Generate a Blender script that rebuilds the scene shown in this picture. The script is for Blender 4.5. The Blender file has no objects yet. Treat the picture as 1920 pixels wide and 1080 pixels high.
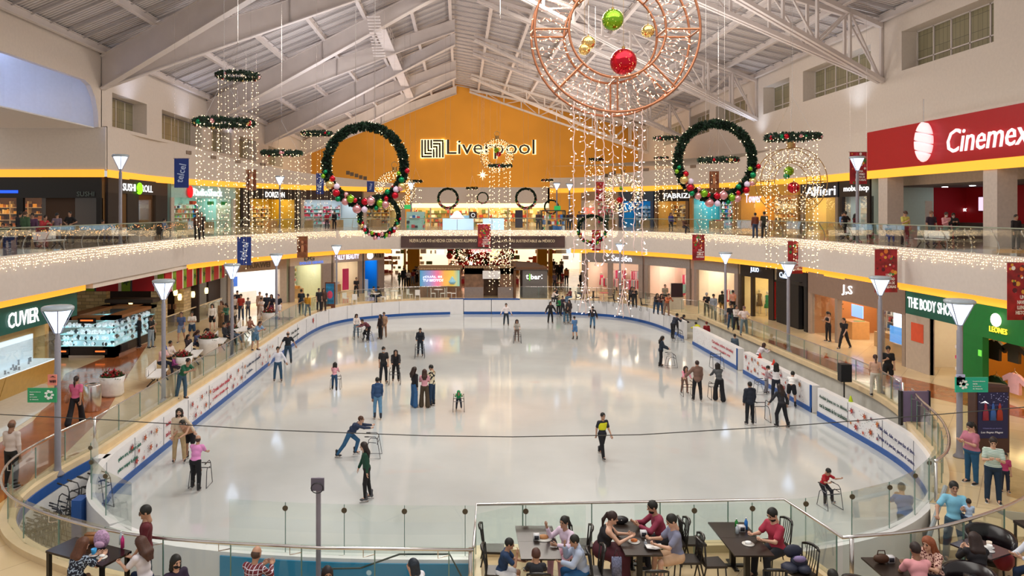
import bpy, math, random, numpy as np
from mathutils import Vector, Matrix
R = math.radians
scene = bpy.context.scene
col = scene.collection
# ---------------- camera (level, x right, y into the hall, z up; mall floor z=0, ice z=-1.2, gallery z=5.6)
F = 1387.0; CZ = 7.4; PX = 862.0; PY = 395.0
cam = bpy.data.objects.new('camera', bpy.data.cameras.new('camera')); col.objects.link(cam)
cam.location = (0, 0, CZ); cam.rotation_euler = (R(90), 0, 0)
cam.data.sensor_width = 36; cam.data.lens = 36*F/1920
cam.data.shift_x = (960-PX)/1920; cam.data.shift_y = -(540-PY)/1920
cam.data.clip_end = 300
scene.camera = cam
# ---------------- world, added fill lights, uplights, exposure
w = bpy.data.worlds.new('world'); scene.world = w; w.use_nodes = True
w.node_tree.nodes['Background'].inputs[0].default_value = (1.0, .95, .90, 1)
w.node_tree.nodes['Background'].inputs[1].default_value = 0.62
scene.view_settings.view_transform = 'Standard'; scene.view_settings.look = 'None'
scene.view_settings.gamma = 1; scene.view_settings.use_curve_mapping = False
scene.view_settings.exposure = 0.0
scene.cycles.transparent_max_bounces = 32
scene.cycles.max_bounces = 6
def area(name, loc, sx, sy, power, color, rot=(0, 0, 0)):
    l = bpy.data.lights.new(name, 'AREA'); l.shape = 'RECTANGLE'; l.size = sx; l.size_y = sy
    l.energy = power; l.color = color
    o = bpy.data.objects.new(name, l); col.objects.link(o); o.location = loc; o.rotation_euler = rot
    return o
area('hall_fill', (2, 14, 15.2), 16, 8, 1500, (1, .95, .88))  # unseen fill added overhead, this one and the ones below
area('hall_fill', (2, 30, 17.2), 14, 3, 1900, (1, .95, .88))
area('hall_fill', (4, 44, 20.6), 10, 2.5, 2300, (1, .94, .86))
area('hall_fill', (3, 57, 24.2), 10, 2, 2900, (1, .93, .84))
area('end_wall_fill', (2, 88, 13.2), 40, 1.5, 2300, (1, .80, .50), (R(62), 0, 0))  # unseen area light added to brighten the orange end wall
area('roof_fill', (-10, 75, 14), 5, 60, 2100, (.88, .90, 1), (R(180), 0, 0)); area('roof_fill', (13, 68, 14), 5, 70, 3100, (1, .95, .92), (R(180), 0, 0))  # fill added in mid-air to brighten the roof deck, no fixture there
for (x, y, z, p, c, ry) in ((-21.0, 50, 13.4, 260, (.62, .72, 1), 1), (-21.0, 60, 13.4, 200, (.66, .75, 1), 1), (-21, 72, 13.4, 260, (.55, .65, 1), 1),
                  (25.6, 50, 13.2, 260, (.7, .82, 1), 1), (25.6, 66, 13.2, 260, (.7, .82, 1), 1), (-26.8, 39.5, 12.9, 2600, (.36, .52, 1), 1)):
    l = bpy.data.lights.new('uplight', 'SPOT'); l.energy = p*1.6; l.color = c; l.spot_size = R(110); l.spot_blend = 1; l.shadow_soft_size = .15
    o = bpy.data.objects.new('uplight', l); col.objects.link(o); o.location = (x, y, z); o.rotation_euler = (R(180), 0, 0)

# ---------------- helpers
def px(x, y, z):
    """world point on the level z seen at photo position x, y"""
    D = (CZ-z)*F/(y-PY); return Vector(((x-PX)*D/F, D, z))
def pd(x, y, D):
    return Vector(((x-PX)*D/F, D, CZ-(y-PY)*D/F))
def xd(x, D): return ((x-PX)*D/F, D)

MATS = {}
def mat(name, color=(.8, .8, .8), rough=.5, metal=0, emis=None, es=1, noise=.06, nscale=6, bump=0, coat=0, spec=.5, samp=False):
    if name in MATS: return MATS[name]
    m = bpy.data.materials.new(name); m.use_nodes = True
    nt = m.node_tree; b = nt.nodes['Principled BSDF']
    b.inputs['Roughness'].default_value = rough; b.inputs['Metallic'].default_value = metal
    b.inputs['Specular IOR Level'].default_value = spec
    if coat: b.inputs['Coat Weight'].default_value = coat
    c = tuple(color[:3])
    b.inputs['Base Color'].default_value = (*c, 1)
    if noise and emis is None:
        tc = nt.nodes.new('ShaderNodeTexCoord'); n = nt.nodes.new('ShaderNodeTexNoise'); n.inputs['Scale'].default_value = nscale; n.inputs['Detail'].default_value = 3
        r = nt.nodes.new('ShaderNodeValToRGB')
        r.color_ramp.elements[0].position = .3; r.color_ramp.elements[1].position = .7
        r.color_ramp.elements[0].color = (*[max(0, v*(1-noise)) for v in c], 1); r.color_ramp.elements[1].color = (*[min(1, v*(1+noise)) for v in c], 1)
        nt.links.new(tc.outputs['Object'], n.inputs['Vector']); nt.links.new(n.outputs['Fac'], r.inputs[0]); nt.links.new(r.outputs[0], b.inputs['Base Color'])
        if bump:
            bp = nt.nodes.new('ShaderNodeBump'); bp.inputs['Strength'].default_value = bump; nt.links.new(n.outputs['Fac'], bp.inputs['Height']); nt.links.new(bp.outputs[0], b.inputs['Normal'])
    if emis is not None:
        b.inputs['Emission Color'].default_value = (*emis, 1); b.inputs['Emission Strength'].default_value = es
        if not samp: m.cycles.emission_sampling = 'NONE'
    MATS[name] = m
    return m
def hexc(h):
    h = h.lstrip('#'); v = [int(h[i:i+2], 16)/255 for i in (0, 2, 4)]
    return tuple(x/12.92 if x <= .04045 else ((x+.055)/1.055)**2.4 for x in v)
def hm(h, rough=.6, **k):
    return mat('paint_'+h+('_%d' % int(rough*10)), hexc(h), rough, **k)
def em(h, s=1.0, samp=False):
    c = hexc(h); return mat('lit_'+h+'_%d' % int(s*10), c, .6, emis=c, es=s, samp=samp)
def nodes_mat(name):
    m = bpy.data.materials.new(name); m.use_nodes = True; MATS[name] = m
    return m, m.node_tree, m.node_tree.nodes['Principled BSDF']
def glassmat(name, tint, gl=.12, rough=.02):
    m = bpy.data.materials.new(name); m.use_nodes = True; nt = m.node_tree; nt.nodes.clear()
    o = nt.nodes.new('ShaderNodeOutputMaterial'); t = nt.nodes.new('ShaderNodeBsdfTransparent'); g = nt.nodes.new('ShaderNodeBsdfGlossy'); x = nt.nodes.new('ShaderNodeMixShader')
    f = nt.nodes.new('ShaderNodeLayerWeight'); f.inputs['Blend'].default_value = .18
    mm = nt.nodes.new('ShaderNodeMath'); mm.operation = 'MULTIPLY_ADD'; mm.inputs[1].default_value = .45; mm.inputs[2].default_value = gl*.35; mm.use_clamp = True
    t.inputs[0].default_value = (*tint, 1); g.inputs['Roughness'].default_value = rough
    nt.links.new(f.outputs['Fresnel'], mm.inputs[0]); nt.links.new(mm.outputs[0], x.inputs[0]); nt.links.new(t.outputs[0], x.inputs[1]); nt.links.new(g.outputs[0], x.inputs[2]); nt.links.new(x.outputs[0], o.inputs[0])
    MATS[name] = m; return m
GLASS = glassmat('green_glass', (.955, .985, .97), .06)
GLASSC = glassmat('clear_glass', (.97, .985, .98), .08)

class Geo:
    def __init__(s): s.v = []; s.f = []; s.m = []
    def add(s, vs, fs, mi=0):
        n = len(s.v); s.v += [tuple(p) for p in vs]; s.f += [tuple(i+n for i in f) for f in fs]; s.m += [mi]*len(fs); return s
    def box(s, x0, x1, y0, y1, z0, z1, mi=0, M=None):
        vs = [Vector(p) for p in ((x0,y0,z0),(x1,y0,z0),(x1,y1,z0),(x0,y1,z0),(x0,y0,z1),(x1,y0,z1),(x1,y1,z1),(x0,y1,z1))]
        if M is not None: vs = [M @ p for p in vs]
        return s.add(vs, [(3,2,1,0),(4,5,6,7),(0,1,5,4),(1,2,6,5),(2,3,7,6),(3,0,4,7)], mi)
    def hexa(s, bot, top, mi=0):
        n = len(bot); return s.add(list(bot)+list(top), [tuple(range(n-1, -1, -1)), tuple(range(n, 2*n))]+[(i, (i+1) % n, n+(i+1) % n, n+i) for i in range(n)], mi)
    def slab(s, p, q, z0, z1, t=.1, mi=0, side=0):
        """upright slab between two plan points; side 0 centred, 1 to the left of p->q, -1 to the right"""
        p = Vector(p[:2]); q = Vector(q[:2]); d = (q-p).normalized(); n = Vector((-d.y, d.x))
        a = n*(t/2 if side == 0 else (t if side > 0 else 0)); b = -n*(t/2 if side == 0 else (t if side < 0 else 0))
        pts = [p+b, q+b, q+a, p+a]
        zz0 = z0 if isinstance(z0, (tuple, list)) else (z0, z0); zz1 = z1 if isinstance(z1, (tuple, list)) else (z1, z1)
        k = (0, 1, 1, 0)
        return s.hexa([(v.x, v.y, zz0[i]) for v, i in zip(pts, k)], [(v.x, v.y, zz1[i]) for v, i in zip(pts, k)], mi)
    def tube(s, pts, r, n=8, mi=0, closed=False, caps=True):
        pts = [Vector(p) for p in pts]; rs = r if isinstance(r, (list, tuple)) else [r]*len(pts)
        rings = []; up = None; L = len(pts)
        for i, p in enumerate(pts):
            a = pts[(i-1) % L] if (closed or i > 0) else p; b = pts[(i+1) % L] if (closed or i < L-1) else p
            t = (b-a); t = t.normalized() if t.length > 1e-9 else Vector((0, 0, 1))
            if up is None: up = Vector((0, 0, 1)) if abs(t.z) < .9 else Vector((1, 0, 0))
            u = t.cross(up); u = u.normalized() if u.length > 1e-6 else Vector((1, 0, 0)); w_ = u.cross(t).normalized(); up = w_
            rings.append([p+(u*math.cos(2*math.pi*k/n)+w_*math.sin(2*math.pi*k/n))*rs[i] for k in range(n)])
        vs = [v for r_ in rings for v in r_]; fs = []
        for i in range(L if closed else L-1):
            j = (i+1) % L
            for k in range(n): fs.append((i*n+k, i*n+(k+1) % n, j*n+(k+1) % n, j*n+k))
        if caps and not closed: fs += [tuple(range(n-1, -1, -1)), tuple((L-1)*n+k for k in range(n))]
        return s.add(vs, fs, mi)
    def bar(s, p, q, w_, h, mi=0, up=(0, 0, 1)):
        p = Vector(p); q = Vector(q); t = (q-p).normalized(); u = t.cross(Vector(up)); u = u.normalized() if u.length > 1e-5 else Vector((1, 0, 0)); v = u.cross(t)
        o = [(-1, -1), (1, -1), (1, 1), (-1, 1)]
        return s.hexa([p+u*a*w_/2+v*b*h/2 for a, b in o], [q+u*a*w_/2+v*b*h/2 for a, b in o], mi)
    def lathe(s, prof, n=20, c=(0, 0, 0), mi=0, sx=1, sy=1):
        c = Vector(c); vs = []; L = len(prof)
        for r, z in prof: vs += [c+Vector((r*sx*math.cos(2*math.pi*k/n), r*sy*math.sin(2*math.pi*k/n), z)) for k in range(n)]
        fs = [(i*n+k, i*n+(k+1) % n, (i+1)*n+(k+1) % n, (i+1)*n+k) for i in range(L-1) for k in range(n)]
        fs += [tuple(range(n-1, -1, -1)), tuple((L-1)*n+k for k in range(n))]
        return s.add(vs, fs, mi)
    def ball(s, c, r, n=12, mi=0, sc=(1, 1, 1), M=None):
        c = Vector(c); vs = []; fs = []; m_ = max(4, n//2)
        for i in range(1, m_):
            t = math.pi*i/m_
            for k in range(n):
                p = 2*math.pi*k/n; vs.append(Vector((math.sin(t)*math.cos(p)*sc[0]*r, math.sin(t)*math.sin(p)*sc[1]*r, math.cos(t)*sc[2]*r)))
        vs += [Vector((0, 0, r*sc[2])), Vector((0, 0, -r*sc[2]))]; T = len(vs)-2
        for i in range(m_-2):
            for k in range(n): fs.append((i*n+k, (i+1)*n+k, (i+1)*n+(k+1) % n, i*n+(k+1) % n))
        for k in range(n): fs.append((T, k, (k+1) % n)); fs.append((T+1, (m_-2)*n+(k+1) % n, (m_-2)*n+k))
        if M is not None: vs = [M @ v for v in vs]
        return s.add([v+c for v in vs], fs, mi)
    def dot(s, c, r, mi=0):
        x, y, z = c
        return s.add([(x+r, y, z), (x, y+r, z), (x-r, y, z), (x, y-r, z), (x, y, z+r), (x, y, z-r)], [(0,1,4),(1,2,4),(2,3,4),(3,0,4),(1,0,5),(2,1,5),(3,2,5),(0,3,5)], mi)
    def poly(s, pts, z0, z1, mi=0):
        return s.hexa([(p[0], p[1], z0) for p in pts], [(p[0], p[1], z1) for p in pts], mi)
    def mesh(s, name, mats, smooth=False):
        me = bpy.data.meshes.new(name); me.from_pydata(s.v, [], s.f)
        for m in (mats if isinstance(mats, (list, tuple)) else [mats]): me.materials.append(m)
        if s.f:
            me.polygons.foreach_set('material_index', s.m)
            if smooth: me.polygons.foreach_set('use_smooth', [True]*len(s.f))
        me.update(); return me
    def build(s, name, mats, parent=None, smooth=False, loc=None, rot=None):
        o = bpy.data.objects.new(name, s.mesh(name, mats, smooth)); col.objects.link(o)
        if parent is not None: o.parent = parent
        if loc is not None: o.location = loc
        if rot is not None: o.rotation_euler = rot
        return o
def tag(o, label=None, cat=None, group=None, kind=None):
    if label: o['label'] = label
    if cat: o['category'] = cat
    if group: o['group'] = group
    if kind: o['kind'] = kind
    return o
def thing(name, label, cat, loc=(0, 0, 0), rz=0, group=None):
    o = bpy.data.objects.new(name, None); col.objects.link(o); o.empty_display_size = .2
    o.location = loc; o.rotation_euler = (0, 0, R(rz)); return tag(o, label, cat, group)
def struct(o): o['kind'] = 'structure'; return o
def kids(o): return [c for c in bpy.data.objects if c.parent == o]
def proto_copy(root, children, loc, rz=0, label=None, group=None, scale=1):
    r = root.copy(); col.objects.link(r); r.location = loc; r.rotation_euler = (0, 0, R(rz)); r.scale = (scale,)*3
    if label: r['label'] = label
    if group: r['group'] = group
    for c, subs in children:
        k = c.copy(); col.objects.link(k); k.parent = r
        for sb in subs:
            q = sb.copy(); col.objects.link(q); q.parent = k
    return r
def text_mesh(txt, size=1, depth=.03, bold=0, ext=None):
    c = bpy.data.curves.new('lettering', 'FONT'); c.body = txt; c.size = size; c.extrude = depth/2; c.align_x = 'CENTER'; c.align_y = 'CENTER'; c.resolution_u = 2; c.offset = bold
    o = bpy.data.objects.new('lettering', c); col.objects.link(o); dg = bpy.context.evaluated_depsgraph_get(); dg.update()
    me = bpy.data.meshes.new_from_object(o.evaluated_get(dg)); bpy.data.objects.remove(o); bpy.data.curves.remove(c); return me
def letters(txt, p, q, z, h, m, parent=None, width=None, off=.06, depth=.06, bold=.0, name='lettering', italic=0):
    """lettering on the upright plane p->q (plan points, read from p to q), centred between them, cap height about h"""
    me = text_mesh(txt, 1, 1, bold)
    co = np.empty(len(me.vertices)*3); me.vertices.foreach_get('co', co); co = co.reshape(-1, 3)
    if not len(co): return None
    mn = co.min(0); mx = co.max(0); wd = width if width else (mx[0]-mn[0])*h/(mx[1]-mn[1])
    co = co-(mn+mx)/2; co[:, 0] *= wd/(mx[0]-mn[0]); co[:, 1] *= h/(mx[1]-mn[1]); co[:, 2] *= depth
    co[:, 0] += italic*co[:, 1]
    p = Vector(p[:2]); q = Vector(q[:2]); d = (q-p).normalized(); n = Vector((d.y, -d.x)); c = (p+q)/2+n*off
    W = np.stack([c.x+co[:, 0]*d.x+co[:, 2]*n.x, c.y+co[:, 0]*d.y+co[:, 2]*n.y, z+co[:, 1]], 1)
    me.vertices.foreach_set('co', W.ravel()); me.materials.clear(); me.materials.append(m); me.update()
    o = bpy.data.objects.new(name, me); col.objects.link(o)
    if parent is not None: o.parent = parent; o.matrix_parent_inverse = parent.matrix_world.inverted() if False else Matrix.Translation(-parent.location) if parent.rotation_euler.z == 0 else (Matrix.LocRotScale(parent.location, parent.rotation_euler, parent.scale)).inverted()
    return o
def lerp2(p, q, t): return (p[0]+(q[0]-p[0])*t, p[1]+(q[1]-p[1])*t)
def smoothline(pts, n=6):
    """Catmull-Rom through plan points"""
    P = [Vector(p[:2]) for p in pts]; out = []
    for i in range(len(P)-1):
        a = P[i-1] if i else P[i]*2-P[i+1]; b = P[i]; c = P[i+1]; d = P[i+2] if i+2 < len(P) else P[i+1]*2-P[i]
        k = n if (c-b).length > 1 else 2
        for j in range(k):
            t = j/k; out.append(.5*((2*b)+(c-a)*t+(2*a-5*b+4*c-d)*t*t+(3*b-a-3*c+d)*t**3))
    out.append(P[-1]); return out
def offset(pts, d):
    P = [Vector(p[:2]) for p in pts]; out = []
    for i, p in enumerate(P):
        a = P[max(0, i-1)]; b = P[min(len(P)-1, i+1)]; t = (b-a).normalized(); out.append(p+Vector((-t.y, t.x))*d)
    return out
def resample(pts, step):
    P = [Vector(p) for p in pts]; out = [P[0].copy()]; acc = 0
    for a, b in zip(P, P[1:]):
        L = (b-a).length; s_ = step-acc
        while s_ <= L and L > 0: out.append(a+(b-a)*(s_/L)); s_ += step
        acc = (acc+L) % step
    return out
def ribbon(g, pts, z0, z1, t, mi=0):
    """continuous upright wall along plan points"""
    A = offset(pts, t/2); B = offset(pts, -t/2); n = len(pts)
    vs = [(p.x, p.y, z0) for p in A]+[(p.x, p.y, z0) for p in B]+[(p.x, p.y, z1) for p in A]+[(p.x, p.y, z1) for p in B]; fs = []
    for i in range(n-1):
        fs += [(i, i+1, 2*n+i+1, 2*n+i), (n+i+1, n+i, 3*n+i, 3*n+i+1), (2*n+i, 2*n+i+1, 3*n+i+1, 3*n+i), (i+1, i, n+i, n+i+1)]
    fs += [(0, 2*n, 3*n, n), (n-1, 2*n-1, 4*n-1, 3*n-1)]
    g.add(vs, fs, mi); return g
def strip(g, A, B, za, zb, mi=0):
    """sheet between two plan lines of the same count"""
    n = len(A); g.add([(p[0], p[1], za) for p in A]+[(p[0], p[1], zb) for p in B], [(i, i+1, n+i+1, n+i) for i in range(n-1)], mi); return g
rnd = random.Random(7)
def hang(T, tops, r=.006):
    """wires from points of a thing up to the roof"""
    g = Geo()
    for p in tops: p = Vector(p); g.tube([p, (p.x, p.y, 26.6-(-.5-p.x)*9.1/22-.2 if p.x < -.5 else 26.6-(p.x+.5)*6.9/27.5-.2)], r, 4)
    return adopt(g.build('hanging_wire', STEEL), T)
def adopt(c, p):
    c.parent = p; c.matrix_parent_inverse = Matrix.LocRotScale(p.location, p.rotation_euler, p.scale).inverted(); return c
def ginto(g, name, m, T, smooth=False): return adopt(g.build(name, m, smooth=smooth), T)
# ================= plan lines
from mathutils.geometry import tessellate_polygon
def sheet(name, outer, holes, z, m, z2=None):
    loops = [[Vector((p[0], p[1], 0)) for p in L] for L in [outer]+holes]
    tris = tessellate_polygon(loops); vs = [p for L in loops for p in L]
    g = Geo(); g.add([(p.x, p.y, z) for p in vs], tris)
    if z2 is not None: g.add([(p.x, p.y, z2) for p in vs], [t[::-1] for t in tris])
    me = g.mesh(name, m); o = bpy.data.objects.new(name, me); col.objects.link(o); return struct(o)
RINK_L = smoothline([(-8.1, 17.6), (-9.5, 19.3), (-10.35, 21.6), (-10.6, 24.5), (-10.6, 35), (-10.6, 47), (-10.2, 53.4), (-9.1, 56.8), (-7.2, 58.9), (-4.2, 60.6), (-.8, 61.4)])
RINK_R = smoothline([(5, 61.5), (9, 61.2), (12.2, 59.8), (14, 57), (14.8, 53.4), (15, 49.5)])
RINK_RN = smoothline([(15, 31), (14.95, 25.8), (14.35, 23), (13.0, 20.4), (11.0, 18.1), (8.8, 16.8), (6, 16.1), (2, 16), (-2.6, 16.05), (-6.2, 16.6), (-8.1, 17.6)])
RINK = RINK_L+RINK_R[:]+[Vector((15, 31))]+RINK_RN[1:-1]
OUT_NEAR = smoothline([(-11.15, 22.6), (-11.35, 20.6), (-11.2, 18.6), (-10.2, 16.8), (-8.5, 15.5), (-6, 14.45), (-2.6, 13.98)], 6)+[Vector((.26, 13.9))]
TERR = [(.26, 13.9), (.36, 15.9), (7.1, 16.2), (7.4, 14.3)]
OUT_R = smoothline([(7.4, 14.3), (9.5, 14.75), (12.3, 16.2), (14.2, 18.0)], 6)
SIDE_L = smoothline([(-11.15, 22.6), (-11.15, 30), (-11.15, 40), (-11.1, 48), (-10.65, 53.8), (-9.5, 57.3), (-7.5, 59.5), (-4.4, 61.15), (-.9, 61.85)], 5)
SIDE_FR = smoothline([(5, 61.95), (9.2, 61.6), (12.6, 60.2), (14.6, 57.2), (15.5, 53.6), (16.85, 52.2)], 5)
SIDE_R = smoothline([(16.85, 52.2), (16.85, 45), (16.85, 38), (16.8, 31), (16.25, 27.3), (15.35, 25.0), (14.55, 22.7), (13.7, 21.0), (12.75, 19.6), (11.9, 18.75)], 5)
RIM = OUT_NEAR+[Vector(p) for p in TERR[1:]]+OUT_R[1:]+[Vector((12.5, 18.6))]+SIDE_R[::-1]+SIDE_FR[::-1][1:]+SIDE_L[::-1][:-1]
EDGE = smoothline([(-17.3, 16), (-17.3, 30), (-17.3, 42), (-17.25, 47), (-16.3, 51), (-14.5, 55.5), (-12.4, 60.2), (-10.0, 64), (-7.5, 65.4), (-5.2, 65.7), (9.3, 65.7), (12, 65), (15, 62), (17.5, 58), (19.4, 53), (20.8, 46), (20.9, 42), (20.9, 30), (20.9, 16)], 5)

# ---------------- materials of the place
def floor_mat():
    m, nt, b = nodes_mat('polished_tile')
    tc = nt.nodes.new('ShaderNodeTexCoord'); br = nt.nodes.new('ShaderNodeTexBrick'); br.offset = 0; br.inputs['Scale'].default_value = 1
    br.inputs['Brick Width'].default_value = 1.2; br.inputs['Row Height'].default_value = 1.2; br.inputs['Mortar Size'].default_value = .008
    br.inputs['Color1'].default_value = (.66, .49, .27, 1); br.inputs['Color2'].default_value = (.72, .55, .33, 1); br.inputs['Mortar'].default_value = (.45, .33, .2, 1)
    mp = nt.nodes.new('ShaderNodeMapping'); mp.inputs['Rotation'].default_value = (0, 0, R(38))
    nt.links.new(tc.outputs['Object'], mp.inputs[0]); nt.links.new(mp.outputs[0], br.inputs['Vector']); nt.links.new(br.outputs['Color'], b.inputs['Base Color'])
    b.inputs['Roughness'].default_value = .12; b.inputs['Specular IOR Level'].default_value = .6
    return m
def ice_mat():
    m, nt, b = nodes_mat('ice')
    tc = nt.nodes.new('ShaderNodeTexCoord')
    n = nt.nodes.new('ShaderNodeTexNoise'); n.inputs['Scale'].default_value = .25; n.inputs['Detail'].default_value = 6
    n2 = nt.nodes.new('ShaderNodeTexNoise'); n2.inputs['Scale'].default_value = 1.1; n2.inputs['Detail'].default_value = 8; n2.inputs['Roughness'].default_value = .7
    r = nt.nodes.new('ShaderNodeValToRGB'); e = r.color_ramp.elements; e[0].position = .25; e[0].color = (.46, .48, .475, 1); e[1].position = .72; e[1].color = (.59, .62, .615, 1)
    rr = nt.nodes.new('ShaderNodeMapRange'); rr.inputs[3].default_value = .03; rr.inputs[4].default_value = .13
    bp = nt.nodes.new('ShaderNodeBump'); bp.inputs['Strength'].default_value = .02; bp.inputs['Distance'].default_value = .05
    st = nt.nodes.new('ShaderNodeTexNoise'); st.inputs['Scale'].default_value = .55; st.inputs['Detail'].default_value = 2
    sr = nt.nodes.new('ShaderNodeValToRGB'); sr.color_ramp.elements[0].position = .70; sr.color_ramp.elements[1].position = .80; sr.color_ramp.elements[0].color = (0, 0, 0, 1); sr.color_ramp.elements[1].color = (.3, .3, .3, 1)
    mx = nt.nodes.new('ShaderNodeMix'); mx.data_type = 'RGBA'; mx.inputs[7].default_value = (.62, .42, .36, 1)
    for q in (n, n2, st): nt.links.new(tc.outputs['Object'], q.inputs['Vector'])
    nt.links.new(n.outputs['Fac'], r.inputs[0]); nt.links.new(r.outputs[0], mx.inputs[6]); nt.links.new(st.outputs['Fac'], sr.inputs[0]); nt.links.new(sr.outputs[0], mx.inputs[0]); nt.links.new(mx.outputs[2], b.inputs['Base Color'])
    nt.links.new(n2.outputs['Fac'], rr.inputs[0]); nt.links.new(rr.outputs[0], b.inputs['Roughness'])
    nt.links.new(n2.outputs['Fac'], bp.inputs['Height']); nt.links.new(bp.outputs[0], b.inputs['Normal'])
    b.inputs['Specular IOR Level'].default_value = .95
    return m
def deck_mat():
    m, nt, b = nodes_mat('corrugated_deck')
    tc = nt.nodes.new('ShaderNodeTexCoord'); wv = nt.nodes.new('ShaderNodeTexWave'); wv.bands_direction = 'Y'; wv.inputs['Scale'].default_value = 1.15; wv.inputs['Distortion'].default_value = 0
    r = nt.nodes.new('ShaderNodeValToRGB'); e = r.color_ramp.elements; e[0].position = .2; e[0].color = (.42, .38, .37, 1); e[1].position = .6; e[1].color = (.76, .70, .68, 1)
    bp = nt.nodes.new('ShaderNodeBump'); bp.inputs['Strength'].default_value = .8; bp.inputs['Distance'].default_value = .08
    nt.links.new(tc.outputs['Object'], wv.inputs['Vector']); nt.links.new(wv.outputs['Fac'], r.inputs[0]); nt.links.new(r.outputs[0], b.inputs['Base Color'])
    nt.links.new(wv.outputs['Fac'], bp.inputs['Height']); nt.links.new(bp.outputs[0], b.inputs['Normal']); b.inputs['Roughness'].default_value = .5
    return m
def stone_mat():
    m, nt, b = nodes_mat('stone_blocks')
    tc = nt.nodes.new('ShaderNodeTexCoord'); sx = nt.nodes.new('ShaderNodeSeparateXYZ'); ad = nt.nodes.new('ShaderNodeMath'); cb = nt.nodes.new('ShaderNodeCombineXYZ')
    br = nt.nodes.new('ShaderNodeTexBrick'); br.inputs['Scale'].default_value = 1; br.inputs['Brick Width'].default_value = .5; br.inputs['Row Height'].default_value = .2; br.inputs['Mortar Size'].default_value = .012
    br.inputs['Color1'].default_value = (.42, .29, .13, 1); br.inputs['Color2'].default_value = (.66, .48, .25, 1); br.inputs['Mortar'].default_value = (.2, .14, .08, 1)
    nt.links.new(tc.outputs['Object'], sx.inputs[0]); nt.links.new(sx.outputs[0], ad.inputs[0]); nt.links.new(sx.outputs[1], ad.inputs[1]); nt.links.new(ad.outputs[0], cb.inputs[0]); nt.links.new(sx.outputs[2], cb.inputs[1])
    nt.links.new(cb.outputs[0], br.inputs['Vector']); nt.links.new(br.outputs['Color'], b.inputs['Base Color']); b.inputs['Roughness'].default_value = .8
    return m
TILE = floor_mat(); ICE = ice_mat(); DECK = deck_mat(); STONE = stone_mat()
PLASTER = mat('warm_plaster', (.74, .655, .58), .75, noise=.03); WHITE = mat('white_paint', (.80, .78, .77), .6, noise=.02)
ORANGE = mat('orange_wall', (.83, .38, .045), .8, noise=.10, nscale=.12); STEELW = mat('white_steel', (.73, .66, .63), .45, noise=.05, nscale=.8)
BEIGE = mat('beige_stone', (.72, .56, .34), .3, noise=.08, nscale=2); BLUE = mat('rink_blue', (.012, .085, .33), .4); BOARD = mat('white_board', (.80, .79, .80), .3, noise=.03, nscale=2)
CONC = mat('grey_concrete', (.52, .51, .47), .8, noise=.12, nscale=1.5); BROWN = mat('rust_tile', (.36, .11, .035), .1, noise=.25, nscale=1.2); STEEL = mat('brushed_steel', (.66, .62, .60), .25, 1, noise=.04)
DARK = mat('dark_panel', (.03, .025, .03), .4); BLACK = mat('black_paint', (.012, .012, .014), .35); COVE = mat('cove_glow', (.9, .42, .04), .6, emis=(.95, .42, .035), es=.95, samp=True)
WOOD = mat('brown_wood', (.20, .10, .05), .5, noise=.3, nscale=3); GALF = mat('gallery_floor', (.50, .40, .28), .15, noise=.15)

# ---------------- floors
sheet('floor', [(-40, -1), (42, -1), (42, 104), (-40, 104)], [RIM], 0, TILE)
sheet('floor_sunken', [(-12, 13), (18, 13), (18, 63), (-12, 63)], [], -1.215, mat('rubber_floor', (.46, .43, .36), .6, noise=.1))
sheet('floor_ice', RINK, [], -1.2, ICE)
g = Geo(); ribbon(g, RIM+[RIM[0]], -1.215, -.004, .06); struct(g.build('wall_pit', CONC)); g = Geo(); ribbon(g, offset(OUT_NEAR, .2), -.3, -.02, .04); struct(g.build('trim_0', BLUE)); g = Geo(); ribbon(g, offset(OUT_NEAR, .19), -1.2, -.3, .03); struct(g.build('wall_pit_lining', WHITE))
def inlay(pts, m, z=.004): sheet('floor_inlay', pts, [], z, m)
inlay([(-17.9, 43), (-15, 33.5), (-12.9, 27), (-11.9, 22), (-11.6, 18.4), (-11.9, 17), (-13.1, 20), (-14.6, 23.2), (-15.0, 26), (-16.1, 29.2), (-17.9, 33.6)], BROWN)
inlay(smoothline([(-13.6, 18.5), (-14.8, 23), (-15.3, 26.4), (-15.9, 29), (-17, 30.6), (-17.9, 31.5), (-18.6, 28), (-18.6, 22), (-17, 19)], 4), mat('pale_tile', (.62, .62, .58), .08, noise=.05), .006)
inlay([(-12.2, 15.5), (-11.9, 13.2), (-9.6, 13.0), (-10.6, 13.9), (-11.6, 15.6)], BROWN, .004)
inlay([(17.2, 45.5), (17.2, 36.5), (17.3, 32), (21, 24.5), (21, 29.5), (19.3, 34), (18.2, 40)], BROWN)
inlay([(14.2, 19.2), (15.9, 21.6), (16.3, 20), (15, 17.6)], mat('tan_tile', (.46, .28, .14), .12), .004)
# ---------------- near floor terrace kerbs
g = Geo(); ribbon(g, OUT_NEAR, -1.2, .14, .34); struct(g.build('trim_1', BEIGE))
g = Geo(); ribbon(g, resample([Vector(p) for p in TERR], .5)+[Vector(TERR[-1])], 0, .16, .26)
struct(g.build('trim_2', BEIGE))
g = Geo(); ribbon(g, OUT_R[:13], 0, .12, .26); struct(g.build('trim_3', BEIGE))
g = Geo(); ribbon(g, SIDE_L, -.35, .12, .30); struct(g.build('trim_4', BEIGE))
g = Geo(); ribbon(g, SIDE_R[:-4], -.1, .12, .30); struct(g.build('trim_5', BEIGE))
g = Geo(); ribbon(g, SIDE_FR, -.3, .04, .30); struct(g.build('trim_6', BEIGE))
# ledge between boards and balustrade on the left and far side
g = Geo(); A = [RINK_L[i] for i in range(14, len(RINK_L))]; strip(g, offset(A, .1), offset(A, .55), -.06, -.06); struct(g.build('trim_7', BEIGE))

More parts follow.
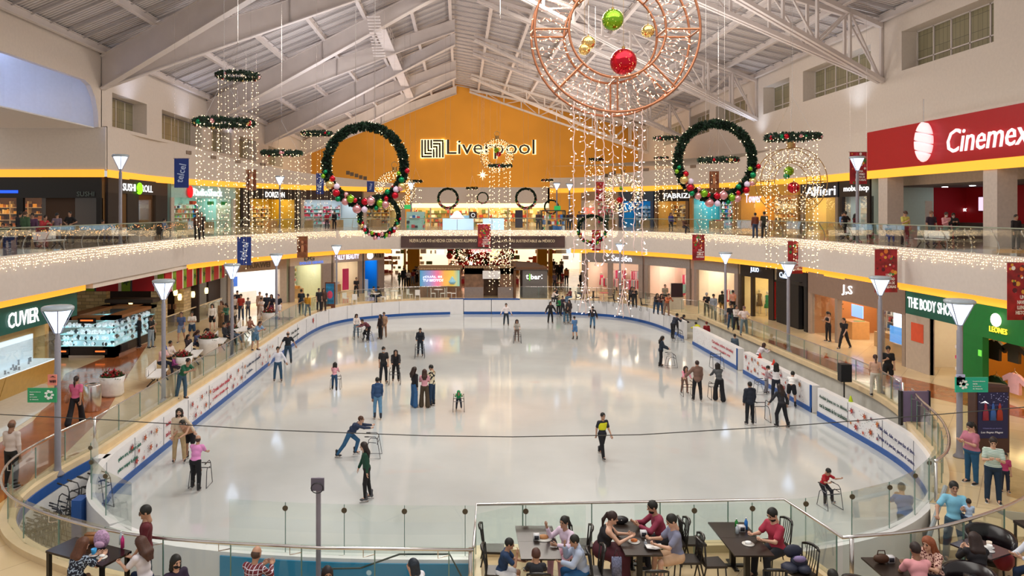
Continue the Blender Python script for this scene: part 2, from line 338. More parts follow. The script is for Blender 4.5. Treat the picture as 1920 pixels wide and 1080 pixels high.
# ---------------- gallery slab, fascia, cove
big = [(-34, 12), (36, 12), (36, 100), (-34, 100)]
atr = EDGE+[Vector((20.9, 12.01)), Vector((-17.3, 12.01))]
sheet('floor_gallery', [(-34, 12), (-17.3, 12)]+[tuple(p) for p in EDGE]+[(20.9, 12), (36, 12), (36, 86), (-34, 86)], [], 5.6, GALF)
sheet('ceiling_lower', [(-34, 12), (-17.3, 12)]+[tuple(p) for p in EDGE]+[(20.9, 12), (36, 12), (36, 96), (-34, 96)], [], 4.05, PLASTER)
g = Geo(); ribbon(g, EDGE, 3.98, 5.68, .12); struct(g.build('wall_fascia', mat('fascia_plaster_shaded', (.62, .56, .515), .8, noise=.03)))  # same plaster as the walls, darkened to put shade on the fascia
def sub(line, d0, d1, side):
    return [p for p in line if (p.x < 2) == (side < 0) and d0 <= p.y <= d1]
# glowing cove under the gallery
g = Geo()
def cove(a, b, side, drop=.34, inset=.32):
    P = sub(EDGE, a, b, side)
    if len(P) < 2: return
    d = inset if side < 0 else inset
    A = offset(P, .1); B = offset(P, inset)
    strip(g, A, B, 4.0, 4.0-drop)
cove(20, 34.9, -1); g.slab((-17.62, 16), (-17.62, 34.8), 3.66, 4.0, .05)
def resub(a, b, side, off=.28):
    P = [p for p in resample(EDGE, .5) if not (p.y > 65 and -5.6 < p.x < 9.6)]; P = [p for p in P if (p.x < 2) == (side < 0) and a <= p.y <= b]; return offset(P, off)
ribbon(g, resub(46.5, 65.9, -1), 3.62, 4.02, .05); ribbon(g, resub(16, 65.9, 1, .22), 3.62, 4.02, .05)
struct(g.build('trim_8', COVE))
# soffit slab over the recessed restaurant
g = Geo(); g.box(-24, -17.35, 35, 47, 3.72, 4.0); struct(g.build('trim_9', PLASTER))

# ---------------- ground facades (plan points left far -> )
GL = [(-18, 16), (-18, 34.8)]
# ---------------- upper facades
UL = smoothline([(-22.3, 46.5), (-22.8, 56), (-20.6, 66), (-16, 75), (-10, 81), (-6.2, 84)], 5)
UR = smoothline([(10.5, 86), (13.8, 84.4), (18, 79.5), (22.6, 73.5), (25.6, 66), (26.6, 58), (26.6, 48)], 5)+[Vector((26.6, 20))]
def up_wall(name, line, ztops, zb=9.95, t=.3):
    A = offset(line, t/2); B = offset(line, -t/2); n = len(line); g = Geo()
    zt = [ztops[0]+(ztops[1]-ztops[0])*max(0, min(1, (p.y-60)/24)) for p in line]
    vs = [(p.x, p.y, zb) for p in A]+[(p.x, p.y, zb) for p in B]+[(p.x, p.y, z) for p, z in zip(A, zt)]+[(p.x, p.y, z) for p, z in zip(B, zt)]
    fs = []
    for i in range(n-1): fs += [(i, i+1, 2*n+i+1, 2*n+i), (n+i+1, n+i, 3*n+i, 3*n+i+1), (2*n+i, 2*n+i+1, 3*n+i+1, 3*n+i), (i+1, i, n+i, n+i+1)]
    g.add(vs, fs); return struct(g.build(name, PLASTER))
up_wall('wall_upper_left', UL, (12.7, 10.4)); up_wall('wall_upper_right', UR, (12.6, 11.2))
g = Geo(); g.box(-32, -22.2, 46.35, 46.65, 9.95, 12.65); struct(g.build('wall_bay', PLASTER))
g = Geo(); g.slab((-32, 46.30), (-22.25, 46.30), 9.5, 9.98, .05); ribbon(g, offset(UL, -.16), 9.5, 9.98, .05); ribbon(g, offset(UR, -.16), 9.45, 9.97, .05); struct(g.build('trim_10', COVE))
# ledges on top of the upper facades
g = Geo(); g.add([(-22.9, 46.4, 12.62), (-22.9, 60, 12.62), (-30, 60, 12.62), (-32, 46.4, 12.62)], [(0, 1, 2, 3)]); strip(g, UR, [(30, p.y) for p in UR], 12.58, 12.58); struct(g.build('trim_11', PLASTER))
# ---------------- clerestory walls with deep window reveals
WINM, nt_, b_ = nodes_mat('frosted_panes')
tc = nt_.nodes.new('ShaderNodeTexCoord'); sx = nt_.nodes.new('ShaderNodeSeparateXYZ'); cb = nt_.nodes.new('ShaderNodeCombineXYZ'); br = nt_.nodes.new('ShaderNodeTexBrick'); br.offset = 0
br.inputs['Scale'].default_value = 1; br.inputs['Brick Width'].default_value = .36; br.inputs['Row Height'].default_value = .9; br.inputs['Mortar Size'].default_value = .012
br.inputs['Color1'].default_value = (.25, .225, .135, 1); br.inputs['Color2'].default_value = (.31, .28, .17, 1); br.inputs['Mortar'].default_value = (.12, .11, .08, 1)
nt_.links.new(tc.outputs['Object'], sx.inputs[0]); nt_.links.new(sx.outputs[1], cb.inputs[0]); nt_.links.new(sx.outputs[2], cb.inputs[1]); nt_.links.new(cb.outputs[0], br.inputs['Vector']); nt_.links.new(br.outputs['Color'], b_.inputs['Base Color'])
b_.inputs['Roughness'].default_value = .25
def clerestory(name, X, side, z0, z1, zs, zt, wins, y0, y1, n0):
    g = Geo(); t = .15; out = side
    def b(a, c, u, v): g.box(min(X, X+out*t), max(X, X+out*t), a, c, u, v)
    b(y0, y1, z0, zs); b(y0, y1, zt, z1)
    cur = y0
    for i, (a, c) in enumerate(wins):
        b(cur, a, zs, zt); cur = c
    b(cur, y1, zs, zt)
    for a, c in wins:     # reveals
        Xo = X+out*1.0; xa, xb = min(X+out*t, Xo), max(X+out*t, Xo)
        g.box(xa, xb, a-.1, a, zs-.1, zt+.1); g.box(xa, xb, c, c+.1, zs-.1, zt+.1); g.box(xa, xb, a, c, zs-.1, zs); g.box(xa, xb, a, c, zt, zt+.1)
    struct(g.build(name, PLASTER))
    for i, (a, c) in enumerate(wins):
        Xo = X+out*1.0; w_ = thing('window_%d' % (n0+i), None, None, (Xo, a, zs)); w_['kind'] = 'structure'
        g = Geo(); g.box(min(Xo, Xo+out*.05), max(Xo, Xo+out*.05), a, c, zs, zt); adopt(g.build('pane', WINM), w_)
        g = Geo(); k = max(2, int(round((c-a)/1.5)))
        for j in range(k+1): y = a+(c-a)*j/k; g.box(Xo-.06, Xo+.02, y-.04, y+.04, zs, zt)
        for z in (zs+.03, zs+(zt-zs)*.27 if side > 0 else zt-.05, zt-.03): g.box(Xo-.06, Xo+.02, a, c, z-.035, z+.035)
        adopt(g.build('window_frame', STEELW), w_)


clerestory('wall_left', -22.5, -1, 12.62, 18.6, 12.85, 15.05, [(47.9, 53.2), (55.9, 64.6), (67, 73), (75.5, 82), (87, 94)], 46.4, 112, 1)
clerestory('wall_right', 27, 1, 12.55, 20.6, 15.95, 18.35, [(28.5, 35.2), (37.4, 45.2), (48.6, 58.2), (60.6, 65.8), (69.5, 78), (80, 87), (90, 98)], 18, 112, 11)
# left wall of the bay with the arched opening
g = Geo()
pts = [(20, 15.2)]+[(44.4, 15.25)]+[(44.4+1.7*math.sin(a), 15.25-2.63*(1-math.cos(a))) for a in (.4, .8, 1.2, 1.57)]
for (a, b) in zip(pts, pts[1:]): g.hexa([(-22.5, a[0], a[1]), (-22.8, a[0], a[1]), (-22.8, b[0], b[1]), (-22.5, b[0], b[1])], [(-22.5, a[0], 18.6), (-22.8, a[0], 18.6), (-22.8, b[0], 18.6), (-22.5, b[0], 18.6)])
g.box(-22.8, -22.5, 46.1, 46.5, 12.6, 18.6)
struct(g.build('wall_bay_side', PLASTER))
g = Geo(); P = [(-22.9, 46.3), (-24.5, 45.6), (-26.8, 43.5), (-28.5, 39.5), (-29, 34), (-29, 18)]; ribbon(g, smoothline(P, 4), 12.6, 17.2, .1)
g.box(-29, -22.8, 18, 46.3, 17, 17.1); g.box(-29, -22.8, 18, 46.3, 12.55, 12.62)
struct(g.build('wall_bay_niche', WHITE))
# ---------------- end wall
g = Geo(); Q = [(-22.6, 0), (27.1, 0), (27.1, 19.75), (-.5, 26.65), (-22.6, 17.6)]; g.add([(x, 112, z) for x, z in Q]+[(x, 112.3, z) for x, z in Q], [(0, 1, 2, 3, 4), (9, 8, 7, 6, 5)]+[(i, 5+i, 5+(i+1) % 5, (i+1) % 5) for i in range(5)])
struct(g.build('wall_end', ORANGE))
# ---------------- roof
RX = -.5; RZ = 26.7; LE = 17.6; RE = 19.8
def roofz(x): return RZ-(RX-x)*(RZ-LE)/(RX+22.5) if x < RX else RZ-(x-RX)*(RZ-RE)/(27-RX)
g = Geo(); ys = 22
g.add([(-22.9, ys, roofz(-22.9)), (RX, ys, RZ), (27.3, ys, roofz(27.3)), (-22.9, 112.3, roofz(-22.9)), (RX, 112.3, RZ), (27.3, 112.3, roofz(27.3))], [(0, 1, 4, 3), (1, 2, 5, 4)])
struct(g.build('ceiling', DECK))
purl = None
xs = [-22.2, -18.6, -15, -11.4, -7.8, -4.2, -.9, 2.8, 6.3, 9.8, 13.3, 16.8, 20.3, 23.8, 26.7]
for i, x in enumerate(xs):
    z = roofz(x)-.08; g = Geo(); g.box(x-.15, x+.15, ys, 112, z-.44, z-.38); g.box(x-.04, x+.04, ys, 112, z-.4, z); g.box(x-.15, x+.15, ys, 112, z-.04, z)
    o = g.build('trim_%d' % (20+i), STEELW); struct(o)
    tag(o, None)
for i in range(len(xs)-1):   # cross ribs between the purlins, one object for each bay
    g = Geo(); a, b = xs[i]+.06, xs[i+1]-.06; y = ys+.5
    while y < 112:
        g.bar((a, y, roofz(a)-.16), (b, y, roofz(b)-.16), .07, .14); y += 1.75
    struct(g.build('trim_%d' % (40+i), mat('rib_steel', (.50, .46, .46), .5)))
# left plate girders in pairs
def girder(S, N, i, cat='beam'):
    """deep plate beam from the left wall at depth S up to the ridge at depth N"""
    p0 = Vector((-22.5, S, 0)); p1 = Vector((RX, N, 0)); n = 14; top = []; bot = []
    g = Geo(); dv = (p1-p0).normalized(); s = Vector((dv.y, -dv.x, 0))
    for k in range(n+1):
        t = k/n; q = p0.lerp(p1, t); zt = roofz(q.x)-.55; dep = 2.0-.95*t if t < .9 else 1.15
        top.append(Vector((q.x, q.y, zt))); bot.append(Vector((q.x, q.y, zt-dep+.02*0)))
    for k in range(n):
        a0, a1, b0, b1 = top[k], top[k+1], bot[k], bot[k+1]
        g.hexa([b0-s*.05, b1-s*.05, b1+s*.05, b0+s*.05], [a0-s*.05, a1-s*.05, a1+s*.05, a0+s*.05])
        g.hexa([b0-s*.28-Vector((0, 0, .07)), b1-s*.28-Vector((0, 0, .07)), b1+s*.28-Vector((0, 0, .07)), b0+s*.28-Vector((0, 0, .07))], [b0-s*.28, b1-s*.28, b1+s*.28, b0+s*.28])
        g.hexa([a0-s*.22, a1-s*.22, a1+s*.22, a0+s*.22], [a0-s*.22+Vector((0, 0, .06)), a1-s*.22+Vector((0, 0, .06)), a1+s*.22+Vector((0, 0, .06)), a0+s*.22+Vector((0, 0, .06))])
    if True:
        for t in (.5, .53): k = int(t*n); q = top[k]; r_ = bot[k]; g.hexa([r_-s*.2-dv*.04, r_-s*.2+dv*.04, r_+s*.2+dv*.04, r_+s*.2-dv*.04], [q-s*.2-dv*.04, q-s*.2+dv*.04, q+s*.2+dv*.04, q+s*.2-dv*.04])
    return g
ordn = ['nearest', 'second', 'third', 'fourth', 'fifth', 'sixth', 'seventh', 'eighth', 'farthest']
Gs = [(27, 34), (46.5, 39.5), (46.5, 53.5), (65.9, 58.7), (65.9, 72.7), (85.5, 78.5), (85.5, 92.5), (105, 98), (105, 111.5)]
for i, (S, N) in enumerate(Gs):
    o = girder(S, N, i).build('roof_beam', STEELW)
    tag(o, 'white deep plate beam from the left wall to the ridge, %s from the viewer' % ordn[i], 'beam', 'plate beams of the left roof slope')
def truss(S, N, k):
    """lattice girder from the right wall tip (depth S) to the ridge zone at depth N"""
    tip = Vector((26.9, S, 15.65)); xn = 1.5; node = Vector((xn, N, roofz(xn)-1.0)); L = 10
    T = thing('roof_truss', 'white open lattice roof truss meeting the right wall, %s from the viewer' % ordn[k], 'truss', (26.9, S, 15.65), 0, 'lattice trusses of the right roof slope')
    dv = (Vector((node.x, node.y, 0))-Vector((tip.x, tip.y, 0))).normalized(); s = Vector((dv.y, -dv.x, 0))
    bot = [tip.lerp(node, t/L) for t in range(L+1)]; top = [Vector((b.x, b.y, roofz(b.x)-.62)) for b in bot]
    g = Geo()
    for sg in (-1, 1): g.bar(tip+s*sg*.17, node+s*sg*.17, .2, .26)
    adopt(g.build('bottom_chord', STEELW), T)
    g = Geo(); g.bar(top[0], top[-1], .26, .3); adopt(g.build('top_chord', STEELW), T)
    for j in range(0, L):
        g = Geo(); g.bar(bot[j], top[j], .16, .16, up=s); adopt(g.build('strut', STEELW), T)
        g = Geo(); a, b = (bot[j], top[j+1]) if j % 2 == 0 else (top[j], bot[j+1]); g.bar(a, b, .11, .11, up=s); adopt(g.build('diagonal', STEELW), T)
for k, (S, N) in enumerate([(27.5, 18), (47.2, 37), (47.2, 43.5), (67.1, 56), (67.1, 62.5), (86.5, 77), (86.5, 84), (106, 99), (106, 111)]):
    if N > ys: truss(S, N, k)
# stair flight and catwalk under the roof, left of the ridge
T = thing('catwalk', 'steel catwalk with stair steps and railing hung under the roof near the ridge', 'catwalk', (-6.2, 66, 22.5))
g = Geo(); g.box(-7.2, -6.2, 62, 100, 22.6, 22.7); adopt(g.build('walkway', STEELW), T)
g = Geo()
for i in range(14): g.box(-7.2, -6.2, 61.6-i*.35, 61.9-i*.35, 22.5+i*.16-2.2, 22.55+i*.16-2.2)
adopt(g.build('stair', STEELW), T)
g = Geo()
for X in (-7.2, -6.2):
    for z in (23.2, 23.7): g.tube([(X, 62, z), (X, 100, z)], .03, 5)
    for y in range(62, 101, 2): g.tube([(X, y, 22.6), (X, y, 23.7)], .03, 5)
adopt(g.build('railing', STEELW), T)

# ================= rink boards
def board_run(line, name, label, m=BOARD, panel=2.4, gfx=None, zt=0.0, thick=.22, kick=True, cat='barrier'):
    T = thing(name, label, cat, (line[0].x, line[0].y, -1.2))
    outside = offset(line, thick/2)
    g = Geo(); ribbon(g, outside, -1.2, zt, thick); adopt(g.build('board', m), T)
    if kick:
        g = Geo(); ribbon(g, offset(line, -.015), -1.2, -1.0, .04); adopt(g.build('kick_strip', BLUE), T)
    P = resample(line, panel)
    for i, p in enumerate(P[1:-1]): d = (P[i+2]-P[i]).normalized(); g = Geo(); g.slab(p-d*.012, p+d*.012, -1.0, zt, .03); adopt(g.build('joint', mat('joint_grey', (.3, .3, .32), .6)), T)
    return T
BL = board_run(RINK_L, 'rink_board', 'long white rink barrier with star graphics along the left side and far curve')
BF = board_run(RINK_R, 'rink_board', 'curved white rink barrier with one red star and green text at the far right corner')
BN = board_run(RINK_RN[:], 'rink_board', 'white rink barrier under the glass panels along the near end with rhyme text', zt=-.02, thick=.26)
g = Geo(); O = offset(RINK_RN, .28); i0 = next(i for i, p in enumerate(O) if p.x < 1 and p.y < 18); ribbon(g, [p for p in O[i0-4:] if p.x > -5.6], -1.15, -.1, .03)
m, nt, b = nodes_mat('snow_blue_wrap'); tc = nt.nodes.new('ShaderNodeTexCoord'); vo = nt.nodes.new('ShaderNodeTexVoronoi'); vo.inputs['Scale'].default_value = 1.6; r = nt.nodes.new('ShaderNodeValToRGB')
r.color_ramp.elements[0].position = .08; r.color_ramp.elements[0].color = (.6, .8, .9, 1); r.color_ramp.elements[1].position = .11; r.color_ramp.elements[1].color = (.02, .25, .45, 1)
nt.links.new(tc.outputs['Object'], vo.inputs['Vector']); nt.links.new(vo.outputs['Distance'], r.inputs[0]); nt.links.new(r.outputs[0], b.inputs['Base Color'])
adopt(g.build('snowflake_wrap', m), BN)
# free standing board gates on the right side
def gate(y0, y1, label):
    T = thing('rink_board', label, 'barrier', (15, y0, -1.2))
    g = Geo(); g.box(15, 15.34, y0, y1, -1.2, -.05); adopt(g.build('board', BOARD), T)
    g = Geo(); g.box(14.96, 15, y0, y1, -1.2, -1.0); adopt(g.build('kick_strip', BLUE), T)
    g = Geo(); g.box(14.95, 15.0, y0, y0+.12, -1.2, -.04); adopt(g.build('end_strip', BLUE), T); return T
B1 = gate(39.9, 47.6, 'far white board section with red text on the right side of the rink')
B2 = gate(31.5, 39.1, 'middle white board section with red stars on the right side of the rink')
T = thing('rink_gate', 'plain white double rink gate with blue top rail at the far end', 'gate', (2, 61.5, -1.2))
for a, b in ((.45, 2.5), (2.55, 4.95), (-.75, .4)):
    if a < 0: continue
for a, b in ((.35, 2.6), (2.65, 5.0)):
    g = Geo(); g.box(a, b, 61.42, 61.62, -.98, .0); adopt(g.build('gate_leaf', BOARD), T)
    g = Geo(); g.box(a, b, 61.40, 61.64, -1.2, -.98); g.box(a, b, 61.40, 61.64, .0, .08); adopt(g.build('blue_rail', BLUE), T)
g = Geo(); g.box(-.85, .3, 61.42, 61.62, -1.2, .02); adopt(g.build('post_panel', BOARD), T)
g = Geo(); g.box(-.85, 5.0, 61.65, 62.3, -.1, .03); g.box(-1.1, 5.2, 61.9, 62.2, -1.2, -.1); adopt(g.build('threshold', BLUE), T)
# ================= shops
class Fr:
    """frame of an upright plane: u along p->q, v into the shop"""
    def __init__(s, p, q):
        s.p = Vector(p[:2]); s.q = Vector(q[:2]); s.L = (s.q-s.p).length; s.d = (s.q-s.p)/s.L; s.n = Vector((-s.d.y, s.d.x))
    def at(s, u, v, z): a = s.p+s.d*u+s.n*v; return Vector((a.x, a.y, z))
    def box(s, g, u0, u1, v0, v1, z0, z1, mi=0):
        c = [s.at(u, v, 0) for u, v in ((u0, v0), (u1, v0), (u1, v1), (u0, v1))]
        return g.hexa([(a.x, a.y, z0) for a in c], [(a.x, a.y, z1) for a in c], mi)
LITW = em('#fff0d8', 8.5, True); LITC = em('#eef6ff', 8.5, True); LITY = em('#ffdf9e', 9.0, True)
LETW = em('#ffffff', 1.15); LETB = em('#dcebff', 1.2)
PAL = {'warm': ['#b4463a', '#e8d9b8', '#c98b3e', '#6b7d4a', '#f3efe6'], 'pink': ['#e0457b', '#f0b7c8', '#f7f1ec', '#d43b4e', '#8fc4c4'],
       'tech': ['#2f6db5', '#e9eef2', '#2fae6a', '#c23b3b', '#20262c'], 'dark': ['#3a2a1e', '#c9a060', '#7c5a36', '#e4c88a', '#20180f'],
       'gold': ['#e8b84e', '#f2d88a', '#b06a28', '#fff0c0', '#5f3a1a'], 'white': ['#ffffff', '#e8f0f8', '#cfd8e0', '#9fb2c4', '#f4f4f4']}
def goods(T, f, u0, u1, v0, v1, rows, pal, fill=.8, hmax=.3, wmax=.3, name='merchandise'):
    ms = [hm(c) for c in PAL[pal]]; g = Geo()
    for z in rows:
        u = u0
        while u < u1-.05:
            w_ = rnd.uniform(.08, wmax)
            if rnd.random() < fill: f.box(g, u, min(u1, u+w_*.9), v0, v1, z, z+rnd.uniform(hmax*.5, hmax), rnd.randrange(5))
            u += w_
    o = ginto(g, name, ms, T); o['kind'] = 'stuff'; return o
def shop(p, q, z0, z1, zs, label, sign='#8f7f78', wall='#efe6d8', floor=None, light=None, depth=4.5, pal='warm', text=None, kind='shelf', openings=None, frame='#8f7f78', glass=True, fmul=1.0, letm=None):
    f = Fr(p, q); T = thing('shopfront', label, 'shop', (f.p.x, f.p.y, z0)); L = f.L
    g = Geo(); f.box(g, 0, L, 0, .12, zs, z1); ginto(g, 'sign_panel', hm(sign, .5), T)
    openings = openings or [(.35, L-.35)]
    cur = 0
    for a, b in openings+[(L, L)]:
        if a-cur > .01: g = Geo(); f.box(g, cur, a, 0, .25, z0, zs); ginto(g, 'pillar', hm(frame, .6), T)
        cur = b
    W = hm(wall, .7, noise=.02)
    g = Geo(); f.box(g, 0, L, depth, depth+.1, z0, z1); f.box(g, 0, .06, .12, depth, z0, z1); f.box(g, L-.06, L, .12, depth, z0, z1); ginto(g, 'inner_wall', W, T)
    g = Geo(); f.box(g, .06, L-.06, .12, depth, zs+.25, zs+.3); ginto(g, 'inner_ceiling', hm('#e9e4dc', .8), T)
    g = Geo()
    k = max(1, int(L/2))
    for i in range(k): u = L*(i+.5)/k; f.box(g, u-.45, u+.45, 1.2, depth-1.2, zs+.2, zs+.24)
    ginto(g, 'light_panel', light or LITW, T)
    if kind == 'shelf':
        g = Geo(); rows = [z0+.35+.42*i for i in range(int((zs-z0-.4)/.42))]
        for z in rows: f.box(g, .3, L-.3, depth-.45, depth-.02, z-.04, z)
        u = .3
        while u < L: f.box(g, u, u+.05, depth-.45, depth, z0, rows[-1]+.4); u += 1.2
        ginto(g, 'shelf', hm('#d8cfc0'), T); goods(T, f, .3, L-.3, depth-.4, depth-.12, rows, pal)
        g = Geo(); k = max(1, int(L/3))
        for i in range(k): u = L*(i+.5)/k; f.box(g, u-.6, u+.6, 1.6, 2.4, z0, z0+.8)
        ginto(g, 'display_table', hm('#b99568'), T); goods(T, f, L*.5/k-.5, L*.5/k+.5, 1.7, 2.3, [z0+.8], pal, .7, .25)
    elif kind == 'clothes':
        ms = [hm(c) for c in PAL[pal]]; g = Geo(); g2 = Geo()
        for (v, zt) in ((depth-.6, z0+1.9), (depth*.55, z0+1.25)):
            u = .6
            while u < L-.6:
                f.box(g2, u, min(L-.4, u+1.7), v-.02, v+.02, zt+.02, zt+.05)
                for e in (u, min(L-.4, u+1.7)-.03): f.box(g2, e, e+.03, v-.02, v+.02, z0, zt+.05)
                uu = u+.08
                while uu < u+1.6 and uu < L-.5:
                    hh = rnd.uniform(.6, 1.0); f.box(g, uu, uu+.06, v-.22, v+.22, zt-hh, zt, rnd.randrange(5)); uu += .085
                u += 2.2
        ginto(g2, 'clothes_rail', STEEL, T); o = ginto(g, 'hanging_clothes', ms, T); o['kind'] = 'stuff'
    elif kind == 'plain':
        g = Geo(); f.box(g, L*.25, L*.75, 2.0, 2.6, z0, z0+1.0); ginto(g, 'counter', hm('#f4f4f4', .3), T)
    if glass:
        for a, b in openings:
            for c_, d_ in (((a, a+(b-a)*.3), (b-(b-a)*.3, b)) if b-a > 3.2 else ((a, b),)): g = Geo(); f.box(g, c_, d_, .1, .115, z0+.1, zs); ginto(g, 'glass_pane', GLASSC, T)
    if text:
        for (t_, u0, u1, z, h, m_, *r_) in text:
            o = letters(t_, f.at(u0, 0, 0), f.at(u1, 0, 0), z, h, m_, None, width=abs(u1-u0), off=.05, depth=.025, bold=r_[0] if r_ else .01)
            adopt(o, T)
    return T, f
def uat(f, x):
    """u on the facade seen at photo column x"""
    k = (x-PX)/F; # X = k*D
    return (k*f.p.y-f.p.x)/(f.d.x-k*f.d.y)
def RXp(x, X=21.1): return (X, X*F/(x-PX))
# ---- ground, left
f = Fr((-18, 14), (-18, 34.8))
T = thing('shopfront', 'jewellery shop with dark green sign band, white lettering and lit sloping display window', 'shop', (-18, 30, 0))
g = Geo(); f.box(g, 0, f.L, 0, .15, 2.48, 3.62); ginto(g, 'sign_panel', hm('#0c5a50', .4), T)
adopt(letters('CUVIER', f.at(uat(f, 13), 0, 0), f.at(uat(f, 71), 0, 0), 3.0, .62, LETW, None, width=uat(f, 71)-uat(f, 13), off=.05, depth=.03, bold=.008), T)
g = Geo(); f.box(g, 0, 18.4, .5, .62, .0, 2.48); f.box(g, 18.1, 18.4, 0, 3, 0, 2.48); ginto(g, 'inner_wall', hm('#c9a66a', .5), T)
g = Geo(); c0 = [f.at(u, 0, 0) for u in (0, 18.3)]
for (u0, u1) in ((0, 14.6), (14.65, 18.3)):
    a0, a1 = f.at(u0, -.15, 0), f.at(u1, -.15, 0); b0, b1 = f.at(u0, .5, 0), f.at(u1, .5, 0); t0, t1 = f.at(u0, -.45, .95), f.at(u1, -.45, .95); e0, e1 = f.at(u0, .5, .95), f.at(u1, .5, .95)
    g.hexa([a0, a1, b1, b0], [t0, t1, e1, e0])
ginto(g, 'sloping_base', hm('#c39a4e', .35), T)
g = Geo(); f.box(g, 1, 18.1, -.43, .48, .95, 1.0); f.box(g, 1, 17.9, .40, .48, 1.0, 2.1); ginto(g, 'lit_display_back', em('#d8ecf8', .6, True), T)
g = Geo(); f.box(g, 1, 18.19, -.45, -.435, 1.0, 2.15); ginto(g, 'glass_pane', GLASSC, T); g = Geo(); f.box(g, 18.19, 18.2, -.45, .48, 1, 2.15); ginto(g, 'glass_pane', GLASSC, T)
g = Geo()
for i in range(70): u = rnd.uniform(3, 17.6); v = rnd.uniform(-.35, .3); h = rnd.uniform(.05, .22); g.lathe([(.05, 0), (.035, h*.6), (.05, h)], 6, f.at(u, v, 1.0))
o = ginto(g, 'jewellery_stand', hm('#8fa0b0', .3), T); o['kind'] = 'stuff'
g = Geo(); f.box(g, 12.4, 13.6, .25, .3, 1.1, 1.75); ginto(g, 'blue_poster', hm('#3c78b4'), T)
# restaurant with stone piers under a red and green valance
T = thing('restaurant_front', 'restaurant front with stone piers under a red valance with green leaf panels', 'restaurant', (-22.6, 44, 0))
f = Fr((-24.5, 44), (-17.6, 44)); f2 = Fr((-17.6, 44), (-17.35, 54.6))
g = Geo()
f.box(g, 0, uat(f, 199), 0, .5, 0, 2.64); ginto(g, 'stone_pier', STONE, T); g = Geo(); f.box(g, uat(f, 283), f.L, 0, .55, 0, 2.64)
ginto(g, 'stone_pier', STONE, T)
g = Geo(); f2.box(g, 3.5, 4.7, .2, .8, 0, 2.5); ginto(g, 'stone_pier', STONE, T)
RED = hm('#b3151f', .7); LIME = hm('#7d9a1e', .7); CREAM = hm('#e9dccb')
def valance(F_, L, z0, z1, seq, a0=0):
    u = a0; i = 0
    while u < L-.05:
        w_ = seq[i % len(seq)][0]; m_ = seq[i % len(seq)][1]; e = min(L, u+w_)
        g = Geo(); F_.box(g, u, e, -.08, 0, z0, z1); ginto(g, 'valance_panel', m_, T)
        if m_ is LIME and e-u > .3:
            g = Geo(); c = F_.at((u+e)/2, -.1, (z0+z1)/2); pts = []
            for k in range(10):
                r_ = (.26 if k % 2 == 0 else .11); a = k*math.pi/5+.3; pts.append(F_.at((u+e)/2+r_*math.sin(a), -.095, (z0+z1)/2+r_*math.cos(a)))
            g.add(pts, [tuple(range(10))]); ginto(g, 'leaf_motif', hm('#2c4a14'), T)
        u = e+.01; i += 1
valance(f, f.L, 2.62, 3.72, [(1.3, RED), (.18, CREAM), (.52, LIME), (.1, DARK)], uat(f, 152)-1.2)
valance(f2, f2.L-.3, 2.5, 3.72, [(.95, RED), (.15, CREAM), (.5, LIME)])
g = Geo(); f.box(g, 0, f.L+.3, 5, 5.2, 0, 3.7); f.box(g, uat(f, 199), uat(f, 283), 1.5, 1.7, 0, .95); f2.box(g, 8, 10.4, .25, .4, 0, 2.6); ginto(g, 'inner_wall', hm('#2a1a18', .7), T)
g = Geo()
for i in range(9): f.box(g, uat(f, 205)+i*.35, uat(f, 205)+i*.35+.16, 2.5, 2.7, 1.2, 1.5); 
ginto(g, 'back_bar', hm('#6a4528'), T)
for (x, y, D) in ((245, 566, 46.5), (337, 557, 47), (362, 552, 49), (387, 545, 51), (346, 542, 55), (329, 548, 46)):
    g = Geo(); c = pd(x, y, D); g.lathe([(.10, -.2), (.14, 0), (.10, .2)], 10, c); o = g.build('pendant_lamp', em('#ffdf90', 3.2, True), None, True)
    tag(o, 'small glowing pendant lamp hanging in the restaurant, %s' % {245: 'between the stone piers', 337: 'lowest one beside the right pier', 362: 'brightest one under the side valance', 387: 'in front of the purple wall', 346: 'at the back wall', 329: 'close behind the pier corner'}[x], 'lamp', 'restaurant pendant lamps')
g = Geo(); f2.box(g, .2, 10, -.02, .03, 0, 1.0); ginto(g, 'glass_screen', GLASS, T)
g = Geo(); f2.box(g, .2, 10, -.04, .05, 1.0, 1.05); ginto(g, 'screen_rail', BEIGE, T)
S = {}
T, f = shop((-17.2, 54.9), (-13.9, 59.4), 0, 3.7, 2.75, 'phone shop with plain grey brown sign band and dazzling white interior', '#9d8b7c', '#ffffff', light=em('#ffffff', 16, True), pal='white', kind='plain', frame='#a8998a', glass=False, openings=[(.3, 4.9)], text=[('HUAWEI', 1.7, 3.9, 3.2, .42, hm('#5c5450'))])
g = Geo(); f.box(g, 3.7, 4.1, 4.3, 4.35, 1.2, 2.0); ginto(g, 'round_logo', hm('#1c4fa0'), T)
T, f = shop((-13.7, 59.7), (-11.0, 63.4), 0, 3.7, 2.9, 'grocery shop with small blue lettering on beige band above a green doorway', '#c3b6a8', '#dfe8cf', pal='warm', text=[('DG', 1.5, 2.6, 3.45, .38, hm('#4a5a6a')), ('DOLCE GENOS', 1.0, 3.6, 3.08, .2, em('#4d7be0', 1))], openings=[(.5, 3.6)])
T, f = shop((-10.9, 63.6), (-8.7, 66.3), 0, 3.7, 2.9, 'beauty shop with purple outlined lettering and pale cream interior', '#a99a90', '#fff1dd', pal='white', openings=[(.2, 3.1)], text=[('SALLY BEAUTY', .2, 3.0, 3.35, .42, em('#e6e0ff', 1.6), .006)])
g = Geo(); f.box(g, 2.2, 2.9, 1.2, 1.25, .3, 2.2); ginto(g, 'pink_poster', hm('#e0327a'), T)
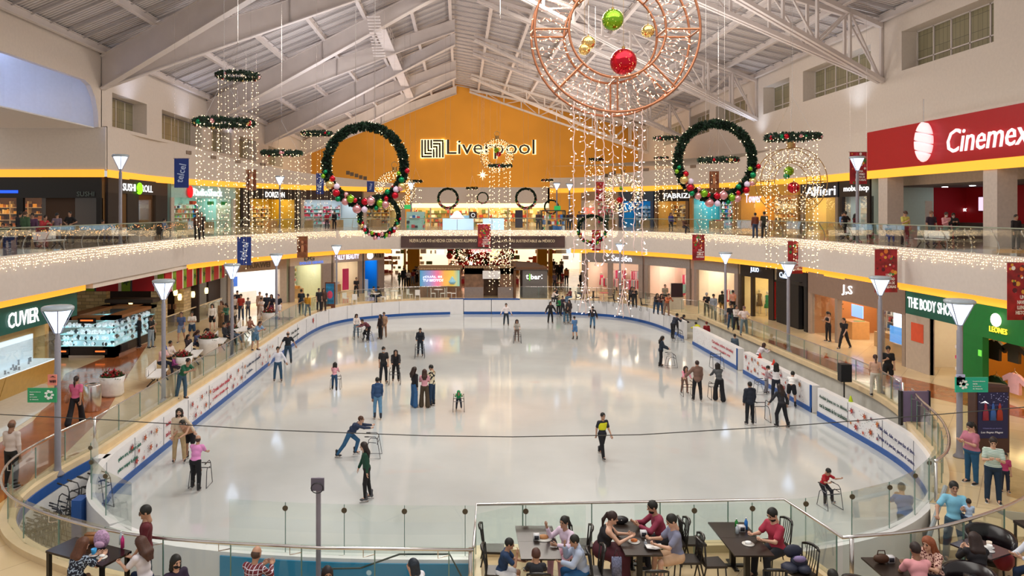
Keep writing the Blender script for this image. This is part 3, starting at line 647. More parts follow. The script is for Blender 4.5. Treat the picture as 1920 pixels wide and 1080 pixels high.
T, f = shop((-8.6, 66.4), (-6.9, 67.7), 0, 3.7, 2.9, 'phone carrier shop glowing blue with globe sign', '#a99a90', '#1fa3e8', light=em('#7fd0ff', 5, True), kind='plain', openings=[(.1, 1.5)], glass=False, text=[('AT&T', 1.05, 2.0, 3.35, .42, hm('#101418'))])
g = Geo(); g.ball(f.at(.55, -.1, 3.35), .32, 16, sc=(1, .3, 1)); ginto(g, 'globe_emblem', em('#e8f6ff', 1.5), T, True)
# passage under the gallery to the store behind the end wall
T = thing('store_entrance', 'bright two storey store entrance behind the kiosks with yellow columns and red christmas displays', 'entrance', (2, 88, 0))
f = Fr((-16, 94), (20, 94))
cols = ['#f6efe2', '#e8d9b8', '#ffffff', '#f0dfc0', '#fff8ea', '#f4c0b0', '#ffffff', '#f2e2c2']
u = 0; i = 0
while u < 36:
    w_ = 2.2+((i*37) % 5)*.35; g = Geo(); f.box(g, u, min(36, u+w_), 0, .2, 0, 4.0); ginto(g, 'glow_panel', em(cols[i % 8], .35 if i % 3 else .7), T); u += w_; i += 1  # panels glow by material, standing in for lit shops
for x0, x1, D in ((764, 786, 84), (1008, 1026, 84), (1030, 1036, 84), (757, 760, 80)):
    g = Geo(); a = xd(x0, D)[0]; b = xd(x1, D)[0]; g.box(a, b, D, D+1.2, 0, 4.04); ginto(g, 'yellow_column', hm('#e8a51c', .6), T)
g = Geo()
for i in range(16): u = 4+i*1.9; f.box(g, u, u+1.1, -3, -1.6, 3.9, 3.95)
ginto(g, 'ceiling_light', LITW, T)
f3 = Fr((-9, 88), (14, 88)); goods(T, f3, 0, 22, 0, .5, [0, .5, 1.0, 1.6, 2.3, 2.9], 'warm', .5, .5, .8)
g = Geo()
for (x, y, w_, h_, c) in ((826, 470, 16, 14, 0), (945, 480, 8, 26, 1), (1003, 487, 8, 14, 1), (1068, 470, 12, 10, 2)):
    a = pd(x-w_/2, y-h_/2, 87.5); b = pd(x+w_/2, y+h_/2, 87.5); g.box(a.x, b.x, 87.4, 87.5, b.z, a.z, c)
ginto(g, 'poster', [em('#ffffff', 1), hm('#c8501e'), em('#d8ecff', 1)], T)
# banner on the far fascia
T = thing('fascia_banner', 'long dark brown advertising banner with cream capitals on the far gallery edge', 'banner', (2, 65.5, 4.6))
g = Geo(); g.box(-5.2, 9.3, 65.48, 65.6, 4.12, 5.15); ginto(g, 'banner_cloth', mat('can_banner', hexc('#4a3430'), .5, noise=.35, nscale=.6), T)
adopt(letters('NUEVA LATA 410 ml HECHA CON MENOS ALUMINIO', xd(768, 65.5), xd(894, 65.5), 4.75, .30, hm('#f0dcb8'), None, width=5.95, off=.06, depth=.02, bold=.01), T)
adopt(letters('LA LATA MÁS SUSTENTABLE de MÉXICO', xd(928, 65.5), xd(1040, 65.5), 4.75, .30, hm('#f0dcb8'), None, width=5.3, off=.06, depth=.02, bold=.01), T)
# ---- ground, right
shop((10.9, 66.1), (15.4, 62.3), 0, 3.7, 2.85, 'fashion shop with pink lit windows under grey band and rounded white lettering', '#8b8380', '#ffe6dc', pal='pink', kind='clothes', openings=[(.5, 2.6), (3.0, 5.5)], text=[('Seasón', 3.0, 4.9, 3.3, .52, em('#eef4ff', 1.5), .006)])
shop((15.5, 62.1), (18.0, 57.9), 0, 3.7, 2.85, 'fashion shop window with red and pink clothes beside the lamp post', '#8b8380', '#ffe2d8', pal='pink', kind='clothes', openings=[(.4, 4.5)])
shop((18.2, 57.5), (20.0, 53.2), 0, 3.7, 2.85, 'shop window with green and white mannequins under plain grey band', '#8b8380', '#fff0dc', pal='pink', kind='clothes', openings=[(.3, 4.3)])
TJ, f = shop((20.1, 53.0), RXp(1450), 0, 3.7, 2.75, 'clothes shop with black sign band and mannequins in a tall window', '#1b1716', '#fff2cf', pal='pink', kind='clothes', light=LITY, frame='#33261c', openings=[(.15, 1.1), (1.3, 2.9)], text=[('JULIO', 1.15, 2.0, 3.25, .4, em('#cfe0ff', 1.6))])
g = Geo(); f.box(g, 3.2, 3.4, .1, .2, .1, 2.6); ginto(g, 'red_sale_sign', hm('#d8261c'), TJ)
a, b = RXp(1456), RXp(1513)
shop(a, b, 0, 3.7, 2.75, 'closed dark shop front with black panels and small pale blue lettering', '#14151b', '#0c0d12', light=hm('#222222'), kind='none', frame='#101014', glass=False, openings=[(3.2, 3.9)], text=[('Cala', .55, 1.7, 3.2, .36, em('#cfe6ff', 1.4))], depth=1)
a, b = RXp(1515), RXp(1697); 
T, f = shop(a, b, 0, 3.7, 2.45, 'phone shop with taupe sign band, brick inner wall and hanging ivy', '#8a7264', '#b5713a', pal='tech', depth=5, frame='#9a8676', openings=[(.3, 3.2), (3.5, 7.4), (7.7, 9.5)], text=[('J,S', uat(Fr(a, b), 1580), uat(Fr(a, b), 1600), 3.05, .6, LETW)], glass=False)
g = Geo(); f.box(g, .2, 9.5, 4.85, 4.95, 0, 3.0)
m, nt, b_ = nodes_mat('orange_brick'); tc = nt.nodes.new('ShaderNodeTexCoord'); sx = nt.nodes.new('ShaderNodeSeparateXYZ'); cb = nt.nodes.new('ShaderNodeCombineXYZ'); br = nt.nodes.new('ShaderNodeTexBrick')
br.inputs['Scale'].default_value = 1; br.inputs['Brick Width'].default_value = .3; br.inputs['Row Height'].default_value = .1; br.inputs['Mortar Size'].default_value = .01; br.inputs['Color1'].default_value = (.62, .27, .09, 1); br.inputs['Color2'].default_value = (.75, .38, .15, 1); br.inputs['Mortar'].default_value = (.5, .35, .2, 1)
nt.links.new(tc.outputs['Object'], sx.inputs[0]); nt.links.new(sx.outputs[1], cb.inputs[0]); nt.links.new(sx.outputs[2], cb.inputs[1]); nt.links.new(cb.outputs[0], br.inputs['Vector']); nt.links.new(br.outputs['Color'], b_.inputs['Base Color'])
ginto(g, 'brick_wall', m, T)
g = Geo(); f.box(g, 1.2, 2.4, 2.0, 2.05, 1.2, 1.9); ginto(g, 'screen', em('#7fa8ff', 1.2), T)
g = Geo(); f.box(g, 6.1, 7.3, 1.6, 1.65, 1.2, 2.4); ginto(g, 'white_screen', em('#e8f2ff', 2.0), T)
g = Geo(); f.box(g, 8.0, 9.3, .3, .35, .9, 1.7); ginto(g, 'screen', em('#5aa0e8', 1.2), T)
g = Geo(); f.box(g, 6.0, 7.4, 1.2, 2.2, 0, 1.0); f.box(g, 1.0, 2.4, 1.4, 2.4, 0, 1.0); f.box(g, 7.9, 9.3, .5, 1.2, 0, .8); ginto(g, 'counter', hm('#c9935a', .4), T)
for a_, b_2 in ((.35, 3.15), (7.75, 9.45)): g = Geo(); f.box(g, a_, b_2, .08, .095, .1, 2.45); ginto(g, 'glass_pane', GLASSC, T)
g = Geo()
for (u, v) in ((1.9, 1.0), (5.6, 3.4), (5.9, 3.5)):
    for k in range(130):
        z = 2.9-rnd.random()**.8*(1.2 if u < 3 else 2.6); c = f.at(u+rnd.gauss(0, .09), v+rnd.gauss(0, .06), z); a_ = Vector((rnd.uniform(-1, 1), rnd.uniform(-1, 1), rnd.uniform(-1, .2)))*.06; b2 = Vector((rnd.uniform(-1, 1), rnd.uniform(-1, 1), 0))*.045
        g.add([c-a_, c+b2, c+a_, c-b2], [(0, 1, 2, 3)])
o = ginto(g, 'hanging_ivy', hm('#23401a'), T); o['kind'] = 'stuff'
a, b = RXp(1698), RXp(1804)
fb = Fr(a, b)
T, f = shop(a, b, 0, 3.75, 2.55, 'cosmetics shop with deep green sign, white capitals and lit shelves', '#0a5a48', '#fff0d4', pal='warm', depth=4, frame='#b8a796', openings=[(1.75, fb.L-.15)], glass=False, text=[('THE BODY SHOP', uat(fb, 1704), uat(fb, 1790), 3.12, .5, LETW, .006)])
g = Geo(); f.box(g, .35, 1.75, .05, .2, 0, 2.55); ginto(g, 'white_panel', hm('#f6efe4'), T)
g = Geo(); f.box(g, .45, 1.35, -.02, .0, 1.35, 2.2); ginto(g, 'orange_poster', hm('#d85432'), T)
g = Geo(); f.box(g, 2.4, 3.9, .8, 1.2, 0, 1.6); ginto(g, 'dark_display', hm('#1c1a1e'), T); goods(T, f, 2.45, 3.85, .7, .8, [.4, .9, 1.35], 'pink', .8, .22)
a, b = RXp(1806), RXp(2060)
fb = Fr(a, b)
T, f = shop(a, b, 0, 3.95, 2.3, 'sports shop with bright green front, baseball emblem and jerseys on hangers', '#0b7a30', '#c8862a', depth=3, frame='#0b7a30', light=LITY, kind='none', glass=False, openings=[(1.15, fb.L-.3)])
c = f.at(uat(fb, 1873), -.12, 3.0)
g = Geo(); g.ball(c+Vector((0, 0, .12)), .27, 16, sc=(.4, 1, 1)); ginto(g, 'baseball_emblem', em('#fffbe8', 1.2), T, True)
adopt(letters('LEONES', f.at(uat(fb, 1860), 0, 0), f.at(uat(fb, 1888), 0, 0), 2.72, .22, em('#ffd23a', 1.2), None, width=.95, off=.05, depth=.03, bold=.008), T)
g = Geo(); f.box(g, .9, 1.1, -.01, .0, 1.5, 1.75); ginto(g, 'exit_plate', em('#6ad04a', .8), T)
g = Geo(); f.box(g, 1.2, fb.L-.3, 2.3, 2.4, 0, 2.6); ginto(g, 'wood_panel', hm('#c27a26', .5), T)
def jersey(loc, colr, trim, label):
    o = thing('jersey', label, 'clothing', loc, 90, 'jerseys on hangers in the green shop')
    g = Geo(); prof = [(-.28, 0), (-.30, .5), (-.55, .38), (-.62, .55), (-.22, .78), (-.08, .80), (0, .74), (.08, .80), (.22, .78), (.62, .55), (.55, .38), (.30, .5), (.28, 0)]
    g.add([(x, -.06, z-.8) for x, z in prof]+[(x, .06, z-.8) for x, z in prof], [tuple(range(13)), tuple(range(25, 12, -1))]+[(i, (i+1) % 13, 13+(i+1) % 13, 13+i) for i in range(13)])
    g.build('shirt', hm(colr), o); g = Geo(); g.box(-.2, .2, -.075, -.06, -.42, -.28); g.build('chest_band', hm(trim), o)
    g = Geo(); g.tube([(-.2, 0, -.02), (0, 0, .08), (.2, 0, -.02)], .012, 5); g.tube([(0, 0, .08), (0, 0, .2)], .008, 5); g.build('hanger', STEEL, o)
for (x, y, c1, c2, lb) in ((1866, 638, '#23211f', '#d8b04a', 'black jersey with gold chest band hanging upper row beside the doorway'), (1902, 642, '#3a3326', '#e8c14a', 'brown grey jersey with yellow chest band hanging upper row at the right'),
                           (1868, 705, '#16422a', '#d85a1e', 'dark green jersey with orange trim hanging in the lower row'), (1903, 700, '#f0b8bc', '#f7d0d0', 'pale pink jersey hanging in the lower row')):
    D = 21.9*F/(x-PX); jersey(pd(x, y, D), c1, c2, lb)
# ---- upper, left
Z0, Z1, ZS = 5.6, 9.55, 8.75
T, f = shop((-34, 46.4), (-22.5, 46.4), Z0, 9.5, 8.2, 'dark glass fronted bar with amber lit bottle shelves on the upper floor', '#15100e', '#6a4a20', pal='gold', depth=3.5, frame='#120e0c', light=em('#ffb85a', 9, True), openings=[(.2, 6.2), (6.6, 11.2)], glass=True, text=[('SUSHI', 10.0, 11.1, 8.45, .3, hm('#5d6a68'))])
g = Geo(); f.box(g, 3.0, 6.3, -.02, 0, 8.5, 8.68); ginto(g, 'blue_glow_strip', em('#2358ff', 1.2), T)  # thin emissive blue strip on the sign band
p, q = (-22.3, 46.9), (-22.75, 57.6); fs = Fr(p, q)
T, f = shop(p, q, Z0, Z1, 8.55, 'dark sushi restaurant front with white lettering and lime green spiral', '#2b211f', '#4a3424', pal='dark', depth=4, frame='#241c1c', light=em('#ffc070', 8, True), openings=[(1.6, 3.0), (5.0, 8.2)], text=[('SUSHI', uat(fs, 229), uat(fs, 253), 8.98, .5, LETW, .006), ('ROLL', uat(fs, 264), uat(fs, 285), 8.98, .5, LETW, .006)])
g = Geo(); pts = []
for k in range(40): a = k*.42; r_ = .05+.012*k; pts.append(f.at(uat(fs, 258.5)+r_*math.sin(a)*1.0, -.12, 8.98+r_*math.cos(a)*.8))
g.tube(pts, .06, 6); ginto(g, 'spiral_emblem', em('#8ef01e', 1.3), T)
p, q = (-22.7, 58.2), (-20.3, 67.0); fs = Fr(p, q)
T, f = shop(p, q, Z0, Z1, 8.45, 'electronics shop with bright mint interior and red round emblem', '#a8cfc9', '#bfe9e2', pal='tech', depth=4, frame='#c9bdb0', light=em('#dcfff6', 6, True), openings=[(.4, fs.L-.4)], text=[('RadioShack', uat(fs, 361), uat(fs, 416), 8.95, .62, em('#ffffff', 1.6), .006)])
g = Geo(); g.ball(f.at(uat(fs, 355), -.1, 8.95), .5, 16, sc=(.35, 1, 1)); ginto(g, 'round_emblem', em('#e0141e', 1), T, True)
for u_, c_ in ((2.5, '#d85a3a'), (5.0, '#1e9a4a'), (7.0, '#1e9a4a')): g = Geo(); f.box(g, u_, u_+.9, .1, .15, 7.9, 8.2); ginto(g, 'hanging_sign', hm(c_), T)
p, q = (-20.0, 67.6), (-16.2, 74.8); fs = Fr(p, q)
T, f = shop(p, q, Z0, Z1, 8.5, 'dark fronted shop with yellow inner wall and white lettering', '#1c1716', '#c9a82a', pal='gold', depth=4, frame='#2a1e1a', light=LITY, openings=[(1.2, fs.L-.5)], text=[('DORIZON', uat(fs, 497), uat(fs, 533), 8.95, .55, LETW, .006)])
p, q = (-16.1, 75.0), (-10.6, 80.6); fs = Fr(p, q)
shop(p, q, Z0, Z1, 8.5, 'upper shop with pink and blue displays beside the dark fronted one', '#3a2a26', '#d8e8f2', pal='pink', depth=4, frame='#c9b8a8', light=LITC, openings=[(.4, 7.4)])
p, q = (-10.5, 80.7), (-6.2, 84.2)
shop(p, q, Z0, Z1, 8.5, 'upper corner shop with yellow lit window next to the end wall', '#b8a088', '#ffe9a8', pal='gold', depth=3, frame='#c9b8a8', openings=[(.4, 5.0)])
# ---- upper far
T = thing('upper_storefront', 'wide white upper store front with glowing sign strip facing down the hall', 'shop', (2.2, 84, 5.6))
f = Fr((-5.6, 84), (10.2, 84))
g = Geo(); f.box(g, 0, f.L, 0, .3, 8.25, 10.05); ginto(g, 'fascia_panel', PLASTER, T)
g = Geo(); f.box(g, .1, f.L-.1, -.04, 0, 7.72, 8.22); ginto(g, 'sign_strip', em('#fff0c8', 1.1), T)
g = Geo(); f.box(g, 0, f.L, 3.5, 3.6, 5.6, 9); ginto(g, 'inner_wall', hm('#ffe2a0', .7), T)
g = Geo()
for i in range(7): f.box(g, .8+i*2.2, 2.0+i*2.2, 1, 2.4, 8.15, 8.2)
ginto(g, 'light_panel', LITY, T)
g = Geo()
for i in range(8): f.box(g, i*2.2, i*2.2+.16, 0, .2, 5.6, 7.72)
f.box(g, f.L-.2, f.L, 0, 3.5, 5.6, 10.0); f.box(g, 0, .2, 0, 3.5, 5.6, 10.0); ginto(g, 'pillar', hm('#d8c4a0'), T)
goods(T, f, .3, f.L-.3, 3.0, 3.4, [5.6, 6.1, 6.6, 7.1], 'warm', .8, .45, .5)
# ---- upper, right
def seg(x0, x1, *a, **k):
    """shop on the curved upper right facade between photo columns x0 and x1"""
    def onl(x):
        for A, B in zip(UR, UR[1:]):
            f_ = Fr(A, B); u = uat(f_, x)
            if -.01 <= u <= f_.L+.01: return f_.at(u, 0, 0)
        return Vector((26.6, 26.6*F/(x-PX), 0))
    p, q = onl(x0), onl(x1); return shop((p.x-.1, p.y-.1), (q.x-.1, q.y-.1), *a, **k)
seg(1091, 1160, Z0, Z1, 8.55, 'upper shop with red and white display beside the end wall', '#a88a70', '#ffe8d0', pal='pink', frame='#c9b8a8', depth=3, text=[('BE', .5, 2.0, 7.4, .7, em('#ff6a5a', 1))])
seg(1162, 1226, Z0, Z1, 8.4, 'upper shop glowing sky blue behind the gallery rail', '#3a4a5c', '#2fb0f0', pal='white', light=em('#9fdcff', 6, True), frame='#3a4a6a', depth=3, glass=False)
T, f = seg(1228, 1292, Z0, Z1, 8.35, 'upper shop with black sign and white lettering with round emblem', '#191412', '#e8c070', pal='gold', light=LITY, frame='#7a5a3a', depth=3, text=[('FABRIZIO', 1.3, 5.3, 8.9, .5, LETW, .01)])
seg(1294, 1380, Z0, Z1, 8.6, 'upper shop with teal glowing aisle and orange walls', '#6a3a1a', '#4fc0c8', pal='tech', light=LITC, frame='#b07a3a', depth=4)
T, f = seg(1382, 1498, Z0, Z1, 8.65, 'upper snack shop with purple lettering on yellow lit front', '#d09a3a', '#f0b85a', pal='gold', light=LITY, frame='#a8804a', depth=4, text=[('Tower', 1.6, 4.2, 8.5, .8, em('#e0d0ff', 1.3), .006)])
T, f = seg(1502, 1572, Z0, Z1, 8.35, 'upper shop with navy sign and bold white lettering', '#141824', '#f4dc9a', pal='gold', light=LITY, frame='#8a7a6a', depth=4, text=[('Alfieri', 1.0, 5.4, 8.85, .7, LETW, .006)])
T, f = seg(1575, 1632, Z0, Z1, 8.35, 'upper accessory shop with dark sign and bubbly white lettering', '#1a1412', '#c8e0d8', pal='tech', light=LITC, frame='#241a16', depth=4, text=[('mobushop', .7, 3.9, 8.85, .5, LETW, .006)])
# cinema hall
T = thing('cinema_front', 'cinema foyer with wide red sign wall, white ball emblem and red inner wall', 'cinema', (26.6, 40, 5.6))
g = Geo(); g.box(26.38, 26.44, 20, 47.9, 9.98, 12.45); ginto(g, 'red_sign_wall', hm('#b80d1c', .45, noise=.02), T)
pC = (26.38, 26.4*F/(1780-PX)); qC = (26.38, 26.4*F/(1937-PX)); adopt(letters('Cinemex', pC, qC, 11.12, 1.25, em('#ffe9ea', .95), None, width=pC[1]-qC[1], off=.1, depth=.06, bold=.0, italic=.2), T)
c = Vector((26.1, 26.2*F/(1735-PX), 11.28))
for k, (za, zb) in enumerate(((-1.12, -.62), (-.52, -.1), (0, .42), (.52, 1.05))):
    g = Geo(); vs = []; n = 20; rows = 5
    prof = []
    for i in range(rows+1): z = za+(zb-za)*i/rows; prof.append((.78*math.sqrt(max(.0, 1-(z/1.13)**2)), z))
    g.lathe(prof, n, (0, 0, 0), 0, .35, 1); g.v = [(c.x+x_, c.y+y_*math.cos(.2)-z_*math.sin(.2)*.6, c.z+z_+y_*math.sin(.25)) for x_, y_, z_ in g.v]; ginto(g, 'ball_emblem', em('#ffd9dc', .75), T, True)
g = Geo(); g.tube([c+Vector((0, 0, 1.1)), c+Vector((0, 0, 2.4))], .03, 6); ginto(g, 'hanger_rod', STEEL, T)
g = Geo()
for x0, x1 in ((1650, 1681), (1847, 1902)):
    ya, yb = 26.6*F/(x0-PX), 26.6*F/(x1-PX)
    y1_, y0_ = 26.6*F/(x0-PX), 26.6*F/(x1-PX); 
    g = Geo(); g.box(26.5, 27.5, y1_-.98, y1_, 5.6, 9.98); ginto(g, 'pillar', hm('#cfc2b8', .6), T)
g = Geo(); g.box(33, 33.1, 20, 56, 5.6, 9.6); g.box(26.8, 33, 48.2, 48.4, 5.6, 9.6); ginto(g, 'red_inner_wall', hm('#c0101e', .6, noise=.02), T)
g = Geo(); g.box(28.5, 33, 20, 48.2, 8.9, 9.0); ginto(g, 'dropped_ceiling', hm('#6a6668', .8), T)
g = Geo(); g.box(26.6, 28.5, 20, 48.2, 9.6, 9.7); g.box(28.45, 28.5, 20, 48.2, 9, 9.6); ginto(g, 'white_soffit', hm('#d8ccc0', .8), T)
g = Geo()
for y in (30, 34, 38, 41, 44, 46.5): g.lathe([(.16, 0), (.16, .04)], 12, (30.5, y, 8.87))
ginto(g, 'downlight', em('#ffffff', 14, True), T)
g = Geo(); g.box(31.6, 32.4, 34, 47, 5.6, 6.65); ginto(g, 'ticket_counter', hm('#3a2a26', .4), T)
for x0, x1 in ((1733, 1765), (1837, 1870)):
    g = Geo(); ya, yb = 32.9*F/(x0-PX), 32.9*F/(x1-PX); za = CZ+(395-373)*ya/F*1.0; g.box(32.8, 32.95, yb, ya, 7.35, 8.3); ginto(g, 'screen_case', BLACK, T)
    g = Geo(); g.box(32.78, 32.8, yb+.3, ya-.06, 7.4, 8.25); ginto(g, 'screen', em('#f2c8e8', 1.3), T)
a = (32.9, 32.9*F/(1779-PX)); b = (32.9, 32.9*F/(1815-PX)); adopt(letters('Cinemex', a, b, 7.5, .3, em('#ffffff', 1), None, width=a[1]-b[1], off=.08, depth=.04, bold=.008, italic=.25), T)
g = Geo(); g.ball((32.85, (a[1]+b[1])/2, 7.95), .25, 12, sc=(.3, 1, 1)); ginto(g, 'small_ball_emblem', hm('#e8d8d8'), T, True)
# vents and small square windows on the plaster bands
k = 0
for (line, side, rng) in ((UL, -1, ((350, 286), (397, 295), (443, 303), (490, 308))), (UR, 1, ((1302, 312), (1213, 318)))):
    for (x, y) in rng:
        for A, B in zip(line, line[1:]):
            f_ = Fr(A, B); u = uat(f_, x)
            if 0 <= u <= f_.L:
                c = f_.at(u, -.16, 0); z = CZ-(y-PY)*c.y/F; g = Geo(); f_.box(g, u-.35, u+.35, -.22, -.14, z-.14, z+.14); o = g.build('air_vent', hm('#8a7868')); k += 1
                tag(o, 'small grey air vent grille on the upper plaster band, %s' % ['nearest on the left side', 'second on the left side', 'third on the left side', 'farthest of the left four', 'beside the big right wreath', 'far one on the right side'][k-1], 'vent', 'air vents'); break
for (side, line, rng) in ((-1, UL, ((651, 324), (658.5, 326.5), (667, 329), (675, 332), (683, 334))), (1, UR, ((1139, 329), (1146, 326), (1153, 324)))):
    for j, (x, y) in enumerate(rng):
        for A, B in zip(line, line[1:]):
            f_ = Fr(A, B); u = uat(f_, x)
            if 0 <= u <= f_.L:
                c = f_.at(u, -.16, 0); z = CZ-(y-PY)*c.y/F; g = Geo(); f_.box(g, u-.22, u+.22, -.17, -.12, z-.2, z+.2); o = struct(g.build('window_%d' % (30+j+(10 if side > 0 else 0)), hm('#6a5a4a', .3))); break
# ================= balustrades
def balustrade(line, name_label, zb, h, pane=1.5, rail_r=.025, post='clip', rail=True, in_off=0, glass_top=None, cat='railing', name='balustrade', pm=None):
    T = thing(name, name_label, cat, (line[0].x, line[0].y, zb)); P = resample([Vector((p.x, p.y)) for p in line], pane)
    if (P[-1]-Vector(line[-1][:2])).length > .3: P.append(Vector(line[-1][:2]))
    for a, b in zip(P, P[1:]):
        d = (b-a).normalized()*.012; g = Geo(); g.slab(a+d, b-d, zb, zb+(glass_top or h), .014); ginto(g, 'glass_pane', GLASS, T)
        if post == 'clip': g = Geo(); n = Vector((-d.y, d.x)).normalized(); g.slab(b-d*.9, b+d*.9, zb+h*.1, zb+h-.02, .02); ginto(g, 'pane_edge', mat('pane_edge', (.16, .27, .23), .2), T)
    if rail:
        g = Geo(); L_ = offset(line, in_off); g.tube([(p.x, p.y, zb+h) for p in L_], rail_r, 8); ginto(g, 'handrail', STEEL, T, True)
        if in_off:
            for p, q in zip(resample(line, pane), resample(L_, pane*1.0)):
                g = Geo(); g.tube([(p.x, p.y, zb+h-.16), (q.x, q.y, zb+h-.16), (q.x, q.y, zb+h)], .011, 5); ginto(g, 'rail_bracket', STEEL, T)
    return T
balustrade(OUT_NEAR, 'long curved glass balustrade with steel handrail bounding the near left walkway', .14, .94, 1.4, .03, in_off=-.12)
TL = resample([Vector(p) for p in TERR], .3)+[Vector(TERR[-1])]
balustrade([Vector(p) for p in TERR], 'angular glass balustrade around the table terrace with straight steel handrail', .16, .92, 1.5, .03)
balustrade(OUT_R, 'curved glass balustrade from the terrace corner past the stairs', .12, .96, 1.5, .033)
balustrade(SIDE_L, 'glass balustrade with thin top rail running along the left rink side', .12, .96, 1.6, .02)
balustrade(SIDE_FR, 'dim glass balustrade at the far right curve in front of the cafe tables', .04, 1.0, 1.6, .015)
i_ = next(i for i, p in enumerate(SIDE_R) if p.y < 27.3)
balustrade(SIDE_R[:i_+1], 'glass balustrade with steel rail along the right rink side walkway', .12, .96, 1.6, .025)
balustrade(SIDE_R[i_+2:], 'curved glass balustrade with heavy steel handrail at the near right corner', .0, 1.08, .9, .04, in_off=.14)
g = Geo(); g.tube([(-11.1, 22.5, 0), (-11.1, 22.5, 1.08)], .035, 8); 
# rink glass on the near boards
def rink_glass(line, label, h=1.08):
    T = thing('rink_glass', label, 'glass screen', (line[0].x, line[0].y, -.02)); P = resample(line, 1.3)
    for a, b in zip(P, P[1:]):
        d = (b-a).normalized()*.015; g = Geo(); g.slab(a+d, b-d, -.02, h, .014); ginto(g, 'glass_pane', GLASS, T)
    for a in P[1:-1]:
        d = (P[1]-P[0]).normalized(); g = Geo(); g.lathe([(.0, -.01), (.06, -.01), (.06, .01), (.0, .01)], 12, (0, 0, 0)); g.v = [(a.x+x, a.y-.02+z, .96+y) for x, y, z in g.v]; ginto(g, 'round_clip', hm('#5a4e3c', .3), T)
        g = Geo(); g.slab(a-d*.008, a+d*.008, 0, h, .018); ginto(g, 'pane_edge', MATS['pane_edge'], T)
    return T
Gm = offset(RINK_RN, .13)
rink_glass([p for p in Gm if p.x > 3 and p.y < 20.2], 'row of clear rink glass panels with round clips at the near right curve')
rink_glass([p for p in Gm if -6.6 < p.x <= 3 and p.y < 18], 'row of clear rink glass panels with round clips in front of the blue snowflake wrap')
Gl = [p for p in offset(RINK_RN, .13) if p.x < -7.5]+[p for p in offset(RINK_L, .13) if p.y < 22.6][1:]; rink_glass(Gl, 'rink glass panels at the near left corner beside the walker store')
# curved posts and rails of the gallery
def gallery(line, label, posts=True):
    T = thing('gallery_balustrade', label, 'railing', (line[0].x, line[0].y, 5.66)); P = resample(line, 1.55)
    sgn = 1
    for a, b in zip(P, P[1:]):
        d = (b-a).normalized()*.01; g = Geo(); g.slab(a+d, b-d, 5.68, 6.72, .012); ginto(g, 'glass_pane', GLASS, T)
        if posts:
            n = Vector((-d.y, d.x)).normalized(); pts = []
            for k in range(7):
                t = k/6; off = .28*math.sin(t*math.pi*.62)-.02; q = a-n*(-.12-.24*(1-(t*1.1-.2)**2)*.8); q = a+n*(.06+.30*math.sin(math.pi*min(1, t*.95+.05))); pts.append((q.x, q.y, 5.3+1.28*t))
            q = a+n*.06; pts.append((q.x+n.x*.0, q.y, 6.66)); g = Geo(); g.tube(pts, .024, 5); ginto(g, 'curved_post', STEEL, T, True)
    g = Geo(); g.tube([(p.x, p.y, 6.73) for p in line], .028, 6); ginto(g, 'handrail', hm('#8c9482', .3), T, True)
    return T
EA = resample(EDGE, .5)
gallery([p for p in EA if p.x < 0 and p.y < 63.5 and p.y > 17], 'upper gallery glass rail with curved steel posts on the left side')
gallery([p for p in EA if p.y >= 63.5], 'upper gallery glass rail at the far end above the brown banner')
gallery([p for p in EA if p.x > 5 and p.y < 63.5 and p.y > 17], 'upper gallery glass rail with curved steel posts on the right side')
WARM = em('#ffcf86', 7.0); WARM2 = em('#ffdca8', 5.0); COOLW = em('#ffe9dc', 4.0)
def icicles(line, label, step=.13, r=.021):
    g = Geo(); P = resample(offset(line, -.12), step)
    for i, p in enumerate(P):
        ln = .16+.16*((i*7) % 5)/4+.16*abs(math.sin(i*.55)); k = 0; z = 5.60
        while z > 5.56-ln-.06*(i % 2): g.dot((p.x+rnd.uniform(-.02, .02), p.y+rnd.uniform(-.03, .03), z+rnd.uniform(-.03, .03)), r*rnd.uniform(.7, 1.15)); z -= .12
    o = g.build('icicle_lights', WARM2); return tag(o, label, 'fairy lights', 'icicle lights on the gallery edge', 'stuff')
icicles([p for p in EA if p.x < 0 and p.y < 63.5 and p.y > 24], 'warm icicle fairy lights hanging along the left gallery edge')
icicles([p for p in EA if p.y >= 63.5], 'dense golden icicle fairy lights above the brown banner at the far end', .13, .03)
icicles([p for p in EA if p.x > 5 and p.y < 63.5 and p.y > 24], 'warm icicle fairy lights hanging along the right gallery edge')
# fairy lights along the left gallery rail inside
g = Geo()
for p in resample([q for q in EA if q.x < 0 and 26 < q.y < 50], .13): g.dot((p.x-.45+rnd.uniform(-.05, .05), p.y, 6.45+.12*math.sin(p.y*2.2)+rnd.uniform(-.1, .1)), .02)
tag(g.build('fairy_light_garland', em('#ffa860', 5)), 'amber fairy light garland swagged behind the left gallery glass', 'fairy lights', kind='stuff')
# ================= lamp posts
def make_lamp():
    T = thing('street_lamp', 'x', 'lamp post', (0, 0, 0)); P = hm('#8a8790', .35)
    g = Geo(); g.lathe([(.17, 0), (.17, .04), (.10, .12), (.085, .3), (.08, 3.8), (.06, 3.82), (.06, 4.0)], 14); a = g.build('pole', P, T, True)
    g = Geo(); g.lathe([(.07, 3.98), (.12, 4.12), (.34, 4.60), (.34, 4.62)], 18); b = g.build('lamp_shade', em('#cfe2ff', 1.9, True), T, True)
    g = Geo(); g.lathe([(.40, 4.62), (.42, 4.66), (.42, 4.70), (.36, 4.74), (0, 4.76)], 18); c = g.build('lamp_cap', hm('#a9b4bd', .25), T, True)
    g = Geo()
    for k in range(4): a_ = k*math.pi/2+.5; g.tube([(.08*math.cos(a_), .08*math.sin(a_), 3.95), (.41*math.cos(a_), .41*math.sin(a_), 4.64)], .014, 5)
    d = g.build('lamp_bracket', P, T)
    return T, [(a, []), (b, []), (c, []), (d, [])]
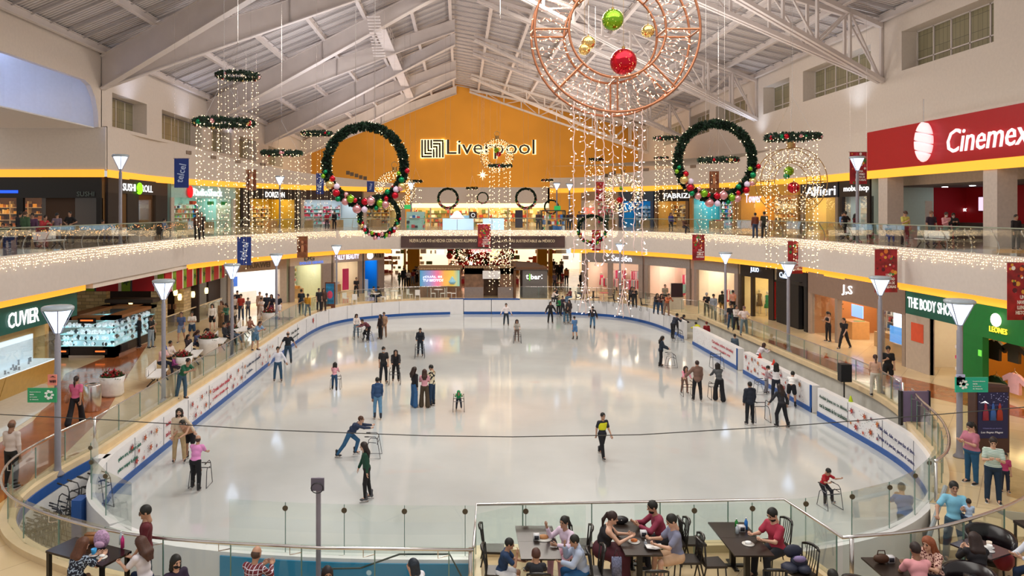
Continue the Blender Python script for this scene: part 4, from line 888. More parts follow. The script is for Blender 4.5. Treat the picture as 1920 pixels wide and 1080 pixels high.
LT, LC = make_lamp()
lamps = [(-11.25, 20.7, 0, 'nearest lamp post on the left beside the wifi sign'), (-11.45, 28.6, 0, 'second lamp post along the left rink side beside the man in the blue cap'), (-11.45, 37.2, 0, 'lamp post by the white planters on the left'),
         (-11.4, 46, 0, 'lamp post in front of the white phone shop'), (-9.6, 57.6, 0, 'far left lamp post near the screen totem'), (15.0, 22.2, 0, 'nearest lamp post on the right with wifi and green signs'),
         (17.05, 30, 0, 'second lamp post on the right beside the walking man in black'), (17.1, 38.5, 0, 'lamp post in front of the closed dark shop'), (17.1, 47.6, 0, 'lamp post before the black signed clothes shop'), (13.2, 60.9, 0, 'lamp post beside the far right cafe tables'),
         (-17.75, 38.7, 5.6, 'upper gallery lamp post in front of the sushi restaurant'), (-15.2, 62.5, 5.6, 'upper gallery lamp post behind the light curtains on the left'), (21.5, 40, 5.6, 'upper gallery lamp post in front of the accessory shop'),
         (10.1, 77, 5.6, 'farther of two upper lamp posts against the orange wall'), (11.8, 79.5, 5.6, 'rightmost upper lamp post against the orange wall'), (-5.0, 76, 5.6, 'upper lamp post left of the far store front')]
for i, (x, y, z, lb) in enumerate(lamps):
    if i == 0: LT.location = (x, y, z); LT['label'] = lb; LT['group'] = 'conical lamp posts'
    else: proto_copy(LT, LC, (x, y, z), 0, lb, 'conical lamp posts')
# signs on posts
def board_sign(x0, y0, x1, y1, D, label, c, name='sign', cat='sign', t=.04):
    a = pd(x0, y0, D); b = pd(x1, y1, D); T = thing(name, label, cat, ((a.x+b.x)/2, D, b.z)); g = Geo(); g.box(a.x, b.x, D-t, D, b.z, a.z); ginto(g, 'sign_board', c if not isinstance(c, str) else hm(c, .4), T); return T, a, b
def txt(T, s_, x0, x1, y, D, hpx, m_, off=.01, bold=.01, depth=.012, italic=0):
    a = pd(x0, y, D); b = pd(x1, y, D); o = letters(s_, (a.x, D), (b.x, D), a.z, hpx*D/F, m_, None, width=b.x-a.x, off=off, depth=depth, bold=bold, italic=italic)
    return adopt(o, T) if o else None
for (sx_, D, c1, c2, lb) in ((99, 20.6, '#e88a7a', '#3a1a20', 'pink square wifi sign on the near left lamp post'), (1800, 22.0, '#b8bce0', '#101430', 'pale square wifi sign on the near right lamp post')):
    T, a, b = board_sign(sx_-8, 702, sx_+8, 722, D, lb, c1, 'wifi_sign'); txt(T, 'WIFI', sx_-6, sx_+6, 715, D-.04, 5, hm(c2), .015)
    g = Geo(); c = pd(sx_, 708, D-.06); g.add([c+Vector((-.09, 0, 0)), c+Vector((0, 0, .05)), c+Vector((.09, 0, -.01)), c+Vector((0, 0, .015))], [(0, 3, 2, 1)]); ginto(g, 'dolphin_mark', hm(c2), T)
for (x0, x1, y0, y1, D, lb, fl) in ((53, 107, 727, 754, 20.6, 'green rounded information sign with white paw pattern by the near left lamp post', 1), (1790, 1851, 707, 735, 22.0, 'teal green information sign with white turtle pattern on the near right lamp post', -1)):
    T, a, b = board_sign(x0, y0, x1, y1, D, lb, '#2fa06a' if fl > 0 else '#1fb090', 'information_sign')
    cx = x0+(x1-x0)*(.72 if fl > 0 else .28); tx = x0+(x1-x0)*(.06 if fl > 0 else .55)
    for k, s_ in enumerate(('Respeta la distancia', 'sana', 'de 2 metros', 'de distancia')): txt(T, s_, tx, tx+(x1-x0)*(.38, .14, .25, .30)[k], y0+8+k*4.6, D-.04, 2.2, hm('#dff2e6'), .012)
    g = Geo()
    for k in range(7): a_ = k*.9; c = pd(cx+6.5*math.cos(a_), (y0+y1)/2+7*math.sin(a_), D-.055); g.ball(c, .035, 8, sc=(1.3, .2, 1))
    g.tube([pd(cx+4.5*math.cos(k*.5), (y0+y1)/2+4.5*math.sin(k*.5), D-.05) for k in range(12)], .012, 4); ginto(g, 'white_pattern', hm('#f2f8f2'), T)
# ================= hanging banners
def tel(x0, y0, x1, y1, D, label, kind):
    c = {'b': '#16327e', 'p': '#8c5534', 'r': '#9a1822'}[kind]
    T, a, b = board_sign(x0, y0, x1, y1, D, label, mat('banner_%s' % kind, hexc(c), .6, noise=.0 if kind == 'b' else .5, nscale=2.2), 'hanging_banner', 'banner', .025)
    w_ = b.x-a.x; h = a.z-b.z; y = D-.03
    if kind == 'b':
        o = text_mesh('telcel', 1, .02, .01); ob = bpy.data.objects.new('lettering', o); col.objects.link(ob); o.materials.append(hm('#b8c8e8')); ob.rotation_euler = (R(90), R(-78), 0); ob.scale = (h*.30, h*.34, 1); ob.location = ((a.x+b.x)/2, y, (a.z+b.z)/2); bpy.context.view_layer.update(); adopt(ob, T)
    elif kind == 'p':
        for k in range(3):
            g = Geo(); cx = a.x+w_*(.22+.28*k); g.ball((cx, y, b.z+h*.72), w_*.12, 10, sc=(1, .25, 1.25)); g.ball((cx, y, b.z+h*.42), w_*.15, 10, sc=(1, .15, 2.4)); ginto(g, 'printed_figure', hm(('#5a2a18', '#c98a60', '#7a3a20')[k]), T, True)
    else:
        cs = ['#3f8a3a', '#d8742a', '#f0e6e0', '#e0a03a', '#5a1420', '#c23a4a']
        gs = [Geo() for _ in cs]; rr = random.Random(int(x0))
        for k in range(26): j = rr.randrange(6); gs[j].ball((a.x+w_*rr.uniform(.1, .9), y, b.z+h*rr.uniform(.42 if k % 3 else .03, .97)), w_*rr.uniform(.04, .10), 7, sc=(1, .12, 1))
        for j, g in enumerate(gs):
            if g.v: ginto(g, 'printed_sweets', hm(cs[j]), T)
        if h > 1.2:
            for k, s_ in enumerate(('UNA', 'NAVIDAD', 'LLENA DE', 'HISTORIAS')): adopt(letters(s_, (a.x+w_*.3, D-.03), (b.x-w_*.05, D-.03), b.z+h*(.40-.09*k), h*.065, hm('#f4ece8'), None, width=w_*(.28, .5, .5, .62)[k], off=.01, depth=.01, bold=.02), T)
    g = Geo(); g.tube([(a.x-.06, D-.01, a.z), (b.x+.06, D-.01, a.z)], .02, 6); ginto(g, 'banner_rod', STEEL, T); hang(T, [(a.x+.02, D-.01, a.z), (b.x-.02, D-.01, a.z)], .004) if a.z > 6 else None; return T
tel(327, 297, 354, 352, 40, 'dark blue vertical banner with pale slanted lettering near the sushi restaurant', 'b')
tel(445, 444, 471, 497, 38.5, 'dark blue banner hanging under the left gallery above a lamp post', 'b')
tel(593, 325, 607, 364, 62, 'dark blue banner behind the light curtains left of the big left wreath', 'b')
tel(688, 340, 702, 360, 74, 'small far dark blue banner seen through the left wreath', 'b')
tel(461, 318, 481, 357, 50, 'brown portrait banner hanging on the left upper gallery', 'p'); tel(557, 443, 577, 483, 56, 'brown portrait banner hanging under the left gallery', 'p'); tel(1330, 321, 1348, 353, 54, 'gold portrait banner seen through the big right wreath', 'p')
tel(1298, 440, 1321, 488, 47.5, 'red christmas banner hanging under the right gallery near the black signed shop', 'r'); tel(1477, 452, 1509, 513, 45.5, 'red christmas banner behind the light curtain before the dark shop', 'r')
tel(1640, 467, 1682, 548, 34.8, 'red christmas banner with white words beside a lamp post', 'r'); tel(1888, 492, 1936, 600, 27, 'red christmas banner with white words cut by the right picture edge', 'r')
tel(1593, 285, 1625, 345, 41.5, 'red christmas banner on the upper gallery left of the cinema sign', 'r'); tel(1117, 341, 1134, 377, 72, 'small far red banner on the upper gallery behind the hanging light strings', 'r'); tel(1110, 431, 1126, 470, 62, 'red christmas banner behind the small garland ring', 'r'); tel(896, 420, 920, 463, 65.2, 'pale red banner across the middle of the brown banner', 'r')

# ================= christmas hangings
PINE = hm('#0c2414', .8, noise=.5, nscale=20); PINE2 = hm('#16351c', .8, noise=.4, nscale=20)
BAUB = {'red': mat('bauble_red', (.5, .006, .02), .1, .7), 'green': mat('bauble_green', (.20, .42, .02), .1, .7), 'emer': mat('bauble_emerald', (.0, .22, .08), .15, .6), 'pink': mat('bauble_pink', (.72, .32, .34), .12, .7), 'gold': mat('bauble_gold', (.75, .52, .2), .12, .9), 'lilac': mat('bauble_lilac', (.72, .60, .78), .4, 0)}
def garland(T, R_, tube, n, horizontal=False, nm='pine_garland', seed=1):
    rr = random.Random(seed); g = Geo()
    def P(a, r_, t):
        q = (R_+r_*math.cos(t)); return Vector((q*math.cos(a), q*math.sin(a), r_*math.sin(t))) if horizontal else Vector((q*math.cos(a), r_*math.sin(t), q*math.sin(a)))
    for i in range(n):
        a = 2*math.pi*i/n+rr.uniform(-.02, .02); t = rr.uniform(0, 6.283); s_ = P(a, tube*rr.uniform(.1, .5), t); e = P(a+rr.uniform(-.06, .06), tube*rr.uniform(.95, 1.35), t+rr.uniform(-.4, .4)); d = (e-s_); u = d.cross(Vector((rr.uniform(-1, 1), rr.uniform(-1, 1), rr.uniform(-1, 1)))).normalized()*tube*.24; m_ = s_+d*.55
        g.add([s_, m_+u, e, m_-u], [(0, 1, 2, 3)], rr.randrange(2))
    L = 48; g.tube([P(2*math.pi*k/L, 0, 0) for k in range(L)], tube*.55, 7, closed=True)
    return g.build(nm, [PINE, PINE2], T)
def rope_lights(T, R_, tube, n, horizontal=False, r=.012, seed=2):
    rr = random.Random(seed); g = Geo()
    for i in range(n):
        a = rr.uniform(0, 6.283); t = rr.uniform(0, 6.283); q = R_+tube*1.15*math.cos(t); s_ = tube*1.15*math.sin(t)
        g.dot((q*math.cos(a), q*math.sin(a), s_) if horizontal else (q*math.cos(a), s_, q*math.sin(a)), r)
    o = g.build('fairy_lights', WARM2, T); o['kind'] = 'stuff'; return o
def make_wreath():
    T = thing('wreath', 'x', 'wreath', (0, 0, 0)); ch = [(garland(T, 1.0, .125, 3200), []), (rope_lights(T, 1.0, .13, 80), [])]
    rr = random.Random(5); ks = list(BAUB)
    spec = [(-100, .19, 'pink'), (-80, .19, 'pink'), (-118, .16, 'pink'), (-62, .16, 'pink'), (-90, .15, 'red'), (-135, .16, 'red'), (-45, .15, 'red'), (-112, .17, 'green'), (-68, .17, 'green'), (-128, .12, 'emer'), (-50, .12, 'emer'), (-150, .19, 'gold'), (-30, .18, 'gold'), (-142, .13, 'lilac'), (-38, .13, 'lilac'), (-90, .13, 'lilac'), (-157, .13, 'red'), (-22, .13, 'emer'), (-165, .10, 'green'), (-14, .10, 'green'), (-170, .09, 'emer'), (-8, .11, 'red'), (-122, .10, 'pink'), (-57, .10, 'red'), (-75, .10, 'emer'), (-105, .10, 'red'), (-140, .09, 'pink'), (-33, .12, 'pink')]
    for k, (a, r_, c) in enumerate(spec):
        a_ = R(a); q = 1.0+(.10 if k % 3 == 0 else (-.10 if k % 3 == 1 else .02)); q += .04 if a < -60 and a > -120 else 0
        g = Geo(); r2 = r_*.62; g.ball((q*math.cos(a_), -.13-.04*(k % 2), q*math.sin(a_)), r2, 14); g.lathe([(r2*.2, r2*.95), (r2*.2, r2*1.15)], 6, (q*math.cos(a_), -.13-.04*(k % 2), q*math.sin(a_)))
        ch.append((g.build('bauble', BAUB[c], T, True), []))
    return T, ch
WT, WC = make_wreath()
for i, (x, y, r_, D, lb) in enumerate([(685, 310, 80, 19.8, 'big round pine wreath with baubles on the left, in front of the orange wall'), (1341, 302, 77, 20.2, 'big round pine wreath with baubles on the right'), (711, 405, 40, 41, 'smaller wreath with glowing lights hanging just below the big left one'), (840, 372, 20, 76, 'small wreath on the white far wall, left of the tree star'),
                                      (986, 372, 20, 76, 'small wreath on the white far wall, right of the tree star'), (1110, 430, 28, 58, 'small wreath hanging behind the long light strings at the right gallery edge'), (1034, 388, 14, 78, 'tiny garland ring beside the green exit sign at the far end'), (905, 371, 11, 72, 'tiny wreath under the glowing star')]):
    p = pd(x, y, D); s_ = r_*D/F/1.1
    if i == 0: WT.location = p; WT.scale = (s_,)*3; WT['label'] = lb; WT['group'] = 'round wreaths'; o = WT
    else: o = proto_copy(WT, WC, p, 0, lb, 'round wreaths', s_)
    hang(o, [(p.x-.25*s_, p.y, p.z+1.05*s_), (p.x+.25*s_, p.y, p.z+1.05*s_)])
def light_hoop(x, y, wpx, D, ybot, label, ns=22, seed=0, dens=.15, tubew=.12, br=.019):
    c = pd(x, y, D); R_ = wpx/2*D/F; T = thing('light_hoop', label, 'christmas decoration', c, 0, 'pine hoops with curtains of lights'); rr = random.Random(seed)
    o = garland(T, R_*.93, tubew, int(900*max(.4, R_)), True, seed=seed); rope_lights(T, R_*.93, tubew, 26, True, .016, seed)
    for k in range(9):
        a = rr.uniform(0, 6.283); g = Geo(); g.ball((R_*.97*math.cos(a), R_*.97*math.sin(a), -.04), rr.uniform(.05, .10), 10); g.build('bauble', BAUB[rr.choice(['red', 'pink', 'pink', 'gold', 'emer'])], T, True)
    H = c.z-(CZ-(ybot-PY)*D/F); g = Geo(); gw = Geo()
    ns = max(8, int(ns*.62)); dens *= 1.35
    for k in range(ns):
        a = 2*math.pi*k/ns+rr.uniform(-.05, .05); q = R_*(.93+rr.uniform(-.08, .05)); xx, yy = q*math.cos(a), q*math.sin(a); h = H*rr.uniform(.86, 1.0); z = -.12; gw.tube([(xx, yy, -.05), (xx, yy, -h)], .0035, 3)
        while z > -h: g.dot((xx+rr.uniform(-.02, .02), yy+rr.uniform(-.02, .02), z), br); z -= dens*rr.uniform(.75, 1.25)
    o = g.build('light_strings', WARM2, T); o['kind'] = 'stuff'; o = gw.build('light_wires', hm('#c9b49a'), T); o['kind'] = 'stuff'
    g = Geo()
    for a in (0, 2.1, 4.2): g.tube([(R_*.9*math.cos(a), R_*.9*math.sin(a), 0), (0, 0, 1.4)], .005, 3)
    g.build('hanger', STEEL, T); hang(T, [c+Vector((0, 0, 1.38))]); return T
light_hoop(446, 142, 78, 31, 520, 'topmost pine hoop with light curtain, hanging below the near left roof beams', 22, 1, .2)
light_hoop(420, 230, 108, 23.5, 452, 'widest pine hoop with light curtain on the left', 30, 2, .17)
light_hoop(594, 250, 58, 42, 395, 'pine hoop with light curtain hanging left of the big left wreath', 18, 3, .26)
light_hoop(528, 287, 74, 33, 478, 'pine hoop whose light curtain hangs in front of the white phone shop', 24, 4, .2)
light_hoop(1486, 257, 96, 26, 518, 'wide pine hoop above the gold wire ornament on the right', 28, 5, .17)
light_hoop(1347, 300, 72, 34, 470, 'pine hoop seen through the big right wreath', 20, 6, .22)
light_hoop(1249, 259, 46, 50, 410, 'dark pine hoop left of the big right wreath', 16, 7, .28, .12, .028)
light_hoop(938, 311, 44, 57, 548, 'pine hoop with the long light curtain in front of the brown kiosk', 18, 8, .27, .12, .032)
light_hoop(1118, 299, 26, 80, 345, 'small far pine hoop against the orange wall', 12, 9, .5, .15, .04)
light_hoop(779, 340, 24, 78, 395, 'small far pine hoop left of the far store front', 12, 10, .5, .15, .04)
light_hoop(1026, 338, 20, 82, 385, 'small far pine hoop near the two upper lamp posts', 12, 11, .5, .15, .04)
light_hoop(885, 353, 20, 82, 398, 'small far pine hoop left of the glowing star', 12, 12, .5, .15, .04)
light_hoop(1240, 296, 24, 64, 400, 'small dark pine hoop below the larger one beside the right wreath', 10, 13, .45, .12, .035)
COPPER = mat('copper_frame', (.42, .17, .09), .35, .8); GOLDF = mat('gold_frame', (.40, .25, .09), .35, .8)
def ornament(x, y, rpx, D, label, big=False, balls=(), seed=0, n=420, br=.02):
    c = pd(x, y, D); R_ = rpx*D/F; T = thing('wire_ornament', label, 'christmas decoration', c, 0, 'round wire ornaments with lights'); rr = random.Random(seed); M_ = COPPER if big else GOLDF
    tr = .032*R_/2 if big else .026*R_/2
    dep = .42*R_*.5; L = 56; ri = R_*.585
    rings = [(R_, -dep), (R_, dep), (ri, -dep), (ri, dep)]
    tilt = .12
    def Q(r_, a, yy): return Vector((r_*math.cos(a), yy, r_*math.sin(a)))
    for r_, yy in rings:
        g = Geo(); g.tube([Q(r_, 2*math.pi*k/L, yy) for k in range(L)], tr, 7, closed=True); g.build('ring', M_, T, True)
    for k in range(8):
        a = k*math.pi/4+.0; g = Geo()
        for yy in (-dep, dep): g.tube([Q(ri, a, yy), Q(R_, a, yy)], tr*.8, 6)
        g.tube([Q(R_, a, -dep), Q(R_, a, dep)], tr*.8, 6); g.tube([Q(ri, a, -dep), Q(ri, a, dep)], tr*.8, 6); g.build('tie_bar', M_, T)
    g = Geo(); gw = Geo()
    for k in range(n//7):
        a = 2*math.pi*k/(n//7); yy = dep*(1 if k % 2 else -1); pts = []
        for j in range(7):
            t = j/6; p = Q(ri+(R_-ri)*t, a+rr.uniform(-.04, .04), yy*(1-1.0*t*rr.random())); pts.append(p); e = p+Vector((rr.uniform(-1, 1), rr.uniform(-1, 1), rr.uniform(-1, 1)))*.07*(1 if big else .8)
            if big: g.tube([p, e], [.004, .011], 5)
            else: g.dot(e, br)
        gw.tube(pts, .006 if big else .003, 4)
    o = g.build('fairy_lights', WARM2, T); o['kind'] = 'stuff'; o = gw.build('light_wires', hm('#d9a08a') if big else GOLDF, T); o['kind'] = 'stuff'
    for (bx, by, br_, cn) in balls:
        p = pd(bx, by, D)-c; g = Geo(); rb = br_*D/F; g.ball(p, rb, 22); b_ = g.build('bauble', BAUB[cn], T, True); g = Geo(); g.lathe([(rb*.14, rb*.97), (rb*.14, rb*1.12), (rb*.05, rb*1.2)], 8, p); g.tube([p+Vector((0, 0, rb)), Vector((p.x, 0, ri if abs(p.x) < ri*.7 else ri*.6))], .005, 3); g.build('bauble_cap', GOLDF, T)
        g = Geo(); 
        for k in range(60): a = rr.uniform(0, 6.28); e = rr.uniform(-1, 1); s_ = math.sqrt(1-e*e); g.dot(p+Vector((s_*math.cos(a), s_*math.sin(a), e))*rb*1.03, .006 if big else .004)
        o = g.build('glitter_lights', em('#ffe08a', 3), T); o['kind'] = 'stuff'
    if not big: g = Geo(); g.lathe([(R_*.12, R_*1.0), (R_*.12, R_*1.2)], 12); g.tube([(.16*R_*math.cos(k*.6), 0, R_*1.32+.16*R_*math.sin(k*.6)) for k in range(11)], .02*R_, 5); g.build('ornament_cap', GOLDF, T)
    hang(T, [c+Vector((0, 0, R_*.98))]); return T
ornament(1151, 62, 152, 18, 'giant round copper wire ornament with lights and hanging baubles near the ceiling', True, ((1149, 37, 20, 'green'), (1169, 116, 25, 'red'), (1096, 92, 11, 'gold'), (1103, 80, 13, 'gold'), (1215, 58, 12, 'gold')), 1, 560)
ornament(1483, 340, 62, 42, 'gold wire ornament with green and red baubles at the right', False, ((1479, 321, 9, 'green'), (1488, 352, 11, 'red'), (1475, 330, 6, 'emer')), 2, 420, .022)
ornament(932, 292, 31, 84, 'gold wire ornament in front of the large wall lettering', False, ((931, 282, 5, 'green'), (935, 289, 5, 'red')), 3, 300, .04)
ornament(740, 358, 37, 70, 'gold wire ornament partly behind the big left wreath', False, ((738, 352, 5, 'red'),), 4, 330, .036)
ornament(1168, 362, 36, 72, 'gold wire ornament behind the long hanging light strings', False, ((1165, 353, 4, 'green'), (1162, 375, 6, 'red')), 5, 330, .036)
# long strings hanging below the giant ornament
for i, (x, y0, y1) in enumerate([(1076, 190, 486), (1097, 192, 590), (1116, 205, 500), (1132, 210, 500), (1149, 212, 490), (1168, 212, 597), (1189, 208, 470), (1204, 200, 482)]):
    T = thing('light_string', 'long white wired light string hanging below the giant ornament, %s from the left' % ['first', 'second and longest', 'third', 'fourth', 'fifth', 'sixth and forked', 'seventh', 'last'][i], 'fairy lights', pd(x, y0, 18), 0, 'strings below the giant ornament'); g = Geo(); gl = Geo(); rr = random.Random(40+i); pts = []; y = y0
    while y < y1:
        p = pd(x+rr.uniform(-1.6, 1.6), y, 18+rr.uniform(-.02, .02)); pts.append(p)
        if rr.random() < .75:
            sgn = rr.choice((-1, 1)); q = p+Vector((sgn*rr.uniform(.03, .09), rr.uniform(-.04, .04), rr.uniform(-.08, .04))); g.tube([p, q], .005, 4); gl.tube([q, q+(q-p).normalized()*.035], [.007, .012], 5)
        y += 6.5
    g.tube(pts, .010, 5)
    if y1 > 560: 
        for s_ in (-1, 1):
            q = pts[-10]; pp = [q+Vector((s_*.02*k, 0, -.09*k)) for k in range(9)]; g.tube(pp, .009, 4)
            for k in (2, 4, 6, 8): gl.dot(pp[k]+Vector((s_*.05, 0, 0)), .014)
    ginto(g, 'white_cable', hm('#f2d8d4', .5), T, True); ginto(gl, 'bulb', COOLW, T)
# tree star
T = thing('hanging_star', 'glowing eight pointed star hanging above the far store front', 'christmas decoration', pd(905, 328, 72))
g = Geo(); n = 16; c = pd(905, 328, 72)
pts = [c+Vector(((.58 if k % 4 == 0 else .40) if k % 2 == 0 else .15, 0, 0)).length*Vector((math.sin(k*math.pi/8), 0, math.cos(k*math.pi/8))) for k in range(16)]
pts = [c+Vector((math.sin(k*math.pi/8), 0, math.cos(k*math.pi/8)))*((.58 if k % 4 == 0 else .42) if k % 2 == 0 else .16) for k in range(16)]
g.add([c+Vector((0, -.12, 0)), c+Vector((0, .12, 0))]+pts, [(0, 2+k, 2+(k+1) % 16) for k in range(16)]+[(1, 2+(k+1) % 16, 2+k) for k in range(16)]); ginto(g, 'star_body', em('#fff4c0', 1.4), T)
hang(T, [c+Vector((0, 0, .5))])
# wall lettering at the end
T = thing('wall_sign', 'large dark letters with square line emblem and glowing outline on the orange end wall', 'sign', pd(895, 297, 111.7))
D = 111.9
for (off_, m_, b_) in ((.02, em('#fff6c0', 1.1), .035), (.22, hm('#2a1c10'), .0)):
    a, b = xd(838, D), xd(1002, D); o = letters('Liverpool', a, b, CZ-(280-PY)*D/F, 36*D/F, m_, None, width=(b[0]-a[0])+(.5 if b_ else 0), off=off_, depth=.1, bold=b_, name='glow_outline' if b_ else 'lettering'); adopt(o, T)
x0, x1, y0, y1 = 790, 832, 262.5, 295.5; X0, X1, ZA, ZB = xd(x0, D)[0], xd(x1, D)[0], CZ-(y1-PY)*D/F, CZ-(y0-PY)*D/F
for (yy, m_, e) in ((-.05, em('#fff6c0', 1.1), .10), (-.2, hm('#2a1c10'), 0)):
    g = Geo(); w_ = .26
    for k in range(4):
        o_ = k*.46; xL = X0+o_; z0 = ZA+o_; xe = X0+1.62
        g.box(xL-e, xL+w_+e, D+yy-.08, D+yy, z0-e, ZB+e); g.box(xL-e, xe+e if k < 3 else xe, D+yy-.08, D+yy, z0-e, z0+w_+e)
        xR = X1-o_; z1 = ZB-o_; xs = X1-1.62
        g.box(xR-w_-e, xR+e, D+yy-.08, D+yy, ZA-e, z1+e); g.box(xs-e, xR+e, D+yy-.08, D+yy, z1-w_-e, z1+e)
    ginto(g, 'square_emblem', m_, T)
# ================= furniture and fixtures
def kiosk_box(name, label, cat, x0, x1, y0, y1, z0, z1): return thing(name, label, cat, ((x0+x1)/2, y0, z0))
# glass display island on the left
T = thing('display_kiosk', 'glass display island with dark canopy and lit shelves of silver wares on the left', 'kiosk', (-18.6, 37, 0))
def ring(g, x0, x1, y0, y1, z0, z1, t, mi=0):
    g.box(x0, x1, y0, y0+t, z0, z1, mi); g.box(x0, x1, y1-t, y1, z0, z1, mi); g.box(x0, x0+t, y0, y1, z0, z1, mi); g.box(x1-t, x1, y0, y1, z0, z1, mi)
kx0, kx1, ky0, ky1 = -20.2, -17.35, 37.2, 42.2
g = Geo(); ring(g, kx0, kx1, ky0, ky1, .12, .55, .6); ginto(g, 'dark_base', hm('#241c1c', .3), T)
g = Geo(); ring(g, kx0+.02, kx1-.02, ky0+.02, ky1-.02, 0, .12, .5); ginto(g, 'steel_plinth', STEEL, T)
g = Geo(); ring(g, kx0-.05, kx1+.05, ky0-.05, ky1+.05, 1.9, 2.05, .75); ginto(g, 'canopy', hm('#8a5a30', .4), T)
g = Geo(); ring(g, kx0, kx1, ky0, ky1, .55, 1.9, .02); ginto(g, 'glass_case', GLASSC, T)
g = Geo(); ring(g, kx0+.5, kx1-.5, ky0+.5, ky1-.5, .55, 1.25, .04); ginto(g, 'white_back', em('#cfe8f0', .3, True), T)  # back and shelves glow by material, standing in for case lighting
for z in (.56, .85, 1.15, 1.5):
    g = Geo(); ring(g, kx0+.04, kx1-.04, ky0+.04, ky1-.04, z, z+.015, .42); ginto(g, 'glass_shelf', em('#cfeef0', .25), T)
g = Geo(); g2 = Geo()
for k in range(260):
    s_ = rnd.randrange(2); z = rnd.choice((.58, .87, 1.17, 1.17, 1.52, 1.52)); h = rnd.uniform(.08, .24)
    p = (rnd.uniform(kx0+.2, kx1-.2), ky0+rnd.uniform(.1, .4), z) if s_ else (kx1-rnd.uniform(.1, .4), rnd.uniform(ky0+.2, ky1-.2), z)
    (g if rnd.random() < .8 else g2).lathe([(.03, 0), (h*.45, h*.5), (.03, h)], 7, p)
o = ginto(g, 'silver_ware', em('#e8f6ff', .55), T); o['kind'] = 'stuff'; o = ginto(g2, 'dark_ware', hm('#3a4048', .3), T); o['kind'] = 'stuff'  # bright shine of the silver put in as material glow
for (x, y, z, w_) in ((-18.7, ky0-.08, 1.86, .9), (-18.05, ky0-.03, .3, .7), (-20.0, ky0-.03, .3, .7)):
    g = Geo(); g.box(x-w_/2, x+w_/2, y-.04, y, z-.12, z+.14); ginto(g, 'name_plate', hm('#100c0e'), T); g = Geo(); g.box(x-w_*.35, x+w_*.35, y-.05, y-.04, z, z+.07); ginto(g, 'orange_mark', em('#ff7a3a', 1.2), T)
for y in (38.2, 41.6):
    g = Geo(); g.box(kx1, kx1+.05, y-.35, y+.35, .2, .5); ginto(g, 'name_plate', hm('#100c0e'), T)
g = Geo(); g.box(-20.6, -17.8, 42.9, 44, 2.05, 2.25); ginto(g, 'rear_canopy', hm('#3a2a20'), T)
# far kiosks
T = thing('kiosk', 'frozen dessert kiosk with rainbow poster and white capitals behind the far rink barrier', 'kiosk', (-2, 62.6, 0))
a = pd(786, 503, 63.2); b = pd(865, 560, 63.2)
g = Geo(); g.box(a.x, b.x, 63.2, 65.2, 0, 2.45); ginto(g, 'wood_body', WOOD, T)
g = Geo(); g.box(a.x-.1, b.x+.1, 63.1, 65.3, 2.45, 2.6); ginto(g, 'roof', hm('#7a5a38'), T)
g = Geo()
for k in range(26): g.box(a.x+.05+k*.135, a.x+.11+k*.135, 62.95, 65.3, 2.38, 2.5)
ginto(g, 'roof_slats', hm('#d8b88a'), T)
m, nt, bb = nodes_mat('rainbow_print'); tc = nt.nodes.new('ShaderNodeTexCoord'); sx = nt.nodes.new('ShaderNodeSeparateXYZ'); mr = nt.nodes.new('ShaderNodeMapRange'); mr.inputs[1].default_value = a.x; mr.inputs[2].default_value = b.x; r = nt.nodes.new('ShaderNodeValToRGB'); e = r.color_ramp.elements
e[0].color = (.05, .35, .6, 1); e[1].color = (.1, .55, .6, 1)
for p_, c_ in ((.25, (.35, .3, .6, 1)), (.45, (.85, .2, .35, 1)), (.6, (.9, .45, .1, 1)), (.8, (.85, .6, .1, 1))): q = e.new(p_); q.color = c_
nt.links.new(tc.outputs['Object'], sx.inputs[0]); nt.links.new(sx.outputs[0], mr.inputs[0]); nt.links.new(mr.outputs[0], r.inputs[0]); nt.links.new(r.outputs[0], bb.inputs['Base Color'])
g = Geo(); g.box(a.x+.06, b.x-.15, 63.14, 63.19, .95, 2.3); ginto(g, 'poster', m, T); m0 = bb; bb.inputs['Emission Strength'].default_value = .35; nt.links.new(r.outputs[0], bb.inputs['Emission Color'])
for s_, y_, w_ in (('¿CUÁL ES', 519, 36), ('TU MOYO?', 525.5, 38)): txt(T, s_, 793, 793+w_, y_, 63.12, 5, LETW, .02)
g = Geo(); c = pd(848, 528, 63.05); g.lathe([(.18, -.22), (.32, 0), (.30, .02), (.22, .12), (.12, .3), (.02, .45)], 14, c, sy=.3); ginto(g, 'dessert_picture', hm('#9fd8f0'), T, True)
T = thing('skate_desk', 'dark wood skate hut with black counter opening behind the far gate', 'kiosk', (2.2, 62.8, 0))
a = pd(871, 500, 62.9); b = pd(962, 560, 62.9)
g = Geo(); g.box(a.x, pd(907, 500, 62.9).x, 62.9, 63.1, 0, 2.55); g.box(pd(937, 500, 62.9).x, b.x, 62.9, 63.1, 0, 2.55); g.box(a.x, b.x, 64.6, 64.8, 0, 2.55); g.box(a.x, b.x, 62.9, 63.1, 2.0, 2.55); ginto(g, 'wood_wall', WOOD, T)
g = Geo(); g.box(a.x, b.x, 62.8, 64.9, 2.55, 2.62); ginto(g, 'roof', hm('#2a1a12'), T)
g = Geo()
for k in range(30): g.box(a.x+k*.14, a.x+k*.14+.07, 62.7, 63.0, 2.52, 2.68)
ginto(g, 'roof_slats', hm('#c9a070'), T)
g = Geo(); g.box(a.x, a.x+1.6, 62.8, 62.9, 0, .9); g.box(b.x-1.3, b.x, 62.8, 62.9, 0, .9); ginto(g, 'grey_lower_panel', hm('#8a7c74'), T)
g = Geo(); g.box(pd(905, 500, 62.7).x, pd(938, 500, 62.7).x, 62.7, 62.78, 1.62, 2.3); ginto(g, 'white_menu', hm('#e8e4e0'), T)
